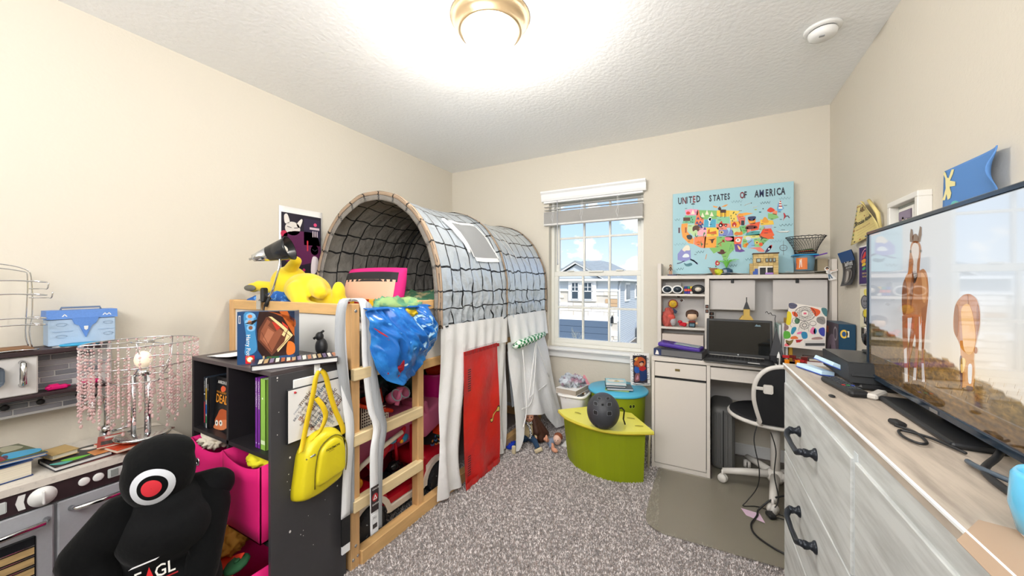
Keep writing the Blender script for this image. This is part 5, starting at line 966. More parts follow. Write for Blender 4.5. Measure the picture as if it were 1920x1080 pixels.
# ---- dolls on the floor
m_skin = M('doll_vinyl', 'E0A183', .45); m_hair = M('doll_hair_brown', '4A2A1B', .6, stretch=(60, 60, 3), n=(2, .45)); m_jean = M('doll_jeans', '2C4868', .85, n=(60, .2)); m_sole = M('doll_sole', 'CDBF9E', .7)
dl = thing('jeans_doll', 'long brown haired doll in jeans and cream jacket sitting under the curtain', 'doll', (-1.225, 2.545, 0), 26)
blob('body', [('e', (0, .03, .075), (.045, .035, .05)), ('e', (0, .03, .12), (.042, .03, .04)), ('c', (0, .02, .15), (0, .02, .175), .012, .012), ('c', (-.04, .02, .13), (-.06, -.01, .07), .014, .01), ('c', (.04, .02, .13), (.06, -.02, .06), .014, .01)], .005, M('cream_jacket', 'CDBB92', .8), dl)
blob('head', [('e', (.01, .015, .205), (.034, .033, .038)), ('e', (.01, -.018, .20), (.005, .006, .006)), ('e', (-.018, .0, .195), (.01, .01, .01))], .0035, m_skin, dl)
for x, nm in ((-.003, 'eye'), (.023, 'eye')):
    g = G(); g.ell((x, -.017, .212), (.0045, .003, .0055), sub=2); part(nm, g, m_blk, dl, False)
g = G(); g.ell((.01, -.017, .190), (.007, .003, .002), sub=2); part('mouth', g, M('doll_lips', 'A04038', .4), dl, False)
blob('hair', [('e', (.01, .035, .215), (.042, .035, .042)), ('c', (.04, .02, .20), (.065, .0, .09), .018, .03), ('c', (.055, .03, .2), (.10, .01, .04), .02, .035), ('c', (-.03, .03, .20), (-.055, .04, .10), .016, .022), ('e', (.08, .02, .06), (.05, .03, .06)), ('c', (.04, .04, .2), (.13, .05, .06), .03, .035)], .006, m_hair, dl)
for s, kx in ((-1, -.105), (1, .07)):
    blob('trouser_leg', [('c', (.02*s, .02, .035), (.02*s+(kx-.02*s)*.55, -.06, .05), .028, .022), ('c', (.02*s+(kx-.02*s)*.55, -.06, .05), (kx, -.15, .028), .022, .018)], .005, m_jean, dl)
    g = G(); g.cbox((kx+.003*s, -.175, .030), (.03, .020, .062), .009, (0, 0 if s < 0 else 60, -10), 3, True); part('shoe', g, m_sole, dl, False)
    g = G(); g.ell((kx, -.160, .026), (.015, .013, .02)); part('sock', g, m_blk, dl, False)
g = G(); g.tube([(-.01, -.012, .165), (.012, -.016, .13), (.02, -.025, .09), (.012, -.04, .055)], .009, 8); g.tube([(-.025, .0, .165), (0, -.012, .16), (.03, .0, .165)], .009, 8)
def chk2(t, p):
    c = nn(t, 'ShaderNodeTexChecker', i_Scale=110.0); c.inputs['Color1'].default_value = (.9, .9, .9, 1); c.inputs['Color2'].default_value = (.02, .02, .02, 1); tcx = nn(t, 'ShaderNodeTexCoord'); t.links.new(tcx.outputs['Object'], c.inputs['Vector']); t.links.new(c.outputs[0], p.inputs['Base Color'])
part('scarf', g, M('checked_scarf', 'DDDDDD', .8, extra=chk2), dl, False)
g = G(); g.ell((.058, -.028, .055), (.011, .012, .009)); part('hand', g, m_skin, dl, False)
d2 = thing('baby_doll', 'small doll lying on its back with bare soles beside the lime bench', 'doll', (-1.03, 2.62, 0), 10)
blob('head', [('e', (.015, .0, .045), (.033, .033, .04)), ('e', (.01, -.034, .045), (.006, .006, .006))], .0035, M('pale_vinyl', 'E9C2AE', .45), d2)
blob('body', [('e', (-.03, -.02, .03), (.03, .05, .028)), ('c', (-.03, -.04, .03), (-.015, -.10, .03), .016, .014)], .005, M('grey_blue_romper', '8391A8', .8), d2)
blob('leg', [('c', (-.05, -.05, .05), (-.06, -.09, .075), .016, .014), ('e', (-.045, -.11, .09), (.012, .014, .028))], .0035, m_skin, d2); blob('leg', [('c', (-.01, -.07, .03), (.01, -.13, .025), .016, .014), ('e', (.025, -.15, .03), (.026, .014, .017), (0, 20, 0))], .0035, m_skin, d2)
for x in (.006, .026):
    g = G(); g.ell((x, -.032, .052), (.003, .0025, .004), sub=2); part('eye', g, m_blk, d2, False)
blob('hair', [('e', (.02, .015, .06), (.036, .032, .035))], .004, M('doll_hair_auburn', '8A4A2A', .6), d2)
crump('dark_blue_cloth', 'bright blue cloth corner under the curtain beside the doll shoe', 'cloth', (-1.315, 2.44, .012), (.03, .06, .012), M('bright_blue_cloth', '1B3FC4', .6), 17, .3)
# ============================================================ lime bench, round drum, things by the window
m_lime = M('lime_plastic', '95A514', .45); m_lid = M('pale_yellow_lid', 'E6DF5A', .35); m_cyl = M('sky_blue_lid', '4FB4D6', .35)
ben = thing('storage_bench', 'lime green curved storage bench with pale yellow lid', 'storage bench', (-.6, 2.42, 0))
bo_ = cat_rom([(-.90, 2.44), (-.80, 2.33), (-.63, 2.262), (-.47, 2.265), (-.33, 2.34)], 5, False) + [V((-.47, 2.545)), V((-.74, 2.54))]
lo_ = cat_rom([(-.926, 2.405), (-.815, 2.293), (-.632, 2.217), (-.472, 2.219), (-.278, 2.318)], 5, False) + [V((-.455, 2.582)), V((-.755, 2.575))]
g = G(); n_ = len(bo_); zs = [0, .02, .05, .34]
P = []
for z in zs:
    k = .93+.07*z/.34
    for p in bo_: P.append((-.6+(p.x+.6)*k, 2.42+(p.y-2.42)*k+.04*(1-z/.34), z))
g.faces(P, [(i*n_+k, i*n_+(k+1) % n_, (i+1)*n_+(k+1) % n_, (i+1)*n_+k) for i in range(3) for k in range(n_)] + [tuple(range(n_)), tuple(3*n_+k for k in range(n_))]); part('body', g, m_lime, ben)
g = G(); g.prism([(p.x, p.y) for p in lo_], .016, lambda x, y, h: (x, y, .342+h)); ld = part('lid', g, m_lid, ben); bv = ld.modifiers.new('b', 'BEVEL'); bv.width = .004; bv.segments = 2
g = G(); g.prism([(-.6+(p.x+.6)*1.004, 2.42+(p.y-2.42)*1.004) for p in lo_], .004, lambda x, y, h: (x, y, .338+h)); part('lid_rim', g, M('amber_lid_rim', 'C9B02A', .4), ben)
for x, y, a in ((-.78, 2.40, -20), (-.66, 2.50, 0), (-.44, 2.47, 0), (-.37, 2.36, 20)):
    prn('finger_hole', ld, pl((x, y, .3585), (math.cos(R(a)), math.sin(R(a)), 0), (-math.sin(R(a)), math.cos(R(a)), 0)), (0, 0, 1), [('e', '6B6410', 0, .003, .026, .010), '+', ('e', 'BFB53A', 0, -.002, .024, .0075)], sy=1)
drm = thing('storage_drum', 'round lime storage drum with sky blue lid and two eye holes', 'storage stool', (-.60, 2.825, 0))
g = G(); g.lathe([(.185, 0), (.185, .02), (.20, .43), (.20, .432)], (-.60, 2.825, 0), 44); db = part('body', g, m_lime, drm)
g = G(); g.lathe([(.215, .430), (.222, .434), (.222, .446), (.217, .450), (0, .450)], (-.60, 2.825, 0), 52); part('lid', g, m_cyl, drm)
for ang in (-52, -45):
    a = R(ang); c_ = V((-.60+.1965*math.cos(a), 2.825+.1965*math.sin(a), .372)); nx_ = V((math.cos(a), math.sin(a), 0)); tx_ = V((-math.sin(a), math.cos(a), 0))
    prn('eye_hole', db, pl(c_, tx_, (0, 0, 1)), nx_, [('e', 'C8DC4A', 0, 0, .0125, .0145), '+', ('e', '2A3208', 0, 0, .0098, .0118)], sy=1, base=.003)
# books on the drum
zz = .451
for lbl, c_, sz, col, rz in (('open lime folder at the bottom of the book pile on the blue lid', (-.60, 2.80), (.17, .15, .008), 'A9C84E', 12), ('white covered book, wide and second from the bottom on the blue lid', (-.585, 2.79), (.19, .13, .014), '3E4E5A', 20), ('thin dark spined book third from the bottom on the blue lid', (-.615, 2.80), (.145, .13, .012), '27323E', 17), ('pale blue picture book on top of the pile on the blue lid', (-.615, 2.815), (.15, .125, .022), 'A8D4DA', 17)):
    book(lbl, (c_[0], c_[1], zz), sz, M('cover_'+col, col, .35), rz, None if 'top of' not in lbl else [('s', 'EDE8D8', [(.03, .02), (.12, .02), (.13, .08), (.02, .08)]), '+', ('s', 'D9C36A', [(.06, .03), (.1, .03), (.09, .06)]), ('t', '2B7F8C', 'Animals', .03, .095, .022), ('s', '3C6B78', [(.065, .045), (.09, .045), (.085, .06)])], pages=m_pgw, group=None); zz += sz[2]+.0003
# comic art board
ca = thing('comic_board', 'comic art board with blue and red crouching figure leaning behind the drum', 'board', (-.455, 2.97, .452), 0, rxyz=(-7, 0, 24))
part('board', G().box(-.075, .075, 0, .006, 0, .25, .001), M('print_white', 'EFEDEA', .4), ca, False)
r = random.Random(8)
prn('board_print', ca, pl((-.075, 0, 0), (1, 0, 0), (0, 0, 1)), (0, -1, 0), [('l', '2A2A30', .003, [(r.uniform(.004, .146), z), (r.uniform(.004, .146), z+.006)]) for z in [k*.0035+.004 for k in range(68)]] + [('r', '3B3540', .022, .02, .128, .23), '+', ('s', 'B5562E', [(.03, .17), (.07, .22), (.115, .20), (.11, .15), (.05, .14)]), ('s', '2C5AA8', [(.03, .13), (.05, .16), (.07, .12), (.06, .09), (.035, .10)]), ('s', '243A6A', [(.07, .04), (.12, .05), (.12, .12), (.08, .14)]), ('s', '8A5A5A', [(.03, .03), (.07, .04), (.07, .09), (.04, .09)]), '+', ('s', 'B8282C', [(.065, .13), (.1, .15), (.12, .13), (.09, .11)]), ('e', 'D8A080', .085, .165, .013, .016), ('s', '20202E', [(.07, .18), (.1, .19), (.105, .17), (.09, .178), (.075, .17)]), ('s', 'D8A050', [(.03, .2), (.06, .22), (.05, .19)]), ('s', 'C88A9A', [(.04, .045), (.06, .05), (.055, .08)])], sy=1, w=False, mat=GLOSS)
# helmet
hm = thing('helmet', 'matte charcoal skate helmet with vent holes resting on the yellow lid', 'helmet', (-.560, 2.222, .359), 12)
g = G(); g.ell((0, 0, .108), (.098, .112, .108), (0, 0, 0), 4)
bmesh.ops.delete(g.b, geom=[v for v in g.b.verts if v.co.y > .05], context='VERTS'); part('shell', g, M('charcoal_shell', '3B3D42', .5), hm, False)
g = G(); g.ell((0, 0.004, .108), (.088, .10, .098), (0, 0, 0), 3); bmesh.ops.delete(g.b, geom=[v for v in g.b.verts if v.co.y > .055], context='VERTS'); part('liner', g, m_blk, hm, False)
def hmp(x, z): 
    q = max(.02, 1-(x/.098)**2-((z-.108)/.108)**2); return V((x, -.112*math.sqrt(q), z))
for x, z, w_, h_ in ((-.040, .172, .011, .008), (.038, .174, .011, .008), (-.040, .126, .012, .011), (.040, .128, .012, .011), (-.036, .036, .012, .008), (.048, .034, .010, .008), (-.02, .198, .010, .004), (.03, .20, .010, .004)):
    g = G(); n_ = [V((a, b)) for a, b in ((-1, -.7), (-.8, -1), (.8, -1), (1, -.6), (.9, .8), (.6, 1), (-.8, 1), (-1, .7))]; g.faces([hmp(x+p.x*w_*1.13, z+p.y*h_*1.13)*1.002 + V((0, -.001, 0)) for p in n_], [tuple(range(8))]); part('vent_rim', g, M('light_grey_rim', '8E9298', .5), hm, False)
    g = G(); g.faces([hmp(x+p.x*w_, z+p.y*h_)*1.004 + V((0, -.0018, 0)) for p in n_], [tuple(range(8))]); part('vent', g, m_blk, hm, False)
g = G(); g.cbox(hmp(0, .172), (.014, .008, .022), .003, (25, 0, 0)); part('clip', g, m_blk, hm, False)
g = G(); g.tube([(.08, .02, .12), (.11, .03, .125), (.125, .06, .10), (.12, .08, .04), (.13, .09, .005)], .005, 6); part('strap', g, m_blk, hm, False)
# white bin with thick book and bag
wb = thing('white_bin', 'white plastic bin full of small toys between bench and curtain', 'bin', (-.90, 2.74, 0))
g = G(); g.grid(24, 8, lambda a, b: (lambda t, k: (-.90+(.10*k)*(abs(math.cos(t))**.35)*(1 if math.cos(t) > 0 else -1), 2.74+(.15*k)*(abs(math.sin(t))**.35)*(1 if math.sin(t) > 0 else -1), .40*b))(6.2832*a, .55+.45*b), cx=True, thick=.005); g.box(-.98, -.82, 2.62, 2.86, 0, .01); part('tub', g, m_plas, wb)
g = G(); g.tube([(-.90+.105*(abs(math.cos(t))**.35)*(1 if math.cos(t) > 0 else -1), 2.74+.155*(abs(math.sin(t))**.35)*(1 if math.sin(t) > 0 else -1), .402) for t in [6.2832*k/32+.01 for k in range(32)]], .011, 8, True); part('rim', g, m_plas, wb)
r = random.Random(12); cols = ['C9A21E', 'C8321E', '2E6CB0', '3E8A3E', 'E8E2D6', 'D98A1E', '22262A']
for k in range(22):
    x, y = -.90+r.uniform(-.07, .07), 2.74+r.uniform(-.12, .11)
    if k < 9: x, y = -.97+.018*k, 2.605+r.uniform(0, .02)
    g = G(); g.cbox((x, y, .393), (r.uniform(.02, .035), r.uniform(.012, .02), .022), .004, (0, 0, r.uniform(0, 90))); single('toy_block', g, M('block_'+cols[k % 7], cols[k % 7], .4), 'small %s plastic toy piece in the white bin' % ('yellow', 'red', 'blue', 'green', 'cream', 'orange', 'black')[k % 7], 'toy', (x, y, .38), 'plastic toy pieces filling the white bin')
book('thick white phone-directory style book lying across the white bin', (-.92, 2.70, .413), (.17, .22, .04), M('white_cover_b', 'ECEBE8', .5), -8, pages=M('grey_tan_pages', 'B9AFA3', .9, stretch=(1, 1, 260), n=(2, .25)))
m_bagp = M('clear_plastic_bag', 'D5DCE6', .15, alpha=.8, n=(14, .3, .5, .6), c2='B48AA0', b=(10, .8, .03))
crump('plastic_bag', 'crinkled clear plastic bag with pink contents on the thick white book', 'bag', (-.93, 2.72, .487), (.085, .09, .035), m_bagp, 21, .5, 3, rough=.2)
g = G(); g.faces([V((-.86, 2.78, .44)), V((-.79, 2.80, .415)), V((-.79, 2.815, .415)), V((-.87, 2.86, .51)), V((-.88, 2.85, .51))], [(0, 1, 2, 3, 4)]); g.grid(8, 4, lambda a, b: (-.90+.11*a, 2.80+.05*b, .50-.085*a+.01*math.sin(5*a)), thick=.002); single('pink_folder', g, M('pink_folder', 'D98D97', .6), 'pink folder slanting out beside the plastic bag', 'folder', (-.84, 2.82, .415))
# folded step stand beside the bench
fs_ = thing('folding_stand', 'cream folded metal stand leaning between bench and desk', 'stand', (-.335, 2.60, 0))
g = G(); g.tube([(-.345, 2.585, 0.006), (-.343, 2.62, .18), (-.342, 2.63, .22)], .006, 8); g.tube([(-.345, 2.585, .006), (-.36, 2.66, .006), (-.352, 2.66, .16)], .006, 8); part('frame', g, M('cream_metal', 'CFC6A8', .4), fs_)
# ============================================================ desk with hutch
m_dw = M('desk_white', 'D9D2CA', .45); m_dwi = M('desk_white_inner', 'C9C6C3', .5)
DX0, DX1, DY0, DY1 = -.33, .718, 2.617, 3.10
dk_ = thing('writing_desk', 'white desk with cupboard, drawers and tall add-on shelf under the map', 'desk', (.2, 2.86, 0))
part('desktop', G().box(DX0, DX1, DY0, DY1, .726, .752, .002), m_dw, dk_)
part('side_panel', G().box(DX0, DX0+.018, DY0+.004, DY1, 0, .726, .001), m_dw, dk_); part('side_panel', G().box(0, .02, DY0+.004, DY1, 0, .726, .001), m_dw, dk_); part('side_panel', G().box(DX1-.018, DX1, DY0+.004, DY1, 0, .726, .001), m_dw, dk_)
part('base_board', G().box(DX0+.018, 0, DY0+.01, DY0+.025, 0, .035), m_dw, dk_); part('back_board', G().box(.02, DX1-.018, DY1-.016, DY1-.004, .40, .726), m_dwi, dk_); part('cabinet_floor', G().box(DX0+.018, 0, DY0+.02, DY1, .035, .05), m_dwi, dk_)
part('shadow_gap', G().box(DX0+.018, .0, DY0+.02, DY0+.03, .05, .72), m_blk, dk_)
drw = part('drawer', G().box(DX0+.02, -.003, DY0+.004, DY0+.02, .625, .718, .001), m_dw, dk_)
g = G(); g.box(-.185, -.155, DY0+.001, DY0+.006, .668, .684, .002); part('finger_pull', g, M('brass_pull', '8C7B52', .4, .8), drw)
part('door', G().box(DX0+.02, -.003, DY0+.004, DY0+.02, .04, .608, .001), m_dw, dk_)
part('drawer', G().box(.022, DX1-.02, DY0+.004, DY0+.02, .64, .716, .001), m_dw, dk_)
HY = 2.95
for x0 in (DX0, DX1-.026): part('hutch_post', G().box(x0, x0+.026, HY, DY1, .752, 1.402, .001), m_dw, dk_)
part('hutch_top', G().box(DX0+.026, DX1-.026, HY, DY1, 1.283, 1.309, .001), m_dw, dk_)
part('hutch_back', G().box(DX0+.026, DX1-.026, DY1-.008, DY1-.002, .755, 1.283), m_dwi, dk_)
part('hutch_divider', G().box(-.012, .016, HY, DY1-.008, .752, 1.283, .001), m_dw, dk_)
for z in (.925, 1.172): part('hutch_shelf', G().box(DX0+.026, -.012, HY+.002, DY1-.008, z-.016, z, .001), m_dw, dk_)
# sheets clipped inside the hutch
for x0, x1, z0, lbl in ((.020, .293, 1.063, 'large blank white sheet clipped inside the hutch beside the divider'), (.395, .68, 1.075, 'large blank white sheet clipped inside the hutch at the right')):
    t = thing('hanging_sheet', lbl, 'paper', ((x0+x1)/2, 2.99, z0)); part('sheet', G().box(x0, x1, 2.99, 2.992, z0, 1.272), M('sheet_grey_white', 'CFCBC8', .8), t); xm = x0+.14 if x0 < .1 else x0+.13
    part('clip', G().box(xm-.009, xm+.009, 2.982, 2.990, 1.252, 1.282, .002), m_blk, t)
# strips of photo booth pictures
def strip(c_, n_, w_, h_, label, rz=0, ax=1, plane=None):
    t = thing('photo_strip', label, 'photo', c_, 0); X = rot(0, rz, 0) @ rot(0, 0, 0)
    part('paper', G().cbox((0, 0, n_*h_/2), (w_, .0008, n_*h_), 0, (0, rz, 0)), M('print_white', 'EFEDEA', .4), t, False)
    sh = []
    for k in range(n_): sh += [('r', '2B2420', -w_/2+.002, k*h_+.002, w_/2-.002, (k+1)*h_-.002)]
    sh += ['+']
    for k in range(n_): sh += [('e', '8A5A48', 0, (k+.5)*h_, w_*.16, h_*.24)]
    prn('photo_print', t, pl((0, -.0005, 0), (math.cos(R(rz)), 0, -math.sin(R(rz))), (math.sin(R(rz)), 0, math.cos(R(rz)))), (0, -1, 0), sh, sy=1, w=False)
strip((.002, 2.949, 1.035), 2, .026, .032, 'two small portrait photos stuck one above the other on the hutch divider'); strip((.032, 3.05, .985), 2, .036, .028, 'small photo strip inside the hutch just right of the divider')
strip((-.195, 3.085, 1.14), 1, .022, .020, 'tiny square photo on the cubby back, the higher of two', 10); strip((-.165, 3.085, 1.11), 1, .022, .020, 'tiny square photo on the cubby back, the lower of two', -30)
# top cubby: goggles, puzzle cube, goggles
gl = thing('white_goggles', 'white round-rimmed dark goggles in the top left cubby', 'goggles', (-.235, 2.97, 1.174))
for x in (-.262, -.192):
    g = G(); X = rot(90, 0, 0) @ Matrix.Diagonal((1.08, .86, 1, 1)); g.lathe([(.024, -.004), (.034, -.002), (.036, .004), (.033, .011), (.025, .009)], (x, 2.97, 1.205), 28, X); part('rim', g, m_white, gl); g = G(); g.lathe([(0, .0125), (.0265, .0112), (.0265, .0105)], (x, 2.97, 1.205), 24, X); part('lens', g, M('dark_lens', '2A3540', .08), gl)
g = G(); g.tube([(-.235, 2.967, 1.208), (-.227, 2.966, 1.214), (-.22, 2.967, 1.208)], .006, 8); part('bridge', g, m_white, gl)
g = G(); g.box(-.28, -.17, 3.03, 3.08, 1.173, 1.255, .002); single('notepad', g, M('grey_card', 'B9B6B2', .8), 'grey notepad standing behind the white goggles', 'notepad', (-.22, 3.05, 1.173))
pc = thing('puzzle_cube', 'multicoloured twisty puzzle cube between the two goggles', 'puzzle', (-.125, 2.995, 1.173), 18)
g = G(); g.box(-.0262, .0262, -.0262, .0262, .0012, .054, .001); part('core', g, m_blk, pc, False); r = random.Random(5); qc = ['3A3F9A', '2F8F8A', 'E8C83A', 'E8604A', 'ECEAE2', '5A3A9A']
for i in range(3):
    for j in range(3):
        for k in range(3):
            if i == 1 and j == 1: continue
            g = G(); g.cbox(((i-1)*.0187, (j-1)*.0187, .0095+k*.0187), (.0172, .0172, .0172), .0015); part('cubie', g, M('cubie_'+qc[(i*5+j*7+k*3+i*k) % 6], qc[(i*5+j*7+k*3+i*k) % 6], .3), pc, False)
gg = thing('swim_goggles', 'black oval goggle case with cream front in the top left cubby', 'goggles', (-.055, 2.98, 1.173)); X = rot(90, 0, 0) @ Matrix.Diagonal((1.35, 1, 1, 1))
g = G(); g.lathe([(.031, -.01), (.034, .0), (.033, .01), (.026, .014)], (-.055, 2.98, 1.207), 30, X); part('rim', g, m_blk, gg); g = G(); g.lathe([(0, .016), (.024, .013)], (-.055, 2.98, 1.207), 26, X); part('face', g, M('cream_face', 'E3DACB', .4), gg)
# middle cubby
crump('salmon_plush', 'salmon coloured plush toy slumped at the left of the middle cubby', 'plush toy', (-.258, 3.0, .985), (.038, .045, .075), M('salmon_velour', 'B9574E', .85), 31, .25, 2)
g = G(); g.ell((-.225, 2.985, .965), (.025, .03, .035)); single('grey_mouse_toy', g, M('grey_shell', 'B4B2B4', .5), 'grey rounded toy in front of the salmon plush', 'toy', (-.225, 2.985, .927))
g = G(); g.ell((-.235, 2.975, .998), (.028, .022, .022), (0, 20, 0)); single('red_mitten', g, M('coral_felt', 'D2564A', .85), 'coral red plush mitten shape on the salmon plush', 'plush toy', (-.235, 2.975, .98))
rs = thing('award_rosette', 'maroon and gold award rosette pinned in the middle cubby', 'rosette', (-.225, 3.0, 1.095)); X = rot(90, 0, 0)
g = G(); g.faces([V((.036*(1+.09*(-1)**k)*math.cos(6.2832*k/36), 0, .036*(1+.09*(-1)**k)*math.sin(6.2832*k/36))) for k in range(36)] + [V((0, -.004, 0))], [(k, (k+1) % 36, 36) for k in range(36)]); part('ruffle', g, M('maroon_satin', '7A2A22', .5), rs, False)
g = G(); g.lathe([(.027, .004), (.027, .007), (0, .007)], (0, 0, 0), 28, X); part('medallion', g, M('gold_card', 'D8B02E', .5), rs, False); prn('medallion_print', rs, pl((-.02, -.0075, 0), (1, 0, 0), (0, 0, 1)), (0, -1, 0), [('t', '3A2410', 'Great', .005, .002, .012), ('t', '3A2410', 'Job', .011, -.010, .012)], sy=1, w=False)
g = G(); g.faces([V((.0, 0, -.03)), V((.03, 0, -.055)), (.02, 0, -.075), (-.005, 0, -.06)], [(0, 1, 2, 3)]); part('ribbon', g, M('navy_ribbon', '20304E', .6), rs, False)
fgm = thing('big_head_figure', 'small big-headed toy figure with brown hair in the middle cubby', 'figurine', (-.095, 2.985, .926))
blob('head', [('e', (0, 0, .085), (.038, .028, .034))], .003, M('toy_peach', 'E8C4A2', .5), fgm); blob('hair', [('e', (0, .006, .105), (.042, .032, .026)), ('e', (-.033, .0, .095), (.010, .02, .025)), ('e', (.034, .0, .095), (.009, .02, .022))], .003, M('toy_brown_hair', '4A3326', .6), fgm)
g = G(); g.box(-.022, .022, -.014, .014, 0, .045, .006, seg=2); part('coat', g, M('toy_black_coat', '242226', .6), fgm, False); g = G(); g.box(-.023, .023, -.016, .012, .034, .048, .004); part('scarf', g, M('toy_maroon', '7E2A20', .6), fgm, False); g = G(); g.box(-.016, .016, -.02, -.013, .008, .028, .001); part('book', g, M('toy_steel_blue', '5B7C8C', .5), fgm, False)
for x in (-.03, .03): g = G(); g.ell((x, -.004, .03), (.009, .009, .009), sub=2); part('hand', g, M('toy_peach', 'E8C4A2', .5), fgm, False)
g = G(); g.cbox((-.155, 2.98, .946), (.05, .03, .028), .006, (0, 8, 0)); g.ell((-.175, 2.975, .963), (.016, .013, .012)); g.cyl((-.145, 2.965, .94), (-.145, 2.958, .94), .01); single('red_toy_car', g, m_tred, 'small red toy car beside the big-headed figure', 'toy car', (-.155, 2.98, .927))
# bottom cubby and desk left
g = G(); g.box(-.30, -.02, 2.965, 3.06, .753, .87, .002); single('white_carton', g, M('white_carton', 'D2C6BC', .6), 'low white carton in the bottom left cubby', 'box', (-.16, 3.0, .753))
bd_ = thing('binder', 'black binder with white page edges under the purple device', 'binder', (-.16, 2.74, .753), -10); part('cover', G().box(-.15, .15, -.09, .09, 0, .05, .003), M('binder_black', '2A2C38', .4), bd_, False); part('pages', G().box(-.145, .151, -.0905, .085, .006, .044), M('grey_pages', '6E6E70', .8, stretch=(1, 1, 260), n=(2, .3)), bd_, False)
prn('spine_print', bd_, pl((-.15, -.0912, 0), (1, 0, 0), (0, 0, 1)), (0, -1, 0), [('r', '23305A', 0, .002, .05, .048), '+', ('p', 'E8E4DC', [(.01, .008), (.035, .008), (.03, .03), (.02, .04)])], sy=1, w=False)
pd = thing('purple_label_maker', 'purple handheld device with grey screen lying on the black binder', 'device', (-.16, 2.735, .806), 0, rxyz=(3, 4, -12))
g = G(); g.box(-.135, .135, -.055, .055, 0, .028, .01, seg=3); part('casing', g, M('purple_casing', '4E3596', .35), pd, False); g = G(); g.box(-.03, .125, -.04, .03, .028, .031, .002); part('screen', g, M('device_screen', '93A2AC', .15), pd, False); g = G(); g.box(-.115, -.08, -.02, .02, .027, .031, .003); g.box(-.07, -.045, -.03, .03, .028, .030, .002); part('button', g, M('deep_violet', '33206A', .3), pd, False)
# laptop
lp = thing('laptop', 'open black laptop with silver hinge bar on the desk', 'laptop', (.175, 2.69, .753), -4)
part('base', G().box(-.185, .185, -.11, .115, 0, .016, .003), M('laptop_black', '1A1B1D', .4), lp, False); part('base_trim', G().box(-.186, .186, -.111, .113, .003, .006), m_steel, lp, False)
g = G(); g.box(-.165, .14, .095, .10, .0165, .019); part('hinge_bar', g, M('silver_bar', 'C9C5BC', .3, .6), lp, False)
g = G()
for i in range(15):
    for j in range(5): g.box(-.168+i*.0205, -.151+i*.0205, -.02+j*.021, -.003+j*.021, .016, .0175)
part('keys', g, M('key_black', '101012', .5), lp, False, kind='stuff'); g = G(); g.box(-.06, .04, -.095, -.035, .016, .0165); part('touchpad', g, M('touchpad', '242527', .3), lp, False); g = G(); g.box(.05, .11, -.10, -.075, .0162, .0168); part('sticker', g, m_pale, lp, False)
sc_ = G(); sc_.X = Matrix.Translation((0, .118, .012)) @ rot(-6, 0, 0); sc_.box(-.185, .185, 0, .008, 0, .245, .004, seg=2); part('lid', sc_, M('laptop_black', '1A1B1D', .4), lp, False)
sc_ = G(); sc_.X = Matrix.Translation((0, .118, .012)) @ rot(-6, 0, 0); sc_.box(-.172, .172, -.0008, .0, .022, .232); part('screen', sc_, M('laptop_screen', '06090C', .06, coat=.5), lp, False)
sc_ = G(); sc_.X = Matrix.Translation((0, .118, .012)) @ rot(-6, 0, 0); sc_.lathe([(.0075, .0), (.0075, .0012), (0, .0013)], (0, -.0002, .011), 20, rot(90, 0, 0)); part('round_badge', sc_, m_steel, lp, False)
prn('screen_sticker', lp, pl((0, .118, .012), (1, 0, 0), (0, math.sin(R(6)), math.cos(R(6)))), (0, -1, .2), [('t', '8FA6B0', 'hp', -.0045, .008, .008), ('p', '6E8894', [(.09, .205), (.125, .205), (.12, .215), (.108, .213), (.1, .219)])], sy=1, w=False, base=.0022)
# things behind and right of the laptop
tw = thing('toy_tower', 'small gold brick tower with black pointed roof behind the laptop', 'toy', (.235, 2.93, .753))
part('plinth', G().box(.20, .275, 2.90, 2.97, .753, 1.0, .003), M('brick_tan', 'BFA366', .5), tw); part('shaft', G().box(.222, .258, 2.915, 2.95, 1.0, 1.075, .002), M('brick_gold', 'D0AE58', .4), tw)
g = G(); g.prism([(.195, 1.0), (.28, 1.0), (.262, 1.03), (.215, 1.03)], .05, lambda x, y, h: (x, 2.91+h, y)); part('buttress', g, M('brick_gold', 'D0AE58', .4), tw)
g = G(); g.lathe([(.026, 0), (.0, .06)], (.24, 2.932, 1.075), 4, rot(0, 0, 45), False); g.cyl((.24, 2.932, 1.12), (.24, 2.932, 1.155), .003, n=6); part('roof', g, M('brick_dark', '2C2E33', .4), tw)
g = G(); g.lathe([(.05, 0), (.0, .17)], (.385, 2.78, .80), 4, rot(0, 0, 40), False); g.box(.35, .42, 2.75, 2.82, .753, .80); single('black_pyramid', g, M('pyramid_black', '26262B', .5), 'tall black pyramid ornament right of the laptop', 'ornament', (.385, 2.78, .753))
g = G(); g.tube(cat_rom([(.385, 2.79, .97), (.38, 2.80, 1.02), (.383, 2.80, 1.045), (.366, 2.80, 1.048), (.358, 2.80, 1.062), (.347, 2.80, 1.055), (.338, 2.80, 1.07), (.33, 2.80, 1.06)], 5, False), .0018, 6); single('curly_wire', g, m_blk, 'thin curly black wire rising from the pyramid', 'wire', (.385, 2.79, .97))
ch = thing('rocket_figure', 'little white and black rocket model beside the laptop edge', 'model', (.382, 2.68, .753))
g = G(); g.lathe([(.02, 0), (.018, .006), (.007, .01), (.009, .05), (.007, .065), (.0, .085)], (.382, 2.68, .753), 16); part('body', g, m_plas, ch); g = G()
for a in (0, 120, 240): g.cyl((.382+.013*math.cos(R(a)), 2.68+.013*math.sin(R(a)), .757), (.382+.011*math.cos(R(a)), 2.68+.011*math.sin(R(a)), .80), .005)
part('booster', g, M('booster_black', '2A2A2A', .4), ch)
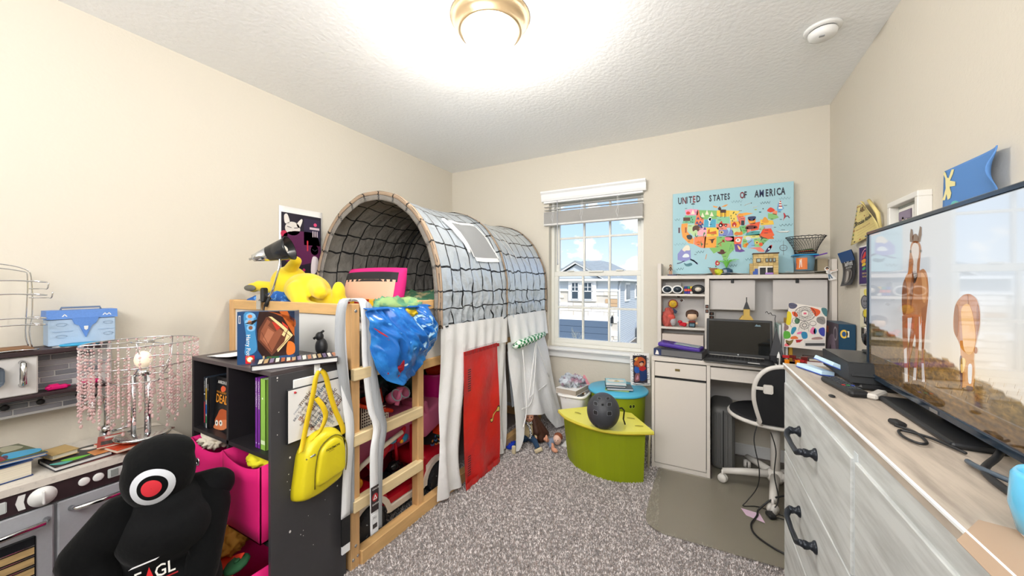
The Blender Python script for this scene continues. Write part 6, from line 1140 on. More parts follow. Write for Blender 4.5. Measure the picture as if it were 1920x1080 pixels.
for k, (x, col, h_, d_) in enumerate(((.408, '9FB9B5', .235, 'pale teal'), (.425, 'C9C3BC', .245, 'light grey'), (.443, 'B7B1AB', .24, 'warm grey'))):
    t = thing('notebook', '%s notebook standing upright behind the rocket model' % d_, 'notebook', (x, 2.90, .753)); part('cover', G().box(x-.007, x+.007, 2.82, 2.98, .753, .753+h_, .001), M('note_'+col, col, .6), t); part('pages', G().box(x-.005, x+.005, 2.8195, 2.975, .757, .75+h_), m_pgw, t)
g = G(); g.box(.455, .475, 2.83, 3.0, .753, 1.02, .002); yb = single('yellow_book', g, M('ochre_cover', 'C79A2E', .5), 'ochre and blue spined book behind the dreamcatcher drawing', 'book', (.465, 2.9, .753)); prn('spine_print', yb, pl((.455, 2.8298, .753), (1, 0, 0), (0, 0, 1)), (0, -1, 0), [('r', '1F4A6E', 0, .20, .02, .267), '+', ('t', 'ATLAS', .004, .225, .006)], sy=1)
# dreamcatcher drawing
dc = thing('dreamcatcher_drawing', 'coloured dreamcatcher drawing board standing on the right of the desk', 'drawing', (.52, 2.745, .85))
Q4 = [(60, 40), (485, 112), (462, 585), (0, 540)]; fD = traced(1, 2.745, 1470, 560, 6)
g = G(); g.faces([fD(*q) for q in Q4] + [fD(*q) + V((0, .012, 0)) for q in Q4], [(0, 1, 2, 3), (7, 6, 5, 4), (0, 4, 5, 1), (1, 5, 6, 2), (2, 6, 7, 3), (3, 7, 4, 0)]); part('board', g, M('drawing_white', 'E9E2DA', .6), dc)
DS = [('s', '5A5A72', [(60, 50), (110, 50), (150, 75), (120, 110), (70, 110), (52, 80)]), ('s', 'E05A2C', [(295, 100), (350, 110), (400, 130), (405, 165), (360, 200), (335, 170)]), ('s', 'E05A2C', [(90, 150), (130, 150), (155, 185), (145, 205), (105, 190)]), ('s', 'E4CF28', [(40, 145), (75, 155), (85, 200), (70, 290), (25, 285), (30, 220)]), ('s', '4A7A80', [(420, 108), (480, 115), (480, 200), (440, 170)]), ('s', '8E8A86', [(375, 210), (450, 205), (465, 270), (430, 290), (370, 260)]), ('s', '3C46A8', [(400, 335), (455, 330), (455, 420), (415, 410), (390, 370)]), ('s', '58A83A', [(0, 370), (55, 370), (75, 410), (60, 445), (0, 445)]), ('s', 'E8793A', [(80, 430), (130, 420), (160, 450), (80, 455)]), ('s', 'A98884', [(320, 440), (400, 430), (435, 455), (320, 460)]), ('s', '8A7270', [(10, 290), (50, 310), (45, 345), (0, 355)]), ('s', '2F8FAE', [(90, 330), (130, 318), (138, 345), (100, 400), (78, 390)]), ('e', '4E7A5A', 148, 250, 30, 34),
      ('s', 'E87AA8', [(150, 380), (200, 370), (190, 395), (150, 400)]), ('s', '2F86B4', [(200, 375), (255, 380), (262, 440), (215, 450), (195, 410)]), ('s', 'E87AA8', [(320, 320), (350, 340), (350, 390), (320, 400), (290, 370)]), ('s', '2F86B4', [(350, 330), (370, 365), (350, 400), (330, 370)]), ('s', '7A6A3A', [(20, 465), (60, 475), (105, 460), (90, 500), (60, 525), (25, 500)]), ('p', 'B5262C', [(130, 462), (215, 460), (180, 490), (140, 495)]), ('r', 'D8D4D0', 225, 470, 460, 540), ('s', 'E8707A', [(10, 510), (40, 500), (60, 530), (10, 535)]), '+',
      ('o', '2A2A2C', 5, 235, 170, 118, 80), ('o', '2A2A2C', 4, 235, 168, 45, 38), ('o', '2A2A2C', 2, 235, 170, 85, 60), ('o', '2A2A2C', 4, 230, 300, 52, 42), ('o', '2A2A2C', 3, 230, 300, 26, 20), ('o', '2A2A2C', 4, 325, 278, 36, 26), ('o', '2A2A2C', 3, 128, 248, 38, 32), ('e', 'E86A8A', 236, 166, 18, 12), ('r', '4A4A4C', 240, 500, 460, 530)]
DS += [('l', '3A3A3C', 2, [(235+118*math.cos(6.28*k/12), 170+80*math.sin(6.28*k/12)), (235+118*math.cos(6.28*(k+4)/12), 170+80*math.sin(6.28*(k+4)/12))]) for k in range(12)] + [('l', '3A3A3C', 2, [(230+52*math.cos(6.28*k/8), 300+42*math.sin(6.28*k/8)), (230+52*math.cos(6.28*(k+3)/8), 300+42*math.sin(6.28*(k+3)/8))]) for k in range(8)] + [('k', '2A2A2C', 2.5, p) for p in ([(100, 240), (70, 290), (85, 320)], [(180, 300), (160, 360)], [(230, 342), (232, 355)], [(325, 304), (325, 320)], [(380, 225), (420, 235), (440, 250)], [(270, 330), (280, 370)], [(60, 60), (100, 80), (130, 75)])]
prn('drawing_print', dc, fD, (0, -1, 0), DS)
bk2 = thing('brick_vehicle', 'dark red and orange toy brick vehicle in front of the dreamcatcher drawing', 'toy', (.45, 2.67, .753))
r = random.Random(9); ccs = ['6E1E1A', '7E2A22', '8A8480', '6E1E1A', 'B5262C']
for k in range(26):
    x, y, z = .40+r.randrange(7)*.017, 2.65+r.randrange(3)*.016, .755+r.randrange(5)*.0165; c_ = ccs[k % 5]
    part('brick', G().box(x, x+.032, y, y+.016, z, z+.0155, .0008), M('brick_'+c_, c_, .35), bk2)
for x in (.405, .455): part('orange_brick', G().box(x, x+.022, 2.636, 2.652, .768, .80, .001), M('brick_orange', 'EE8A12', .3), bk2)
book('white and red edged book lying right of the brick vehicle', (.565, 2.70, .753), (.12, .14, .05), M('red_white_cover', 'B04A44', .5), 0, pages=m_pgw); book('dark strip-edged game case on top of the white and red book', (.565, 2.69, .8035), (.11, .12, .016), M('case_dark', '4A4644', .5), 4)
# blue console box
vb = thing('blue_console_box', 'tall navy blue carton with gold round sticker at the desk corner', 'box', (.68, 2.75, .753)); part('carton', G().box(.645, .716, 2.625, 2.87, .753, 1.022, .001), M('carton_navy', '123F5C', .4), vb)
prn('carton_print', vb, pl((.6445, 2.87, .753), (0, -1, 0), (0, 0, 1)), (-1, 0, 0), [('r', '4A3F4A', 0, 0, .245, .268), '+', ('s', '7A6A7A', [(.02, .03), (.12, .02), (.2, .1), (.15, .2), (.05, .16)]), ('e', '9A9498', .19, .21, .035, .04), ('r', 'B5583A', .02, .2, .06, .24), '+', ('e', '4A3F4A', .19, .21, .025, .03), ('s', '2E2630', [(.06, .05), (.12, .06), (.1, .14)])], sy=1)
prn('front_print', vb, pl((.645, 2.6245, .753), (1, 0, 0), (0, 0, 1)), (0, -1, 0), [('e', 'E8C24A', .022, .215, .016, .024), ('r', 'E8DCC0', .032, .198, .044, .232), '+', ('e', '1F4E86', .022, .215, .009, .014)], sy=1)
# ============================================================ map canvas above the desk
mc = thing('map_canvas', 'pale blue illustrated United States map canvas on the back wall', 'map', (.145, 3.09, 1.33))
MX0, MX1, MZ0, MZ1 = -.232, .522, 1.322, 1.945
part('canvas', G().box(MX0, MX1, 3.07, 3.105, MZ0, MZ1, .002), M('canvas_blue', 'A9D0DA', .7), mc)
mpx = traced(1, 3.07, 1240, 330, 5.4)
def fM(x, y):
    p = mpx(x, y); return V((min(max(p.x, MX0), MX1), 3.07, min(max(p.z, MZ0), MZ1)))
MS = []
def st(c_, *p): MS.append(('p', c_, list(p)))
st('F09AB8', (240, 345), (300, 333), (372, 340), (368, 395), (250, 400)); st('7CC49A', (240, 400), (350, 400), (340, 480), (212, 480), (222, 450)); st('F4A24A', (205, 485), (268, 478), (262, 560), (330, 640), (325, 690), (275, 680), (215, 620), (200, 530))
st('F0825A', (365, 345), (380, 345), (390, 400), (430, 440), (425, 500), (335, 495), (350, 420)); st('BFDCA4', (268, 490), (370, 495), (365, 590), (335, 615), (268, 555)); st('82C070', (380, 345), (562, 350), (560, 435), (435, 440), (395, 420)); st('4FA8C8', (438, 442), (552, 438), (548, 520), (430, 520)); st('F4B0C0', (365, 520), (460, 520), (455, 610), (365, 600))
st('F08A5C', (335, 618), (455, 605), (440, 730), (400, 728), (330, 690)); st('F2CE4A', (460, 522), (580, 522), (578, 612), (458, 612)); st('F6A840', (440, 615), (560, 612), (555, 725), (432, 728)); st('F6C63C', (562, 348), (690, 348), (685, 412), (560, 412)); st('8CCBA4', (560, 415), (690, 412), (688, 480), (558, 482))
st('F08E78', (556, 485), (690, 482), (705, 540), (580, 548), (556, 525)); st('7A8AC8', (582, 548), (705, 540), (728, 560), (728, 605), (582, 610)); st('F6D25A', (690, 348), (800, 355), (760, 395), (770, 455), (700, 458), (688, 400)); st('F4B03C', (698, 460), (790, 458), (800, 500), (780, 525), (705, 525)); st('BFE0A8', (710, 530), (800, 528), (830, 600), (735, 608))
st('86C06A', (560, 615), (735, 610), (740, 740), (690, 790), (665, 850), (630, 845), (610, 800), (580, 760), (530, 785), (485, 728), (556, 725)); st('C8DC8A', (650, 612), (735, 610), (735, 665), (655, 660)); st('F06A4A', (732, 618), (825, 612), (805, 690), (735, 690)); st('6A4A9A', (738, 692), (808, 690), (812, 735), (850, 760), (800, 772), (750, 765))
st('E87A6A', (762, 400), (800, 390), (850, 420), (845, 490), (795, 495)); st('F6AC4A', (800, 380), (860, 370), (930, 378), (850, 400), (790, 420)); st('7AC074', (790, 510), (860, 500), (870, 560), (830, 590), (805, 560)); st('F2A03C', (880, 445), (950, 440), (955, 478), (885, 480)); st('EE8A7A', (860, 500), (895, 482), (900, 560), (865, 580)); st('F0603A', (895, 482), (1000, 462), (985, 545), (905, 558))
st('4FA0A0', (865, 575), (930, 555), (1000, 560), (985, 600), (850, 605)); st('E4E080', (830, 608), (1000, 585), (990, 625), (835, 635)); st('8AC47A', (825, 640), (870, 635), (865, 725), (820, 720)); st('8ABCE0', (870, 640), (930, 640), (945, 715), (880, 735)); st('92C87E', (935, 640), (1000, 628), (1040, 690), (1010, 720), (945, 715)); st('F08A7A', (890, 730), (1000, 718), (1050, 760), (1030, 770), (985, 765), (950, 740)); st('86C078', (1000, 610), (1090, 640), (1030, 690))
st('F06A3C', (985, 590), (1130, 570), (1145, 600), (1090, 640), (1000, 625)); st('F0502C', (1030, 535), (1110, 530), (1130, 570), (1000, 590)); st('A8C8A0', (990, 530), (1030, 500), (1050, 530), (1000, 560)); st('F4C84A', (1000, 440), (1130, 450), (1140, 490), (1005, 500)); st('C0B8D8', (1040, 505), (1120, 495), (1120, 525), (1040, 530)); st('8CC47A', (1080, 375), (1160, 385), (1190, 420), (1120, 445), (1080, 430)); st('F0926A', (1130, 345), (1175, 355), (1170, 395), (1125, 385)); st('6AA8D8', (1170, 330), (1185, 270), (1225, 290), (1240, 330), (1180, 375))
st('8E92CC', (165, 790), (205, 740), (295, 730), (300, 840), (230, 870), (165, 850)); MS.append(('k', '8E92CC', 14, [(295, 845), (330, 860), (365, 890)])); MS.append(('k', '8E92CC', 8, [(230, 862), (190, 880), (160, 885)]))
MS.append('+')
for x, y in ((320, 365), (462, 370), (418, 395), (510, 385)): MS.append(('p', 'F4E8CE', [(x-20, y+22), (x, y-26), (x+20, y+22)]))
MS += [('e', 'D83A2C', 272, 375, 20, 16), ('r', '5A3A2E', 222, 420, 292, 455), ('r', '4A2E28', 596, 340, 655, 372), ('p', '4A2E28', [(572, 330), (590, 305), (608, 330), (600, 350), (580, 345)]), ('p', 'F0A048', [(520, 300), (575, 312), (560, 322), (530, 316)]), ('p', 'F0A048', [(605, 312), (650, 290), (678, 288), (650, 310)]), ('l', '4A2E28', 5, [(600, 370), (600, 420)]), ('l', '4A2E28', 5, [(612, 370), (612, 415)]), ('l', '4A2E28', 5, [(640, 370), (640, 420)]), ('l', '4A2E28', 5, [(651, 370), (651, 415)]),
    ('s', '5A3A2C', [(318, 520), (345, 500), (375, 505), (392, 525), (375, 560), (350, 545), (320, 560)]), ('s', 'D8EEF4', [(470, 440), (490, 415), (512, 430), (495, 470), (490, 510), (478, 510), (480, 465)]), ('s', '2F6FA8', [(478, 435), (505, 425), (495, 455)]), ('s', 'C8362A', [(585, 485), (610, 455), (622, 480), (665, 482), (660, 500), (590, 505)]), ('e', '26262A', 600, 500, 20, 20), ('e', '26262A', 652, 500, 13, 14), ('p', 'C2302A', [(715, 485), (740, 462), (762, 485), (758, 512), (718, 512)]), ('p', 'D2622A', [(462, 585), (475, 545), (490, 535), (490, 570), (555, 555), (560, 590)]), ('e', 'F0D080', 610, 570, 20, 16), ('s', 'A8D8E8', [(660, 530), (695, 525), (690, 560), (668, 600), (680, 560)]), ('s', 'E07A2A', [(740, 595), (755, 565), (790, 570), (815, 560), (820, 595)]),
    ('e', 'F0A040', 800, 395, 28, 18), ('r', '26303A', 808, 450, 840, 500), ('s', '2E3A66', [(878, 415), (955, 410), (940, 448), (890, 450)]), ('e', 'F08A3A', 890, 450, 14, 14), ('e', 'F08A3A', 942, 446, 14, 14), ('s', '6A2A2C', [(855, 515), (895, 500), (960, 505), (965, 530), (860, 540)]), ('e', 'F2F0EC', 872, 528, 9, 9), ('e', 'F2F0EC', 945, 522, 9, 9), ('s', 'E6A03A', [(1020, 470), (1035, 425), (1050, 415), (1070, 430), (1085, 470)]), ('s', 'E0452C', [(1070, 350), (1105, 318), (1150, 345), (1120, 365), (1100, 368)]), ('p', 'F0ECE6', [(1185, 332), (1195, 255), (1210, 255), (1228, 332)]), ('s', 'C02C34', [(1235, 375), (1250, 380), (1260, 410), (1240, 440), (1232, 455), (1242, 410)]), ('k', 'C02C34', 7, [(1260, 410), (1280, 405), (1295, 425)]),
    ('s', 'EDE4D0', [(215, 740), (245, 705), (280, 705), (290, 750), (250, 755), (235, 765), (212, 750)]), ('s', 'E8F0F4', [(215, 822), (235, 790), (270, 790), (280, 820)]), ('s', '4A7A86', [(228, 880), (255, 890), (300, 880), (312, 900), (280, 915), (245, 910)]), ('s', 'E87A92', [(640, 625), (680, 618), (720, 630), (710, 650), (660, 655)]), ('s', 'F4EEE4', [(750, 650), (775, 630), (802, 640), (795, 665), (765, 668)]), ('s', '5A2E22', [(565, 770), (595, 765), (600, 745), (630, 748), (640, 768), (658, 768), (630, 790), (590, 790)]), ('p', '5A2E1E', [(470, 642), (505, 640), (550, 632), (530, 650), (520, 680), (508, 680), (500, 650)]), ('l', '8A2E22', 7, [(575, 692), (632, 655)]), ('s', 'C23A2A', [(615, 650), (632, 645), (642, 668), (632, 672)]), ('p', 'C86A4A', [(585, 722), (600, 680), (615, 722), (600, 700)]), ('l', '3E8A5A', 3, [(685, 762), (705, 690), (730, 765)]), ('l', '3E8A5A', 3, [(692, 735), (718, 735)]),
    ('e', 'F0922E', 848, 705, 18, 20), ('e', 'F0922E', 868, 690, 14, 15), ('l', '6A3A2A', 5, [(875, 685), (915, 655)]), ('e', 'F2C46A', 968, 675, 20, 17), ('e', 'E8552C', 1008, 692, 20, 18), ('e', 'D9DCE0', 880, 632, 28, 20), ('s', 'F0C88A', [(770, 700), (790, 715), (805, 735), (795, 748), (780, 735)]), ('s', '3A2A5A', [(1050, 770), (1070, 735), (1100, 705), (1115, 715), (1095, 755), (1060, 775)]), ('s', 'D8282C', [(1090, 712), (1120, 698), (1118, 725), (1104, 735)]), ('s', 'C8303A', [(545, 880), (560, 855), (590, 870), (585, 900), (555, 905)]), ('s', '3A8A5A', [(545, 905), (560, 915), (550, 925)]), ('s', 'D8722A', [(1095, 635), (1120, 610), (1140, 635)]), ('l', 'E0A478', 8, [(448, 840), (458, 795)]), ('s', '2E5A46', [(1000, 600), (1030, 620), (1070, 630), (1030, 632), (1005, 660), (1012, 625)]), ('s', '3A7A50', [(345, 575), (352, 610), (375, 600), (360, 620), (362, 640), (355, 620), (340, 605)]), ('s', '3A7A50', [(425, 600), (432, 570), (445, 580), (432, 600), (430, 635)]), ('s', '3A7A50', [(400, 650), (408, 680), (425, 690), (412, 700), (410, 720), (400, 690)]), ('s', '2A3A44', [(255, 605), (290, 595), (312, 610), (305, 640), (270, 640)]), ('r', '5A2A3A', 173, 523, 188, 578), ('r', 'A85A34', 240, 520, 256, 575)]
MS.append('+')
MS += [('e', 'C02C34', 1205, 258, 8, 6), ('r', 'B52A34', 1190, 275, 1216, 286), ('r', 'B52A34', 1187, 300, 1222, 312), ('e', 'F0E8E0', 600, 500, 9, 9), ('e', 'F0E8E0', 652, 500, 6, 6), ('e', '3A2A1E', 610, 570, 10, 8), ('e', '26262A', 775, 648, 8, 6), ('e', '26262A', 968, 675, 8, 7), ('e', 'F0F0F0', 1090, 738, 9, 9), ('r', 'F6E0D0', 733, 495, 745, 512), ('p', 'E8A060', [(380, 530), (392, 525), (385, 545)]), ('p', 'E8792A', [(345, 680), (375, 655), (395, 665), (395, 685)]), ('e', 'F0E0C0', 570, 885, 10, 9)]
for x, y in ((372, 425), (362, 470), (395, 465), (398, 500), (380, 490), (415, 485), (405, 515), (440, 530)): MS += [('p', '3C4A8A', [(x-16, y+14), (x, y-12), (x+16, y+14)]), ('p', 'F2F0F0', [(x-6, y-2), (x, y-12), (x+6, y-2)])]
for x, y in ((705, 400), (728, 375), (735, 365), (755, 385), (708, 425), (735, 430), (720, 450), (305, 420), (315, 440), (300, 460), (318, 465)): MS.append(('p', '2E5A3E', [(x-7, y+9), (x, y-9), (x+7, y+9)]))
for x, y in ((415, 435), (562, 408), (590, 447), (612, 533), (500, 490), (520, 597), (640, 602), (760, 605), (600, 625), (560, 718), (460, 690), (640, 812), (800, 352), (820, 433), (830, 520), (845, 552), (905, 485), (930, 483), (920, 575), (935, 612), (955, 640), (1050, 655), (930, 703), (1060, 578), (1065, 548), (1120, 435), (1020, 485), (1150, 520), (1210, 440), (1200, 365), (1255, 298), (250, 330), (360, 367), (290, 507), (280, 660), (395, 540), (375, 695), (255, 465), (345, 795), (487, 928), (845, 662), (770, 690), (1000, 540)):
    w_ = 20+((x*7+y) % 5)*4; MS.append(('l', '2C3440', 4.5, [(x-w_/2, y), (x-w_/6, y-1)])); MS.append(('l', '2C3440', 4.5, [(x, y), (x+w_/2, y-1)]))
for x0, y0, n_, c_, d in ((1195, 495, 4, '2A3A4A', 34), (1000, 270, 4, '2A3A4A', 26), (708, 258, 4, '7A9AA8', 28), (1190, 225, 4, '7A9AA8', 30), (350, 768, 3, '2A3A4A', 28), (135, 440, 2, '5A7A88', 28), (130, 690, 4, '8AAEBA', 30), (150, 940, 3, '3A5A68', 26), (690, 905, 3, '2A4A58', 26), (1100, 660, 4, '8AAEBA', 30), (850, 840, 3, '3A6A7A', 30)):
    p = []
    for k in range(n_): p += [(x0+k*d, y0-k*2), (x0+k*d+d*.5, y0+14-k*2), (x0+k*d+d*.9, y0-8-k*2)]
    MS.append(('l', c_, 3, p))
MS += [('k', 'F2EEE4', 5, [(840, 300), (870, 285), (905, 275)]), ('e', '26262A', 910, 275, 5, 5), ('k', 'F2EEE4', 5, [(925, 318), (970, 308)]), ('e', '26262A', 806, 293, 4, 4), ('e', 'A8B83A', 955, 340, 14, 5), ('e', '2F7A8A', 1000, 366, 13, 6), ('e', '4A3A2E', 1030, 332, 6, 6), ('s', 'F0F0EC', [(1165, 560), (1200, 572), (1280, 570), (1300, 555), (1230, 560)]), ('l', '2A3A4A', 3, [(1165, 560), (1200, 572), (1280, 570), (1300, 555)]), ('l', '2A3A4A', 4, [(1215, 545), (1250, 545)]), ('o', '5A3A44', 4, 1236, 728, 38, 28), ('l', '5A3A44', 2, [(1196, 728), (1275, 728)]), ('l', '5A3A44', 3, [(1236, 655), (1236, 800)]), ('s', '3A3F48', [(300, 286), (320, 276), (342, 284), (320, 290)]), ('l', '8AAEBA', 2, [(320, 290), (322, 335)])]
def title(s, x, y, h, cols=None):
    for k, ch_ in enumerate(s):
        MS.append(('t', (cols or {}).get(k, '2A2A3A'), ch_, x, y, h, 0, .62, .03)); x += {'I': .3, 'T': .46, 'W': .7, 'M': .68, 'E': .42, 'F': .42}.get(ch_, .5)*h*.92; y -= .048*h
title('UNITED', 168, 285, 92, {1: '6A2A34', 4: '8A2E34'}); title('STATES', 484, 256, 86); title('OF', 795, 226, 92, {0: '7A2430'}); title('AMERICA', 945, 215, 100, {1: '24305A'})
prn('map_print', mc, fM, (0, -1, 0), MS, base=.0008, step=.0003)
# ============================================================ on top of the hutch
TZ = 1.310
def vperson(name, label, c_, s, shirt, hair, cat='figurine'):
    t = thing(name, label, cat, c_); 
    g = G(); g.box(-.012*s, -.002*s, -.004*s, .004*s, 0, .034*s, .001); g.box(.002*s, .012*s, -.004*s, .004*s, 0, .034*s, .001); part('legs', g, M('fig_brown_skin', 'B98868', .6), t, False)
    blob('body', [('e', (0, 0, .048*s), (.010*s, .007*s, .018*s)), ('c', (-.010*s, 0, .058*s), (-.020*s, -.006*s, .038*s), .003*s, .0025*s), ('c', (.010*s, 0, .058*s), (.018*s, -.003*s, .04*s), .003*s, .0025*s)], .0014*s, shirt, t, sm=2); blob('head', [('e', (0, 0, .078*s), (.009*s, .008*s, .011*s))], .0014*s, M('fig_skin', 'C89A7A', .6), t, sm=2); blob('hair', [('e', (0, .004*s, .082*s), (.011*s, .009*s, .012*s)), ('e', (0, .006*s, .068*s), (.009*s, .005*s, .014*s))], .0014*s, hair, t, sm=2); return t
vperson('warrior_figurine', 'small dark-haired warrior figurine at the left end of the hutch top', (-.243, 3.0, TZ+.008), .82, M('fig_bronze', '6A5040', .5), M('fig_dark_hair', '2A2220', .6))
g = G(); g.box(-.262, -.20, 2.975, 3.04, TZ, TZ+.008, .001); single('violet_base', g, M('violet_block', '3A3560', .5), 'flat violet block under the warrior figurine', 'block', (-.23, 3.0, TZ))
def sheetp(name, label, x0, x1, y0, y1, z, amp, curl=0, col='ECEAE6'):
    g = G(); g.grid(14, 6, lambda a, b: (x0+(x1-x0)*a, y0+(y1-y0)*b, z+amp*(2*a-1)**2+curl*math.sin(5*a+2*b)*.5+abs(curl)), thick=.001); single(name, g, M('paper_'+col, col, .8), label, 'paper', ((x0+x1)/2, (y0+y1)/2, z))
sheetp('paper_sheet', 'curled white paper lying in front of the warrior figurine side of the map', -.215, .035, 2.955, 3.05, TZ+.003, .016); sheetp('paper_sheet', 'grey paper hanging slightly over the hutch edge under the curled sheet', -.17, .0, 2.94, 3.05, TZ+.001, .0, 0, 'C9C9CC'); sheetp('paper_sheet', 'crumpled white paper between dark shell and toy house', .09, .27, 2.955, 3.05, TZ+.002, .0, .008); sheetp('paper_sheet', 'stack of cream papers under the plastic tub', .43, .66, 2.945, 3.06, TZ+.001, .002, .004, 'DDD6C6'); sheetp('paper_sheet', 'white paper drooping over the right end of the hutch top', .46, .69, 2.93, 3.02, TZ+.010, .004, -.004)
g = G(); g.prism([(.02, .05), (.075, .05), (.068, .03), (.06, .0), (.045, .0)], .05, lambda x, y, h: (x-.005, 2.98+h, TZ+.001+y)); single('wooden_wedge', g, M('brown_wood_toy', '8A5A34', .6), 'small brown wooden wedge toy on the hutch top', 'toy', (.04, 3.0, TZ))
g = G(); g.ell((.075, 2.975, TZ+.022), (.024, .02, .021)); g.noise(.014, 90, 3, True); single('yellow_spiky_ball', g, M('acid_yellow', 'C9CF2E', .5), 'little yellow spiky ball beside the wooden wedge', 'toy', (.075, 2.975, TZ))
g = G(); g.lathe([(.0, .0), (.03, .004), (.042, .018), (.038, .038), (.018, .05), (0, .052)], (.125, 3.015, TZ), 12, None, False); single('dark_blue_pot', g, M('dark_blue_gloss', '2B4A66', .25), 'dark blue ridged dome ornament behind the yellow ball', 'ornament', (.125, 3.015, TZ))
g = G(); r = random.Random(2)
for k in range(26):
    a = 6.28*k/26; l_ = r.uniform(.05, .085); s_ = r.uniform(.35, 1); g.tube(cat_rom([(.125, 3.02, TZ+.05), (.125+.4*l_*math.cos(a)*s_, 3.02+.3*l_*math.sin(a)*s_, TZ+.05+l_*.7), (.125+l_*math.cos(a)*s_, 3.02+.45*l_*math.sin(a)*s_, TZ+.05+l_*(.95-.25*s_))], 3, False), [.0022]*6+[.0008], 4)
single('air_plant', g, M('bright_green_leaf', '7ED05A', .5), 'spiky bright green little plant rising from the dark blue ornament', 'plant', (.125, 3.02, TZ+.05))
th_ = thing('toy_brick_house', 'tan toy brick house with brown windows on the hutch top', 'toy house', (.345, 3.01, TZ))
HX, HYy = .262, 2.965; m_tanb = M('brick_tan', 'BFA366', .5); m_tb2 = M('brick_sand', 'D2B778', .5); m_dkb = M('brick_brown', '4A3428', .5)
for k in range(9):
    for j in range(5):
        x = HX+.02+j*.028; z = TZ+k*.0155
        if (k < 3 and j in (1, 2, 3)): continue
        if k in (5, 6) and j in (0, 1, 3, 4) and 0: continue
        part('brick', G().box(x, x+.0275, HYy+(.0 if (j+k) % 3 else .002), HYy+.05, z, z+.0150, .0006), m_tb2 if (j*3+k) % 4 else m_tanb, th_)
for k in range(5): part('brick', G().box(HX, HX+.0195, HYy+.008, HYy+.045, TZ+k*.0155, TZ+k*.0155+.0150, .0006), m_tanb, th_)
g = G(); g.box(HX+.016, HX+.164, HYy-.004, HYy+.054, TZ+.1397, TZ+.147, .001); part('roof', g, m_dkb, th_)
for x0, x1 in ((.036, .062), (.088, .104), (.108, .124), (.128, .144)):
    wv = part('window', G().box(HX+x0, HX+x1, HYy-.004, HYy, TZ+.082, TZ+.110), m_dkb, th_); part('pane', G().box(HX+x0+.004, HX+x1-.004, HYy-.005, HYy-.004, TZ+.087, TZ+.106), M('pane_grey_green', '9DB0A8', .2), wv)
part('doorway', G().box(HX+.048, HX+.13, HYy+.004, HYy+.04, TZ, TZ+.046), m_blk, th_); part('lintel', G().box(HX+.046, HX+.128, HYy-.003, HYy+.01, TZ+.046, TZ+.056, .001), M('brick_white', 'E6E0D4', .4), th_)
part('column', G().box(HX+.046, HX+.056, HYy-.003, HYy+.006, TZ, TZ+.05), M('brick_white', 'E6E0D4', .4), th_); part('column', G().box(HX+.09, HX+.098, HYy-.003, HYy+.006, TZ, TZ+.05), M('brick_white', 'E6E0D4', .4), th_)
part('blue_chair', G().box(HX+.016, HX+.044, HYy-.014, HYy-.001, TZ, TZ+.022).box(HX+.026, HX+.044, HYy-.012, HYy-.001, TZ+.022, TZ+.04), M('brick_blue', '1F4FA8', .3), th_); part('lilac_plate', G().box(HX+.086, HX+.13, HYy-.016, HYy-.002, TZ, TZ+.012, .001), M('brick_lilac', 'A878CC', .3), th_)
tb = thing('plastic_tub', 'blue plastic tub with picture label under the wire basket', 'tub', (.565, 2.995, TZ+.02))
g = G(); g.lathe([(.048, TZ+.022), (.056, TZ+.12)], (.565, 3.0, 0), 28); part('tub', g, M('tub_steel_blue', '6E93A6', .25, alpha=.95), tb); g = G(); g.box(.502, .628, 2.94, 3.06, TZ+.12, TZ+.128, .003); part('lid', g, M('tub_blue_lid', '2F9AD8', .35), tb); g = G(); g.cbox((.64, 2.985, TZ+.122), (.07, .05, .008), .002, (0, -16, 0)); part('purple_strip', g, M('tub_purple', '6A3AA0', .4), tb)
prn('label_print', tb, lambda x, y: V((.565+.0535*math.sin(x), 3.0-.0535*math.cos(x), y)), (-.3, -1, 0), [('p', 'E07A3A', [(-1.1+i*.2, TZ+.03), (-.9+i*.2, TZ+.03), (-.9+i*.2, TZ+.105), (-1.1+i*.2, TZ+.105)]) for i in range(6)] + ['+', ('p', '2E3C6A', [(-1.05, TZ+.04), (-.6, TZ+.04), (-.6, TZ+.08), (-1.05, TZ+.07)]), ('p', 'F4EEE6', [(-.7, TZ+.04), (-.4, TZ+.045), (-.45, TZ+.1), (-.65, TZ+.09)]), ('e', 'F0A030', -.62, TZ+.092, .12, .008)], sy=1, base=.003)
wk = thing('wire_basket', 'black wire mesh basket holding markers on the plastic tub', 'basket', (.57, 3.0, TZ+.129))
g = G(); bc_ = V((.57, 2.995, 0)); zt, zb_ = 1.553, 1.441; ra = lambda t: .055+.05*t**1.5
for k in range(36):
    for s_ in (-1, 1): g.tube([(bc_.x+ra(t)*math.cos(6.2832*k/36+s_*t*.55), bc_.y+.82*ra(t)*math.sin(6.2832*k/36+s_*t*.55), zb_+(zt-zb_)*t) for t in (0, .25, .5, .75, 1)], .0008, 4)
part('mesh', g, m_blk, wk, kind=None); g = G(); g.tube([(bc_.x+ra(1)*math.cos(6.2832*k/40), bc_.y+.82*ra(1)*math.sin(6.2832*k/40), zt+.002*math.sin(3*k)) for k in range(40)], .0028, 6, True); g.tube([(bc_.x+ra(0)*math.cos(6.2832*k/40), bc_.y+.82*ra(0)*math.sin(6.2832*k/40), zb_) for k in range(40)], .0025, 6, True); part('rim', g, m_blk, wk)
g = G(); g.lathe([(.0, 0), (.055, 0), (.055, .002)], (bc_.x, bc_.y, zb_-.001), 28, Matrix.Diagonal((1, .82, 1, 1))); part('bottom', g, m_blk, wk)
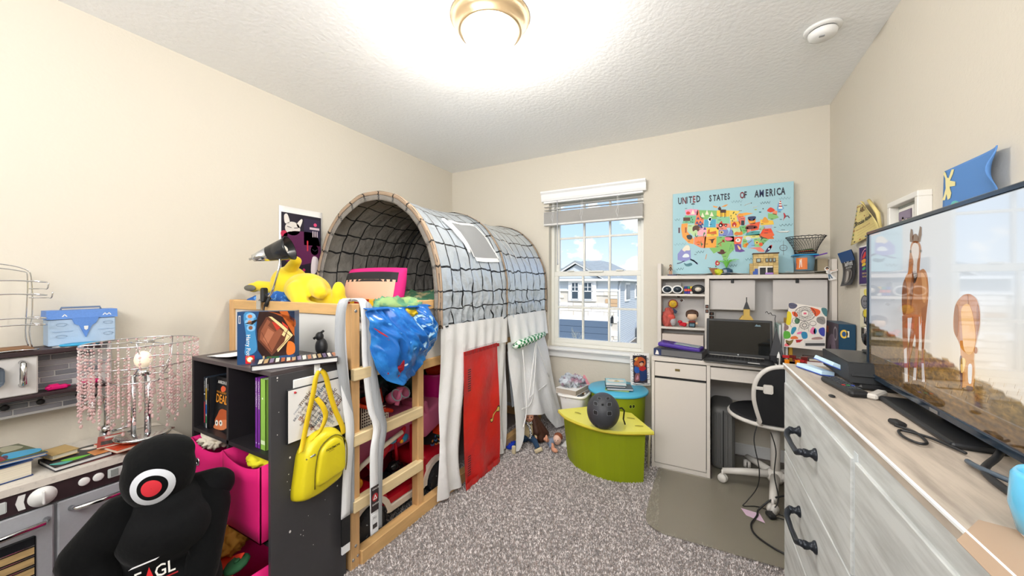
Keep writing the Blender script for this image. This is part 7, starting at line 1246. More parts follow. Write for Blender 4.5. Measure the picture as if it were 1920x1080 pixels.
for k, (c_, lbl) in enumerate((('2A2A2C', 'black marker lying in the wire basket'), ('C8301E', 'red marker lying in the wire basket'), ('3A8A3A', 'green marker lying in the wire basket'), ('3A3A3E', 'dark grey marker lying in the wire basket'))):
    g = G(); g.cyl((.53, 2.97+.014*k, 1.452+.004*k), (.61, 2.965+.016*k, 1.456+.006*k), .005, n=10); single('marker', g, M('marker_'+c_, c_, .4), lbl, 'marker', (.57, 2.98+.014*k, 1.447))
g = G(); g.box(.635, .69, 3.02, 3.08, TZ, TZ+.10, .002); single('kraft_box', g, M('kraft_box', 'A89A80', .8), 'small tan cardboard box right of the plastic tub', 'box', (.66, 3.05, TZ))
# white paper cut-out doll at the right post
pdl = thing('paper_doll', 'flat printed cut-out boy figure pointing, stuck at the right end of the hutch', 'cut-out', (.685, 2.93, TZ-.06))
fP = traced(1, 2.93, 1540, 495, 27); 
ol_ = [(190, 30), (260, 10), (330, 60), (350, 130), (330, 190), (420, 230), (620, 160), (700, 180), (640, 250), (440, 330), (420, 420), (560, 560), (620, 640), (560, 700), (330, 740), (300, 650), (280, 520), (270, 380), (200, 330), (220, 240), (150, 180), (140, 80)]
fq = lambda x, y: V((.635+x*.000118, 2.93, TZ+.045-y*.000118-.0))
part('card', G().prism([tuple(p) for p in cat_rom(ol_, 3)], .0012, lambda x, y, h: fq(x, y)+V((0, h, 0))), M('print_white', 'EFEDEA', .4), pdl)
prn('figure_print', pdl, fq, (0, -1, 0), [('s', '3A2A22', [(190, 60), (250, 30), (310, 70), (320, 140), (250, 110), (190, 140)]), ('e', 'E0B090', 250, 150, 50, 42), ('s', 'C9C4C2', [(230, 220), (340, 220), (380, 330), (380, 420), (290, 420), (280, 300)]), ('l', 'E0B090', 26, [(350, 260), (520, 220), (640, 190)]), ('s', '5B7286', [(290, 420), (380, 420), (430, 520), (480, 620), (430, 640), (370, 520), (380, 660), (320, 670), (300, 540)]), '+', ('l', '26201E', 8, [(225, 150), (245, 152)]), ('l', '26201E', 8, [(262, 152), (282, 150)])], sy=-1)
# ============================================================ under the desk: mat, suitcase, chair, cables
mat_o = cat_rom([(-.285, 2.55), (-.29, 2.2), (-.283, 2.02), (-.255, 1.96), (-.19, 1.925)], 5, False) + [V((.62, 1.945)), V((.66, 1.99)), V((.66, 3.05)), V((.03, 3.05)), V((.03, 2.615)), V((-.285, 2.612))]
g = G(); g.prism([(p.x, p.y) for p in mat_o], .0025, lambda x, y, h: (x, y, .010+h)); cm = single('chair_mat', g, M('chair_mat_vinyl', 'A39D8C', .25, alpha=.42, b=(60, .15, .004)), 'translucent plastic chair mat on the carpet in front of the desk', 'mat', (.2, 2.4, .01))
su = thing('suitcase', 'grey ribbed hard-shell suitcase standing under the desk', 'suitcase', (.10, 2.92, 0))
g = G(); g.box(.028, .165, 2.76, 3.08, .012, .43, .035, seg=4, smooth=True); part('shell', g, M('suitcase_grey', '6A6A68', .5), su)
for x in (.05, .075, .118, .142):
    g = G(); g.box(x-.006, x+.006, 2.753, 2.775, .05, .39, .004); part('rib', g, M('suitcase_grey', '6A6A68', .5), su)
g = G(); g.box(.094, .099, 2.752, 2.77, .04, .41); part('zip', g, m_blk, su)
m_cw = M('chair_white', 'DAD6D0', .35); m_cf = M('chair_black_fabric', '1C1D20', .8, b=(200, .2, .002))
c0 = V((.36, 2.64, 0)); chr_ = thing('desk_chair', 'white swivel chair with black seat and back at the desk', 'chair', (c0.x, c0.y, .012))
def rim_pt(t):  # seat outline, rounded triangle-ish
    a = 6.2832*t; r_ = .215+.02*math.cos(2*a); return V((c0.x+r_*math.cos(a), c0.y+.01+r_*math.sin(a)*.98, .455+.012*math.sin(a)))
g = G(); g.grid(40, 8, lambda a, b: rim_pt(a)*(b) + V((c0.x, c0.y+.01, .445))*(1-b), cx=True, thick=.02); part('seat', g, m_cf, chr_)
g = G(); g.tube([rim_pt(k/44) for k in range(44)], .012, 10, True); part('seat_rim', g, m_cw, chr_)
bk_o = cat_rom([(-.13, .46), (-.165, .60), (-.155, .71), (-.10, .78), (0, .80), (.10, .78), (.155, .71), (.165, .60), (.13, .46)], 6, False)
bky = lambda x, z: c0.y-.20-.05*math.sin((z-.46)/.39*1.8)+ .25*x*x
g = G(); g.prism([(p.x, p.y) for p in bk_o], .02, lambda x, y, h: (c0.x+.04+x, bky(x, y)+h, y)); part('backrest', g, m_cf, chr_)
g = G(); g.tube([(c0.x-.12, c0.y-.10, .448)] + [(c0.x+.04+p.x, bky(p.x, p.y)+.01, p.y) for p in bk_o] + [(c0.x+.19, c0.y-.10, .448)], .013, 10); part('back_frame', g, m_cw, chr_)
g = G(); g.cbox((c0.x-.065, c0.y-.245, .67), (.045, .006, .05), .006); g.cbox((c0.x-.10, c0.y-.24, .67), (.05, .006, .018), .004); part('bracket', g, m_cw, chr_)
g = G(); g.cyl((c0.x, c0.y, .09), (c0.x, c0.y, .39), .024, n=20); part('gas_column', g, m_cw, chr_); g = G(); g.cyl((c0.x, c0.y, .39), (c0.x, c0.y, .445), .016, .05); part('seat_mount', g, m_blk, chr_)
g = G(); g.lathe([(.035, .07), (.045, .09), (.045, .125), (.03, .14)], c0, 20); part('hub', g, m_cw, chr_)
for a in (188, 116, 260, 332, 44):
    c_, s_ = math.cos(R(a)), math.sin(R(a)); g = G(); g.tube([(c0.x+.03*c_, c0.y+.03*s_, .11), (c0.x+.16*c_, c0.y+.16*s_, .10), (c0.x+.275*c_, c0.y+.275*s_, .085)], [.024, .021, .017], 8); lg_ = part('leg', g, m_cw, chr_)
    x, y = c0.x+.275*c_, c0.y+.275*s_; g = G(); X = rot(0, 90, a+60); g.cyl((x, y, .09), (x, y, .05), .007); g.lathe([(.0, -.022), (.022, -.02), (.026, -.012), (.026, -.003)], (x, y, .040), 20, X); g.lathe([(.026, .003), (.026, .012), (.022, .02), (0, .022)], (x, y, .040), 20, X); part('caster', g, m_cw, lg_)
def cable(label, pts, r_, loc=None, name='cable', m=None): g = G(); g.tube(cat_rom(pts, 8, False), r_, 8); single(name, g, m or m_blk, label, 'cable', loc or pts[-1])
cable('thin black cable falling from the seat and curling on the mat', [(.25, 2.46, .44), (.235, 2.44, .36), (.255, 2.40, .22), (.245, 2.40, .12), (.195, 2.38, .04), (.18, 2.37, .016), (.26, 2.40, .016), (.40, 2.36, .016), (.60, 2.40, .016)], .0028)
cable('thin black cable dropping from the seat edge to the power adapter', [(.31, 2.42, .43), (.33, 2.40, .34), (.32, 2.38, .22), (.335, 2.36, .1), (.30, 2.34, .03), (.30, 2.33, .02)], .0028)
cable('thick black power cable looping over the chair mat', [(.60, 2.45, .13), (.45, 2.42, .12), (.33, 2.38, .10), (.25, 2.35, .03), (.235, 2.30, .018), (.20, 2.20, .018), (.21, 2.12, .018), (.28, 2.05, .018), (.36, 2.02, .018)], .0048)
cable('black cable running flat from the adapter toward the dresser', [(.31, 2.33, .02), (.40, 2.32, .018), (.50, 2.28, .018)], .003)
cable('black cable coil bunched by the back caster', [(.48, 2.42, .02), (.42, 2.50, .03), (.45, 2.56, .05), (.52, 2.54, .04), (.50, 2.46, .03), (.44, 2.48, .05), (.50, 2.56, .06)], .005)
g = G(); g.box(.36, .42, 2.005, 2.028, .014, .026, .003); single('cable_plug', g, m_white, 'white plug end of the thick black cable', 'plug', (.38, 2.02, .014))
g = G(); g.cbox((.298, 2.325, .026), (.036, .05, .024), .006, (0, 0, 20)); single('power_adapter', g, m_blk, 'small black power adapter on the mat in front of the caster', 'adapter', (.298, 2.325, .014))
g = G(); g.prism([(.165, 2.345), (.25, 2.335), (.265, 2.255), (.185, 2.285)], .0008, lambda x, y, h: (x, y, .0135+h)); single('pink_paper', g, M('pink_note', 'DDBFD6', .7), 'small lilac pink paper under the thick cable on the mat', 'paper', (.21, 2.31, .0135))
# ============================================================ dresser, television and right wall
def grain(nm, c_, c2, st): return M(nm, c_, .5, n=(3.2, .2, .42, .72), c2=c2, stretch=st, b=(9, .08, .003))
m_dfront = grain('whitewashed_oak_front', 'CDD0CE', 'A9ABA8', (9, 1.3, 12)); m_dtop = grain('whitewashed_oak_top', 'BCAFA0', '94897D', (12, 1.3, 5)); m_dend = grain('whitewashed_oak_end', 'D6DDE0', 'B4BABC', (4, 12, 1.5))
FX, TY0, TY1, TZd = .255, .20, 1.655, .95
ds = thing('dresser', 'whitewashed wood dresser with black bow handles along the right wall', 'dresser', (.49, .93, 0))
part('top', G().box(FX-.004, .70, TY0, TY1+.004, TZd-.022, TZd, .002), m_dtop, ds)
part('top_edge_trim', G().box(FX-.0065, FX-.002, TY0, TY1+.004, TZd-.005, TZd+.001, .001), M('worn_white_edge', 'F0F2F2', .4), ds)
part('side_panel', G().box(FX, .70, TY1-.02, TY1, .0, TZd-.022, .001), m_dend, ds); part('side_panel', G().box(FX, .70, TY0, TY0+.02, 0, TZd-.022, .001), m_dend, ds)
part('face_frame', G().box(FX, FX+.02, TY0+.02, TY1-.02, .10, TZd-.022), m_dfront, ds); part('back_panel', G().box(.69, .70, TY0+.02, TY1-.02, .1, TZd-.022), m_dend, ds)
cols_ = [(.985, 1.632), (.225, .965)]
for ci, (y0, y1) in enumerate(cols_):
    for ri in range(3):
        z1_ = .885-ri*.2475; z0_ = z1_-.243
        d_ = part('drawer', G().box(FX-.006, FX+.004, y0, y1, z0_, z1_, .0018), m_dfront, ds); yc = (y0+y1)/2+.01; zc = z1_-.098
        g = G()
        for s_ in (-1, 1): g.lathe([(.017, 0), (.016, .004), (.011, .008), (.0085, .014), (.011, .02), (.0115, .026), (.008, .03)], (FX-.006, yc+s_*.086, zc), 18, rot(0, -90, 0))
        g.tube([(FX-.032, yc-.086, zc), (FX-.037, yc-.078, zc-.002), (FX-.043, yc-.065, zc-.010), (FX-.044, yc, zc-.011), (FX-.043, yc+.065, zc-.010), (FX-.037, yc+.078, zc-.002), (FX-.032, yc+.086, zc)], [.0085, .009, .0075, .0068, .0075, .009, .0085], 12); part('handle', g, M('oil_black_metal', '2B2F36', .35, .5), d_)
part('divider', G().box(FX-.001, FX+.003, .965, .985, .1, .90), m_dend, ds)
g = G(); g.prism([(FX-.0055, .60), (FX+.04, .665), (FX+.20, .63), (FX+.20, .22), (FX-.0055, .22)], .0006, lambda x, y, h: (x, y, TZd+h)); single('kraft_sheet', g, M('kraft_paper_flat', 'A88F78', .7), 'flat brown paper on the near end of the dresser top', 'paper', (FX+.08, .5, TZd))
_p = V((FX, TY1, 0)); _m = Matrix.Translation(_p) @ rot(0, 0, 1.0) @ Matrix.Translation(-_p) @ Matrix.Translation(ds.location); ds.location = _m.translation; ds.rotation_euler.z = R(1.0)
# television
TX = .41; tv = thing('television', 'flat television showing two horses on a sunset hillside', 'television', (TX+.03, 1.04, TZd))
TA, TB, TC, TD = .68, 1.405, .978, 1.392
g = G(); m_bez = M('tv_gloss_bezel', '223344', .12, .3)
for a in ((TA, TB, TD-.010, TD), (TA, TB, TC, TC+.014), (TB-.009, TB, TC+.014, TD-.010), (TA, TA+.009, TC+.014, TD-.010)): g.box(TX-.004, TX+.012, a[0], a[1], a[2], a[3], .0015)
part('bezel', g, m_bez, tv); part('housing', G().box(TX+.004, TX+.045, TA+.004, TB-.004, TC+.004, TD-.004, .006), m_blk, tv)
part('badge', G().box(TX-.0055, TX-.004, 1.035, 1.065, TC+.003, TC+.010), m_steel, tv)
def scr(t, p):
    l = t.links.new; a = nn(t, 'ShaderNodeAttribute', attribute_name='Col'); tcx = nn(t, 'ShaderNodeTexCoord'); mpg = nn(t, 'ShaderNodeMapping'); mpg.inputs['Scale'].default_value = (1, 34, 90); l(tcx.outputs['Object'], mpg.inputs[0])
    ns = nn(t, 'ShaderNodeTexNoise', i_Scale=2.2, i_Detail=5.0); l(mpg.outputs[0], ns.inputs['Vector']); m1 = nn(t, 'ShaderNodeMapRange', i_From_Min=.3, i_From_Max=.7, i_To_Min=.55, i_To_Max=1.5); l(ns.outputs['Fac'], m1.inputs[0])
    a2 = nn(t, 'ShaderNodeAttribute', attribute_name='Tex'); mxa = nn(t, 'ShaderNodeMix'); l(a2.outputs['Fac'], mxa.inputs[0]); mxa.inputs[2].default_value = 1; l(m1.outputs[0], mxa.inputs[3])
    vm = nn(t, 'ShaderNodeVectorMath', operation='SCALE'); l(a.outputs['Color'], vm.inputs[0]); l(mxa.outputs[0], vm.inputs['Scale']); l(vm.outputs[0], p.inputs['Emission Color']); p.inputs['Emission Strength'].default_value = .78; p.inputs['Base Color'].default_value = (.01, .01, .012, 1)
m_scr = M('tv_picture', '050506', .05, coat=1, extra=scr)
fT = traced(0, TX-.0002, 1600, 400, 2.3478)
def hill(y):   # horizon line of the picture in drawing pixels -> brightness fields on a fine grid
    return 0
sy0, sy1, sz0, sz1 = TA+.009, TB-.009, TC+.014, TD-.010
# picture mesh: fine grid with smooth colour
NX, NZ = 120, 80; PVs = []; Cs = []; Ts = []
mixc = lambda a, b, k: tuple(x+(y-x)*max(0, min(1, k)) for x, y in zip(a, b))
def pic(y, z):
    u = (sy1-y)/(sy1-sy0); v = (sz1-z)/(sz1-sz0)
    hz = .655+.0*u+.19*u**1.0+.015*noise.noise(V((u*9, 0, 3))) if u < 2 else 0
    hz = .64+.04*(u > .5)*(u-.5)+.20*u+.02*noise.noise(V((u*12, 1, 3)))
    if v < hz:
        c = mixc(lin('C4CAD2'), lin('E4EAEE'), u*1.5); c = mixc(c, lin('FBE3C0'), max(0, (v-.35)/.45)*max(0, 1-abs(u-.62)*1.7)); return c, 0
    g_ = (v-hz)/(1-hz+.001); c = mixc(lin('8A7648'), lin('6A4C20'), g_*1.5); c = mixc(c, lin('C9923C'), max(0, .75-abs(u-.55)*1.9)*(1-g_)); c = mixc(c, lin('3A2410'), max(0, u-.6)*1.6*g_); c = mixc(c, lin('4A4A30'), max(0, .2-u)*4*(1-g_)); 
    k = .75+.5*noise.noise(V((u*30, v*70, 0)))+.3*noise.noise(V((u*80, v*30, 5))); return tuple(x*k for x in c), 1
for j in range(NZ+1):
    for i in range(NX+1):
        y = sy1+(sy0-sy1)*i/NX; z = sz1+(sz0-sz1)*j/NZ; PVs.append((TX, y, z)); c_, t_ = pic(y, z); Cs += [*c_, 1]; Ts.append(float(t_))
me = bpy.data.meshes.new('screen'); me.from_pydata(PVs, [], [(j*(NX+1)+i, (j+1)*(NX+1)+i, (j+1)*(NX+1)+i+1, j*(NX+1)+i+1) for j in range(NZ) for i in range(NX)])
me.color_attributes.new('Col', 'FLOAT_COLOR', 'POINT').data.foreach_set('color', Cs); me.attributes.new('Tex', 'FLOAT', 'POINT').data.foreach_set('value', Ts); me.materials.append(m_scr)
so = bpy.data.objects.new('screen', me); COL.objects.link(so); so.parent = tv; me.transform(root_m(tv).inverted())
def clampT(x, y):
    p = fT(x, y); return V((TX, max(sy0, min(sy1, p.y)), max(sz0, min(sz1, p.z))))
H1, H2, DKb, WHt = 'A8683E', 'C98450', '5A3018', 'D9CFC8'
HS = [('s', 'B87848', [(290, 250), (310, 245), (325, 270), (332, 340), (325, 420), (310, 450), (290, 455), (250, 460), (222, 455), (214, 400), (218, 330), (230, 280), (250, 245), (262, 210), (285, 220)]), ('p', H1, [(250, 160), (298, 160), (292, 250), (262, 262), (240, 270)]), '+',
    ('s', 'A8683E', [(252, 150), (262, 125), (288, 125), (300, 155), (294, 200), (286, 265), (276, 305), (264, 300), (258, 262), (256, 200)]), ('p', DKb, [(250, 125), (250, 95), (254, 68), (262, 72), (266, 100), (264, 128)]), ('p', DKb, [(286, 128), (287, 95), (294, 56), (302, 62), (302, 95), (296, 125)]), ('s', DKb, [(262, 100), (276, 90), (288, 105), (284, 130), (266, 130)]),
    ('p', H1, [(216, 450), (240, 455), (240, 520), (241, 570), (238, 640), (243, 742), (228, 742), (224, 640), (218, 560)]), ('p', H1, [(262, 455), (288, 455), (270, 540), (258, 600), (246, 650), (242, 742), (232, 742), (240, 620), (248, 560), (258, 510)]), ('p', H1, [(300, 420), (328, 400), (318, 500), (314, 560), (310, 640), (318, 742), (303, 742), (300, 660), (303, 560)]), ('p', 'A8683E', [(272, 460), (290, 455), (290, 560), (285, 640), (277, 735), (263, 735), (272, 640), (276, 560), (268, 500)]), ('p', H2, [(292, 440), (300, 435), (300, 480), (294, 498)]),
    ('s', 'C07A44', [(500, 355), (520, 358), (545, 380), (558, 430), (558, 490), (548, 540), (535, 590), (515, 620), (480, 600), (462, 560), (444, 520), (442, 460), (452, 400), (478, 365)]), ('p', 'D9923E', [(470, 560), (540, 560), (532, 640), (536, 700), (528, 775), (508, 782), (500, 765), (478, 768), (472, 700), (474, 640)]), ('e', 'B06A34', 540, 603, 8, 15), '+',
    ('s', WHt, [(258, 150), (270, 130), (288, 140), (290, 180), (282, 220), (280, 270), (272, 285), (264, 255), (266, 210), (258, 175)]), ('s', '3A2218', [(262, 262), (276, 255), (284, 275), (272, 308), (262, 296)]), ('e', '2A1A12', 254, 168, 4, 7), ('e', '2A1A12', 298, 166, 4, 7), ('p', WHt, [(226, 680), (240, 680), (242, 742), (228, 742)]), ('p', WHt, [(224, 600), (236, 590), (238, 660), (226, 660)]), ('p', WHt, [(302, 660), (312, 660), (317, 742), (304, 742)]), ('p', WHt, [(268, 680), (280, 680), (277, 735), (264, 735)]), ('s', 'F3B25A', [(478, 420), (510, 400), (530, 460), (540, 560), (520, 620), (490, 600), (480, 500)]), ('s', 'F0EAE6', [(508, 670), (524, 668), (524, 720), (520, 750), (508, 740)]), ('s', '6A3A20', [(470, 640), (482, 640), (482, 760), (474, 760)]), ('s', '5A3018', [(500, 760), (528, 765), (526, 782), (505, 782)]), ('s', 'FFD27A', [(476, 640), (496, 645), (490, 690), (476, 700)])]
HS += [('s', '8C5430', [(218, 320), (230, 290), (238, 340), (236, 430), (222, 445), (215, 400)]), ('s', 'D79A64', [(300, 262), (318, 275), (324, 330), (318, 390), (306, 380), (304, 310)]), ('s', '8C5430', [(262, 262), (268, 300), (262, 380), (254, 420), (250, 350)]), ('l', '7A4424', 3, [(262, 455), (250, 560), (243, 700)]), ('l', '7A4424', 3, [(303, 480), (306, 640)]), ('s', 'A05C2C', [(446, 430), (456, 400), (466, 440), (460, 540), (448, 520)]), ('s', 'A05C2C', [(548, 400), (557, 440), (556, 500), (546, 540), (544, 450)]), ('l', '8A4A24', 3, [(505, 360), (508, 400)])]
for k in range(60):
    x = 200+((k*137) % 560); y0_ = 640+((k*53) % 120)+max(0, x-330)*.28; MSk = ('l', ('B8863C', '8A6228', 'D0A050')[k % 3], 1.3, [(x, y0_+16), (x+4, y0_)]); HS.append(MSk)
hp = prn('screen_picture', tv, clampT, (-1, 0, 0), HS, base=.0004, step=.0002, mat=M('tv_picture_lit', '050506', .05, coat=1, attr=1, emit=('FFFFFF', .8), n=None))
for l_ in list(hp.data.materials[0].node_tree.links):
    if l_.to_socket.name == 'Base Color': hp.data.materials[0].node_tree.links.remove(l_)
g = G(); g.box(.38, .60, .93, 1.24, TZd, TZd+.012, .005, seg=2); g.box(.435, .475, .98, 1.10, TZd+.01, .99, .004); part('stand', g, m_blk, tv)
# console, cases, remote, adapter, cables
cs = thing('game_console', 'flat black slanted game console behind the television edge', 'console', (.50, 1.49, .985))
g = G(); g.prism([(0, .0), (.275, .0), (.285, .053), (.012, .053)], .25, lambda x, y, h: (.355+h, 1.35+x*.95, .965+y)); part('casing', g, M('console_black', '1E2022', .5), cs); g = G(); g.box(.357, .50, 1.368, 1.618, 1.0182, 1.0195); part('gloss_panel', g, M('console_gloss', '35383C', .25), cs); g = G(); g.box(.36, .60, 1.345, 1.36, .985, .989); part('slot', g, M('slot_grey', '3A3C3E', .4), cs)
g = G(); g.box(.37, .60, 1.33, 1.58, TZd, .9645, .006); single('black_media_box', g, m_blk, 'low black media box directly under the game console', 'media box', (.48, 1.45, TZd))
for lbl, c_, rr in (('white and blue cased box with small dark lettering tilted on the console corner', (.345, 1.49, .992), (0, 24, 8)), ('white and blue box lying flat on the dresser under the lettered one', (.318, 1.545, .958), (0, 6, 20))):
    t = thing('white_blue_box', lbl, 'box', c_, 0, None, rxyz=rr); part('casing', G().cbox((0, 0, 0), (.04, .125, .013), .002), M('pale_blue_white', 'C6E2F2', .4), t, False); part('edge', G().cbox((0, 0, -.0068), (.041, .127, .002), 0), M('royal_blue_edge', '2A52B8', .4), t, False)
    if 'lettering' in lbl: prn('case_print', t, pl((-.006, -.045, .0066), (0, 1, 0), (-1, 0, 0)), (0, 0, 1), [('t', '2A3A4A', 'PSZ', 0, 0, .017, 0, 1, .02)], sy=1, w=False)
rmc = thing('remote_control', 'black television remote with many buttons on the dresser', 'remote', (.333, 1.318, TZd), 8)
g = G(); g.box(-.021, .021, -.085, .085, 0, .018, .008, seg=3, smooth=False); part('casing', g, m_blk, rmc, False)
for i in range(3):
    for j in range(9):
        c_ = '3F4348'; 
        if j == 2: c_ = ('A83030', '2F7A4A', '3A4FA0')[i]
        g = G(); g.box(-.0135+i*.010, -.0065+i*.010, -.062+j*.0155, -.054+j*.0155, .0175, .0198, .0008); part('button', g, M('rb_'+c_, c_, .5), rmc, False)
g = G(); g.cbox((.50, 1.285, TZd+.0215), (.09, .028, .018), .005, (0, 0, 25)) if 0 else g.cbox((.385, 1.262, TZd+.008), (.075, .022, .014), .004, (0, 0, 58)); single('white_adapter', g, M('beige_plastic', 'C9C4BC', .4), 'pale adapter lying behind the remote under the television', 'adapter', (.385, 1.262, TZd))
cable('black cable curling from the adapter under the television', [(.40, 1.23, TZd+.005), (.395, 1.18, TZd+.005), (.44, 1.12, TZd+.005), (.46, 1.0, TZd+.02)], .003)
cable('thin black cable loop lying on the dresser below the screen', [(.335, 1.01, TZd+.006), (.355, .985, TZd+.005), (.35, .93, TZd+.005), (.335, .92, TZd+.005), (.325, .95, TZd+.005), (.335, .985, TZd+.005), (.365, .96, TZd+.006), (.385, .90, TZd+.006)], .0025)
cable('thick black cable sweeping down from behind the television', [(.425, .90, TZd+.02), (.40, .86, TZd+.018), (.37, .82, TZd+.01), (.365, .77, TZd+.006), (.37, .70, TZd+.006), (.39, .60, TZd+.006)], .005)
cable('grey looped cable end under the near part of the screen', [(.37, .86, TZd+.006), (.365, .82, TZd+.012), (.385, .75, TZd+.014), (.40, .68, TZd+.01)], .004, m=M('cable_slate', '46525E', .4))
g = G(); g.cbox((.345, 1.03, TZd+.006), (.018, .03, .010), .003, (0, 0, 10)); single('plug_head', g, m_blk, 'small black plug head at the end of the thin cable loop', 'plug', (.345, 1.03, TZd))
g = G(); g.ell((.285, 1.215, TZd+.003), (.007, .012, .003), sub=2); single('black_pebble', g, m_blk, 'tiny black bit lying in front of the remote', 'bit', (.285, 1.215, TZd))
hs = thing('headset', 'black glossy headset with chrome joint at the left edge of the television', 'headset', (.49, 1.56, 1.02))
g = G(); g.tube(cat_rom([(.50, 1.60, 1.03), (.485, 1.58, 1.07), (.475, 1.57, 1.11), (.468, 1.56, 1.13), (.455, 1.545, 1.12)], 5, False), [.010]*9+[.012]*12, 10) if 0 else g.tube(cat_rom([(.50, 1.60, 1.03), (.485, 1.58, 1.07), (.475, 1.57, 1.11), (.455, 1.545, 1.12)], 5, False), .012, 10); g.ell((.462, 1.555, 1.075), (.022, .022, .035), (20, 10, 0)); part('arm', g, M('gloss_black', '151515', .2), hs)
g = G(); g.box(.442, .452, 1.545, 1.575, 1.065, 1.105, .003); g.box(.444, .45, 1.53, 1.545, 1.08, 1.09, .002); part('joint', g, m_chr, hs); g = G(); g.box(.45, .53, 1.52, 1.60, 1.0202, 1.028, .003); part('foot', g, m_blk, hs)
bcup = thing('blue_cup', 'sky blue glossy cup at the very right edge of the dresser', 'cup', (.350, .640, TZd))
g = G(); g.lathe([(.026, .951), (.034, .956), (.040, .985), (.038, 1.02), (.034, 1.026), (.031, 1.02), (.030, .97), (0, .965)], (.350, .640, 0), 40); part('cup', g, M('sky_blue_gloss', '5FBDE6', .2, coat=.5), bcup); g = G(); g.lathe([(.027, .9505), (.031, .952), (.030, .9545)], (.350, .640, 0), 36); part('foot_ring', g, m_white, bcup)
# ---- right wall: certificate, frames, posters
fR = traced(0, XR-.004, 1560, 260, 3.6)
def wallsheet(name, label, cat, quad, mat, curl=.012, shapes=None, th=.0008, bulge=None, n=12):
    """a sheet on the right wall; corners TL, TR, BR, BL in traced pixels, with the paper curling off the wall"""
    q = [fR(*p) for p in quad]; c_ = sum(q, V())/4; t = thing(name, label, cat, (XR-.002, c_.y, c_.z))
    def f(a, b, o=0):
        p = (q[0]*(1-a)+q[1]*a)*(1-b)+(q[3]*(1-a)+q[2]*a)*b; k = bulge(a, b) if bulge else curl*(2*a-1)**2; return p + V((-.002-k-o, 0, 0))
    g = G(); g.grid(n, n, lambda a, b: f(a, b), thick=th); part('sheet', g, mat, t)
    if shapes: prn('sheet_print', t, lambda x, y: f(x, y, th+.0012), (-1, 0, 0), shapes, sy=-1, base=.0004)
    return t
S_ = lambda c_, x0, y0, x1, y1, n=6: [('p', c_, [(x0+(x1-x0)*i/n, y0), (x0+(x1-x0)*(i+1)/n, y0), (x0+(x1-x0)*(i+1)/n, y1), (x0+(x1-x0)*i/n, y1)]) for i in range(n)]
cert = wallsheet('certificate', 'yellow curled award certificate on the right wall above the television corner', 'certificate', [(185, 450), (300, 412), (345, 610), (170, 720)], M('yellow_paper', 'E6D48E', .7), bulge=lambda a, b: .006+.05*a**3*(1-b)**1.3+.018*(1-a)**3*b,
    shapes=[('t', '5A2A1A', 'ABC Award', .22, .22, .20, 0, .9, .01), ('t', '33302C', 'Brooke Almeida', .06, .54, .165, 0, .85, .02), ('t', 'A87A5A', 'award for being amazing', .12, .68, .07, 0, .9)] + [('l', 'B9A468', .006, [(.2, y), (.9, y-.01)]) for y in (.28, .42, .60, .75, .82, .90)] + [('e', c_, .05, y, .022, .016) for c_, y in zip(['B03A2A', '2E4E8A', '2E7A4A', 'B03A2A', '3A3A3A', '2E4E8A', 'B03A2A', '2E7A4A', '3A3A3A'], [.05+.1*k for k in range(9)])] + [('e', c_, x, .05, .02, .016) for c_, x in zip(['B03A2A', '2E4E8A', 'C9A21E', '3A3A3A'], (.15, .25, .35, .45))] + [('e', c_, x, .95, .025, .018) for c_, x in zip(['3A3A3A', 'B03A2A', '2E4E8A', '3A3A3A'], (.12, .3, .5, .7))] + [('e', 'B03030', .5, .36, .02, .02)])
g = G(); g.tube([fR(285, 412)+V((-.02, 0, 0)), fR(345, 500)+V((-.018, 0, 0)), fR(345, 612)+V((-.008, 0, 0))], [.007, .008, .005], 10); part('curled_edge', g, M('yellow_paper', 'E6D48E', .7), cert)
fr = thing('shadow_box_frame', 'white deep picture frame with small photo above the television', 'picture frame', (XR-.02, 2.0, 1.51))
fy0, fy1, fz0, fz1 = 1.877, 2.13, 1.44, 1.588; g = G()
for a in ((fy0, fy1, fz1-.022, fz1), (fy0, fy1, fz0, fz0+.022), (fy0, fy0+.022, fz0+.022, fz1-.022), (fy1-.022, fy1, fz0+.022, fz1-.022)): g.box(XR-.04, XR, *a, .002)
fr0 = part('frame', g, M('frame_cream', 'E9E6DF', .45), fr); part('mount', G().box(XR-.012, XR, fy0+.02, fy1-.02, fz0+.02, fz1-.02), M('mount_grey_green', 'B9BDB4', .7, n=(22, .25)), fr); g = G()
g.box(XR-.026, XR-.012, 1.945, 2.065, fz0+.02, fz1-.04, .001); part('inner_mat', g, M('frame_cream', 'E9E6DF', .45), fr); pv_ = part('photo', G().box(XR-.028, XR-.0255, 1.955, 2.055, fz0+.02, fz1-.052), M('photo_mauve', '6E6070', .4), fr); prn('photo_print', fr, pl((XR-.0285, 2.055, fz0+.02), (0, -.9, 0), (0, 0, .7)), (-1, 0, 0), [('r', '8C7F94', 0, .06, .11, .105), ('s', 'D9C4B4', [(.03, .03), (.045, .045), (.045, .07), (.03, .07)]), ('s', 'C9B8B0', [(.06, .02), (.08, .03), (.075, .06), (.06, .055)])], sy=1)
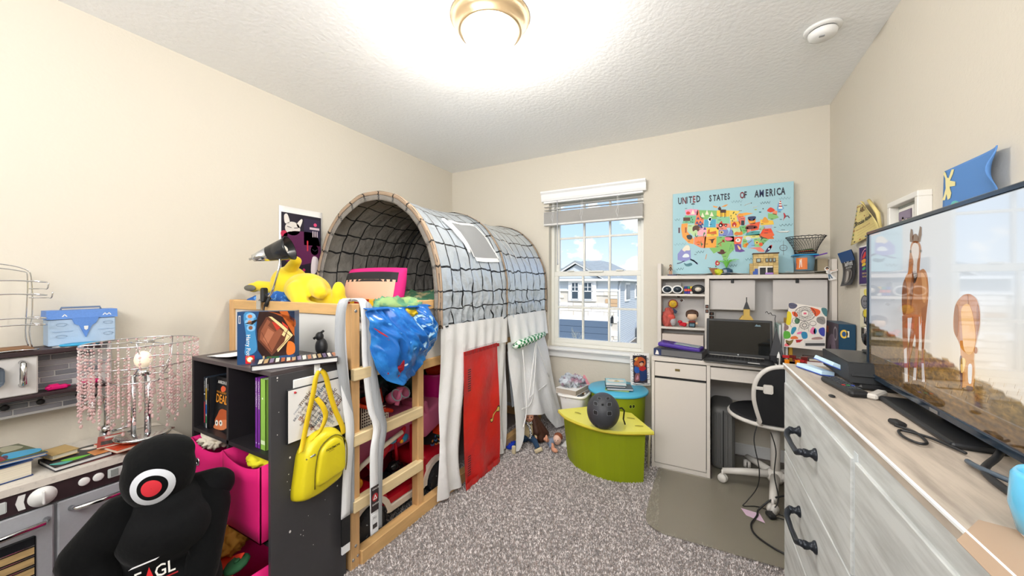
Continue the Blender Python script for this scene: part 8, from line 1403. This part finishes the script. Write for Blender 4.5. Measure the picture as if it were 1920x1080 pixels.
bb_ = wallsheet('blue_craft_board', 'blue curled foam sheet with yellow star cut-out above the television', 'craft', [(778, 220), (1192, 35), (1195, 345), (768, 490)], M('blue_foam', '5B8CCB', .75), bulge=lambda a, b: .003+.035*a**9*(.4+.6*math.sin(b*3.1)**2), th=.003, n=18,
    shapes=[('p', 'F0E6A6', [(.02, .0), (.055, .06), (.09, .2), (.12, .22), (.17, .04), (.22, .06), (.20, .16), (.145, .30), (.25, .38), (.25, .48), (.145, .45), (.15, .50), (.18, .62), (.16, .74), (.11, .76), (.085, .60), (.06, .74), (.0, .72), (.03, .62), (.065, .45), (.05, .2), (.01, .08)]), ('s', '6CC4C0', [(.17, .95), (.19, .86), (.24, .84), (.30, .88), (.34, .97), (.25, 1.0)]), '+', ('k', 'E8869A', .008, [(.24, .93), (.27, .90), (.29, .95)])])
wallsheet('aquarium_poster', 'dark orca park brochure curling off the wall left of the television', 'poster', [(75, 775), (172, 745), (172, 985), (92, 997)], M('poster_black', '1C2026', .4), bulge=lambda a, b: .004+.018*(2*b-1)**2, shapes=S_('1D4E8A', 0, 0, 1, .30) + ['+', ('s', '4FA0D8', [(.1, .08), (.5, .04), (.9, .12), (.8, .26), (.5, .16), (.3, .2)]), ('s', 'F0F2F4', [(.5, .14), (.62, .20), (.8, .27), (.6, .26)]), ('t', 'F4F6F8', 'SeaWorld', .22, .42, .19, 0, .78, .02), ('t', 'F4F6F8', 'SAN ANTONIO', .28, .50, .075, 0, .9), ('s', '6E6A68', [(.25, .55), (.7, .55), (.8, .8), (.5, .95), (.25, .85)]), '+', ('s', 'B9B4AE', [(.35, .6), (.5, .6), (.55, .8), (.42, .9)]), ('s', '2A2422', [(.6, .6), (.68, .62), (.66, .85), (.58, .8)])])
wallsheet('purple_poster', 'purple poster with rainbow arch beside the television edge', 'poster', [(190, 728), (300, 700), (300, 985), (190, 992)], M('print_white', 'EFEDEA', .4), curl=.002, shapes=S_('3A2266', .04, .04, .96, .96) + ['+', ('s', 'D83A34', [(.22, .32), (.36, .18), (.44, .17), (.44, .26), (.34, .32)]), ('s', 'E8963A', [(.20, .44), (.22, .36), (.42, .34), (.42, .42)]), ('s', 'E6CE3A', [(.22, .52), (.24, .46), (.42, .44), (.42, .50)]), ('s', '3EA06A', [(.24, .62), (.26, .56), (.42, .54), (.42, .60)]), ('k', 'E8A8B8', .02, [(.14, .40), (.2, .22), (.34, .12), (.44, .1)]), ('t', 'E8D27A', 'EVERYONE', .22, .72, .06), ('t', 'E8D27A', 'BELONGS', .24, .80, .06)])
dp_ = traced(0, XR-.004, 1560, 360, 3.857)
q_ = [dp_(*p) for p in ((203, 700), (300, 690), (300, 965), (203, 975))]; dw = thing('pencil_drawing', 'drawing of a grey-haired figure in yellow vest below the purple poster', 'drawing', (XR-.002, q_[0].y-.05, 1.05))
g = G(); g.faces([p+V((0, 0, 0)) for p in q_] + [p+V((.002, 0, 0)) for p in q_], [(0, 1, 2, 3), (7, 6, 5, 4), (0, 4, 5, 1), (1, 5, 6, 2), (2, 6, 7, 3), (3, 7, 4, 0)]); part('sheet', g, M('cream_sheet', 'EDE8CF', .7), dw)
prn('drawing_print', dw, dp_, (-1, 0, 0), [('s', 'E8DC6A', [(235, 705), (290, 705), (290, 760), (240, 750)]), ('s', '8A8C94', [(210, 775), (235, 745), (262, 765), (262, 810), (240, 850), (215, 825)]), ('s', 'E4D43A', [(228, 855), (256, 855), (256, 905), (234, 905)]), ('l', '2A2C44', 9, [(236, 905), (236, 948)]), ('l', '2A2C44', 9, [(250, 905), (250, 948)]), '+', ('o', '26262A', 4, 238, 795, 24, 44), ('e', '26262A', 233, 790, 4, 8), ('e', '26262A', 248, 790, 4, 8), ('k', '26262A', 4, [(228, 860), (224, 890), (232, 905)]), ('k', '26262A', 3, [(230, 815), (240, 822), (252, 815)])])
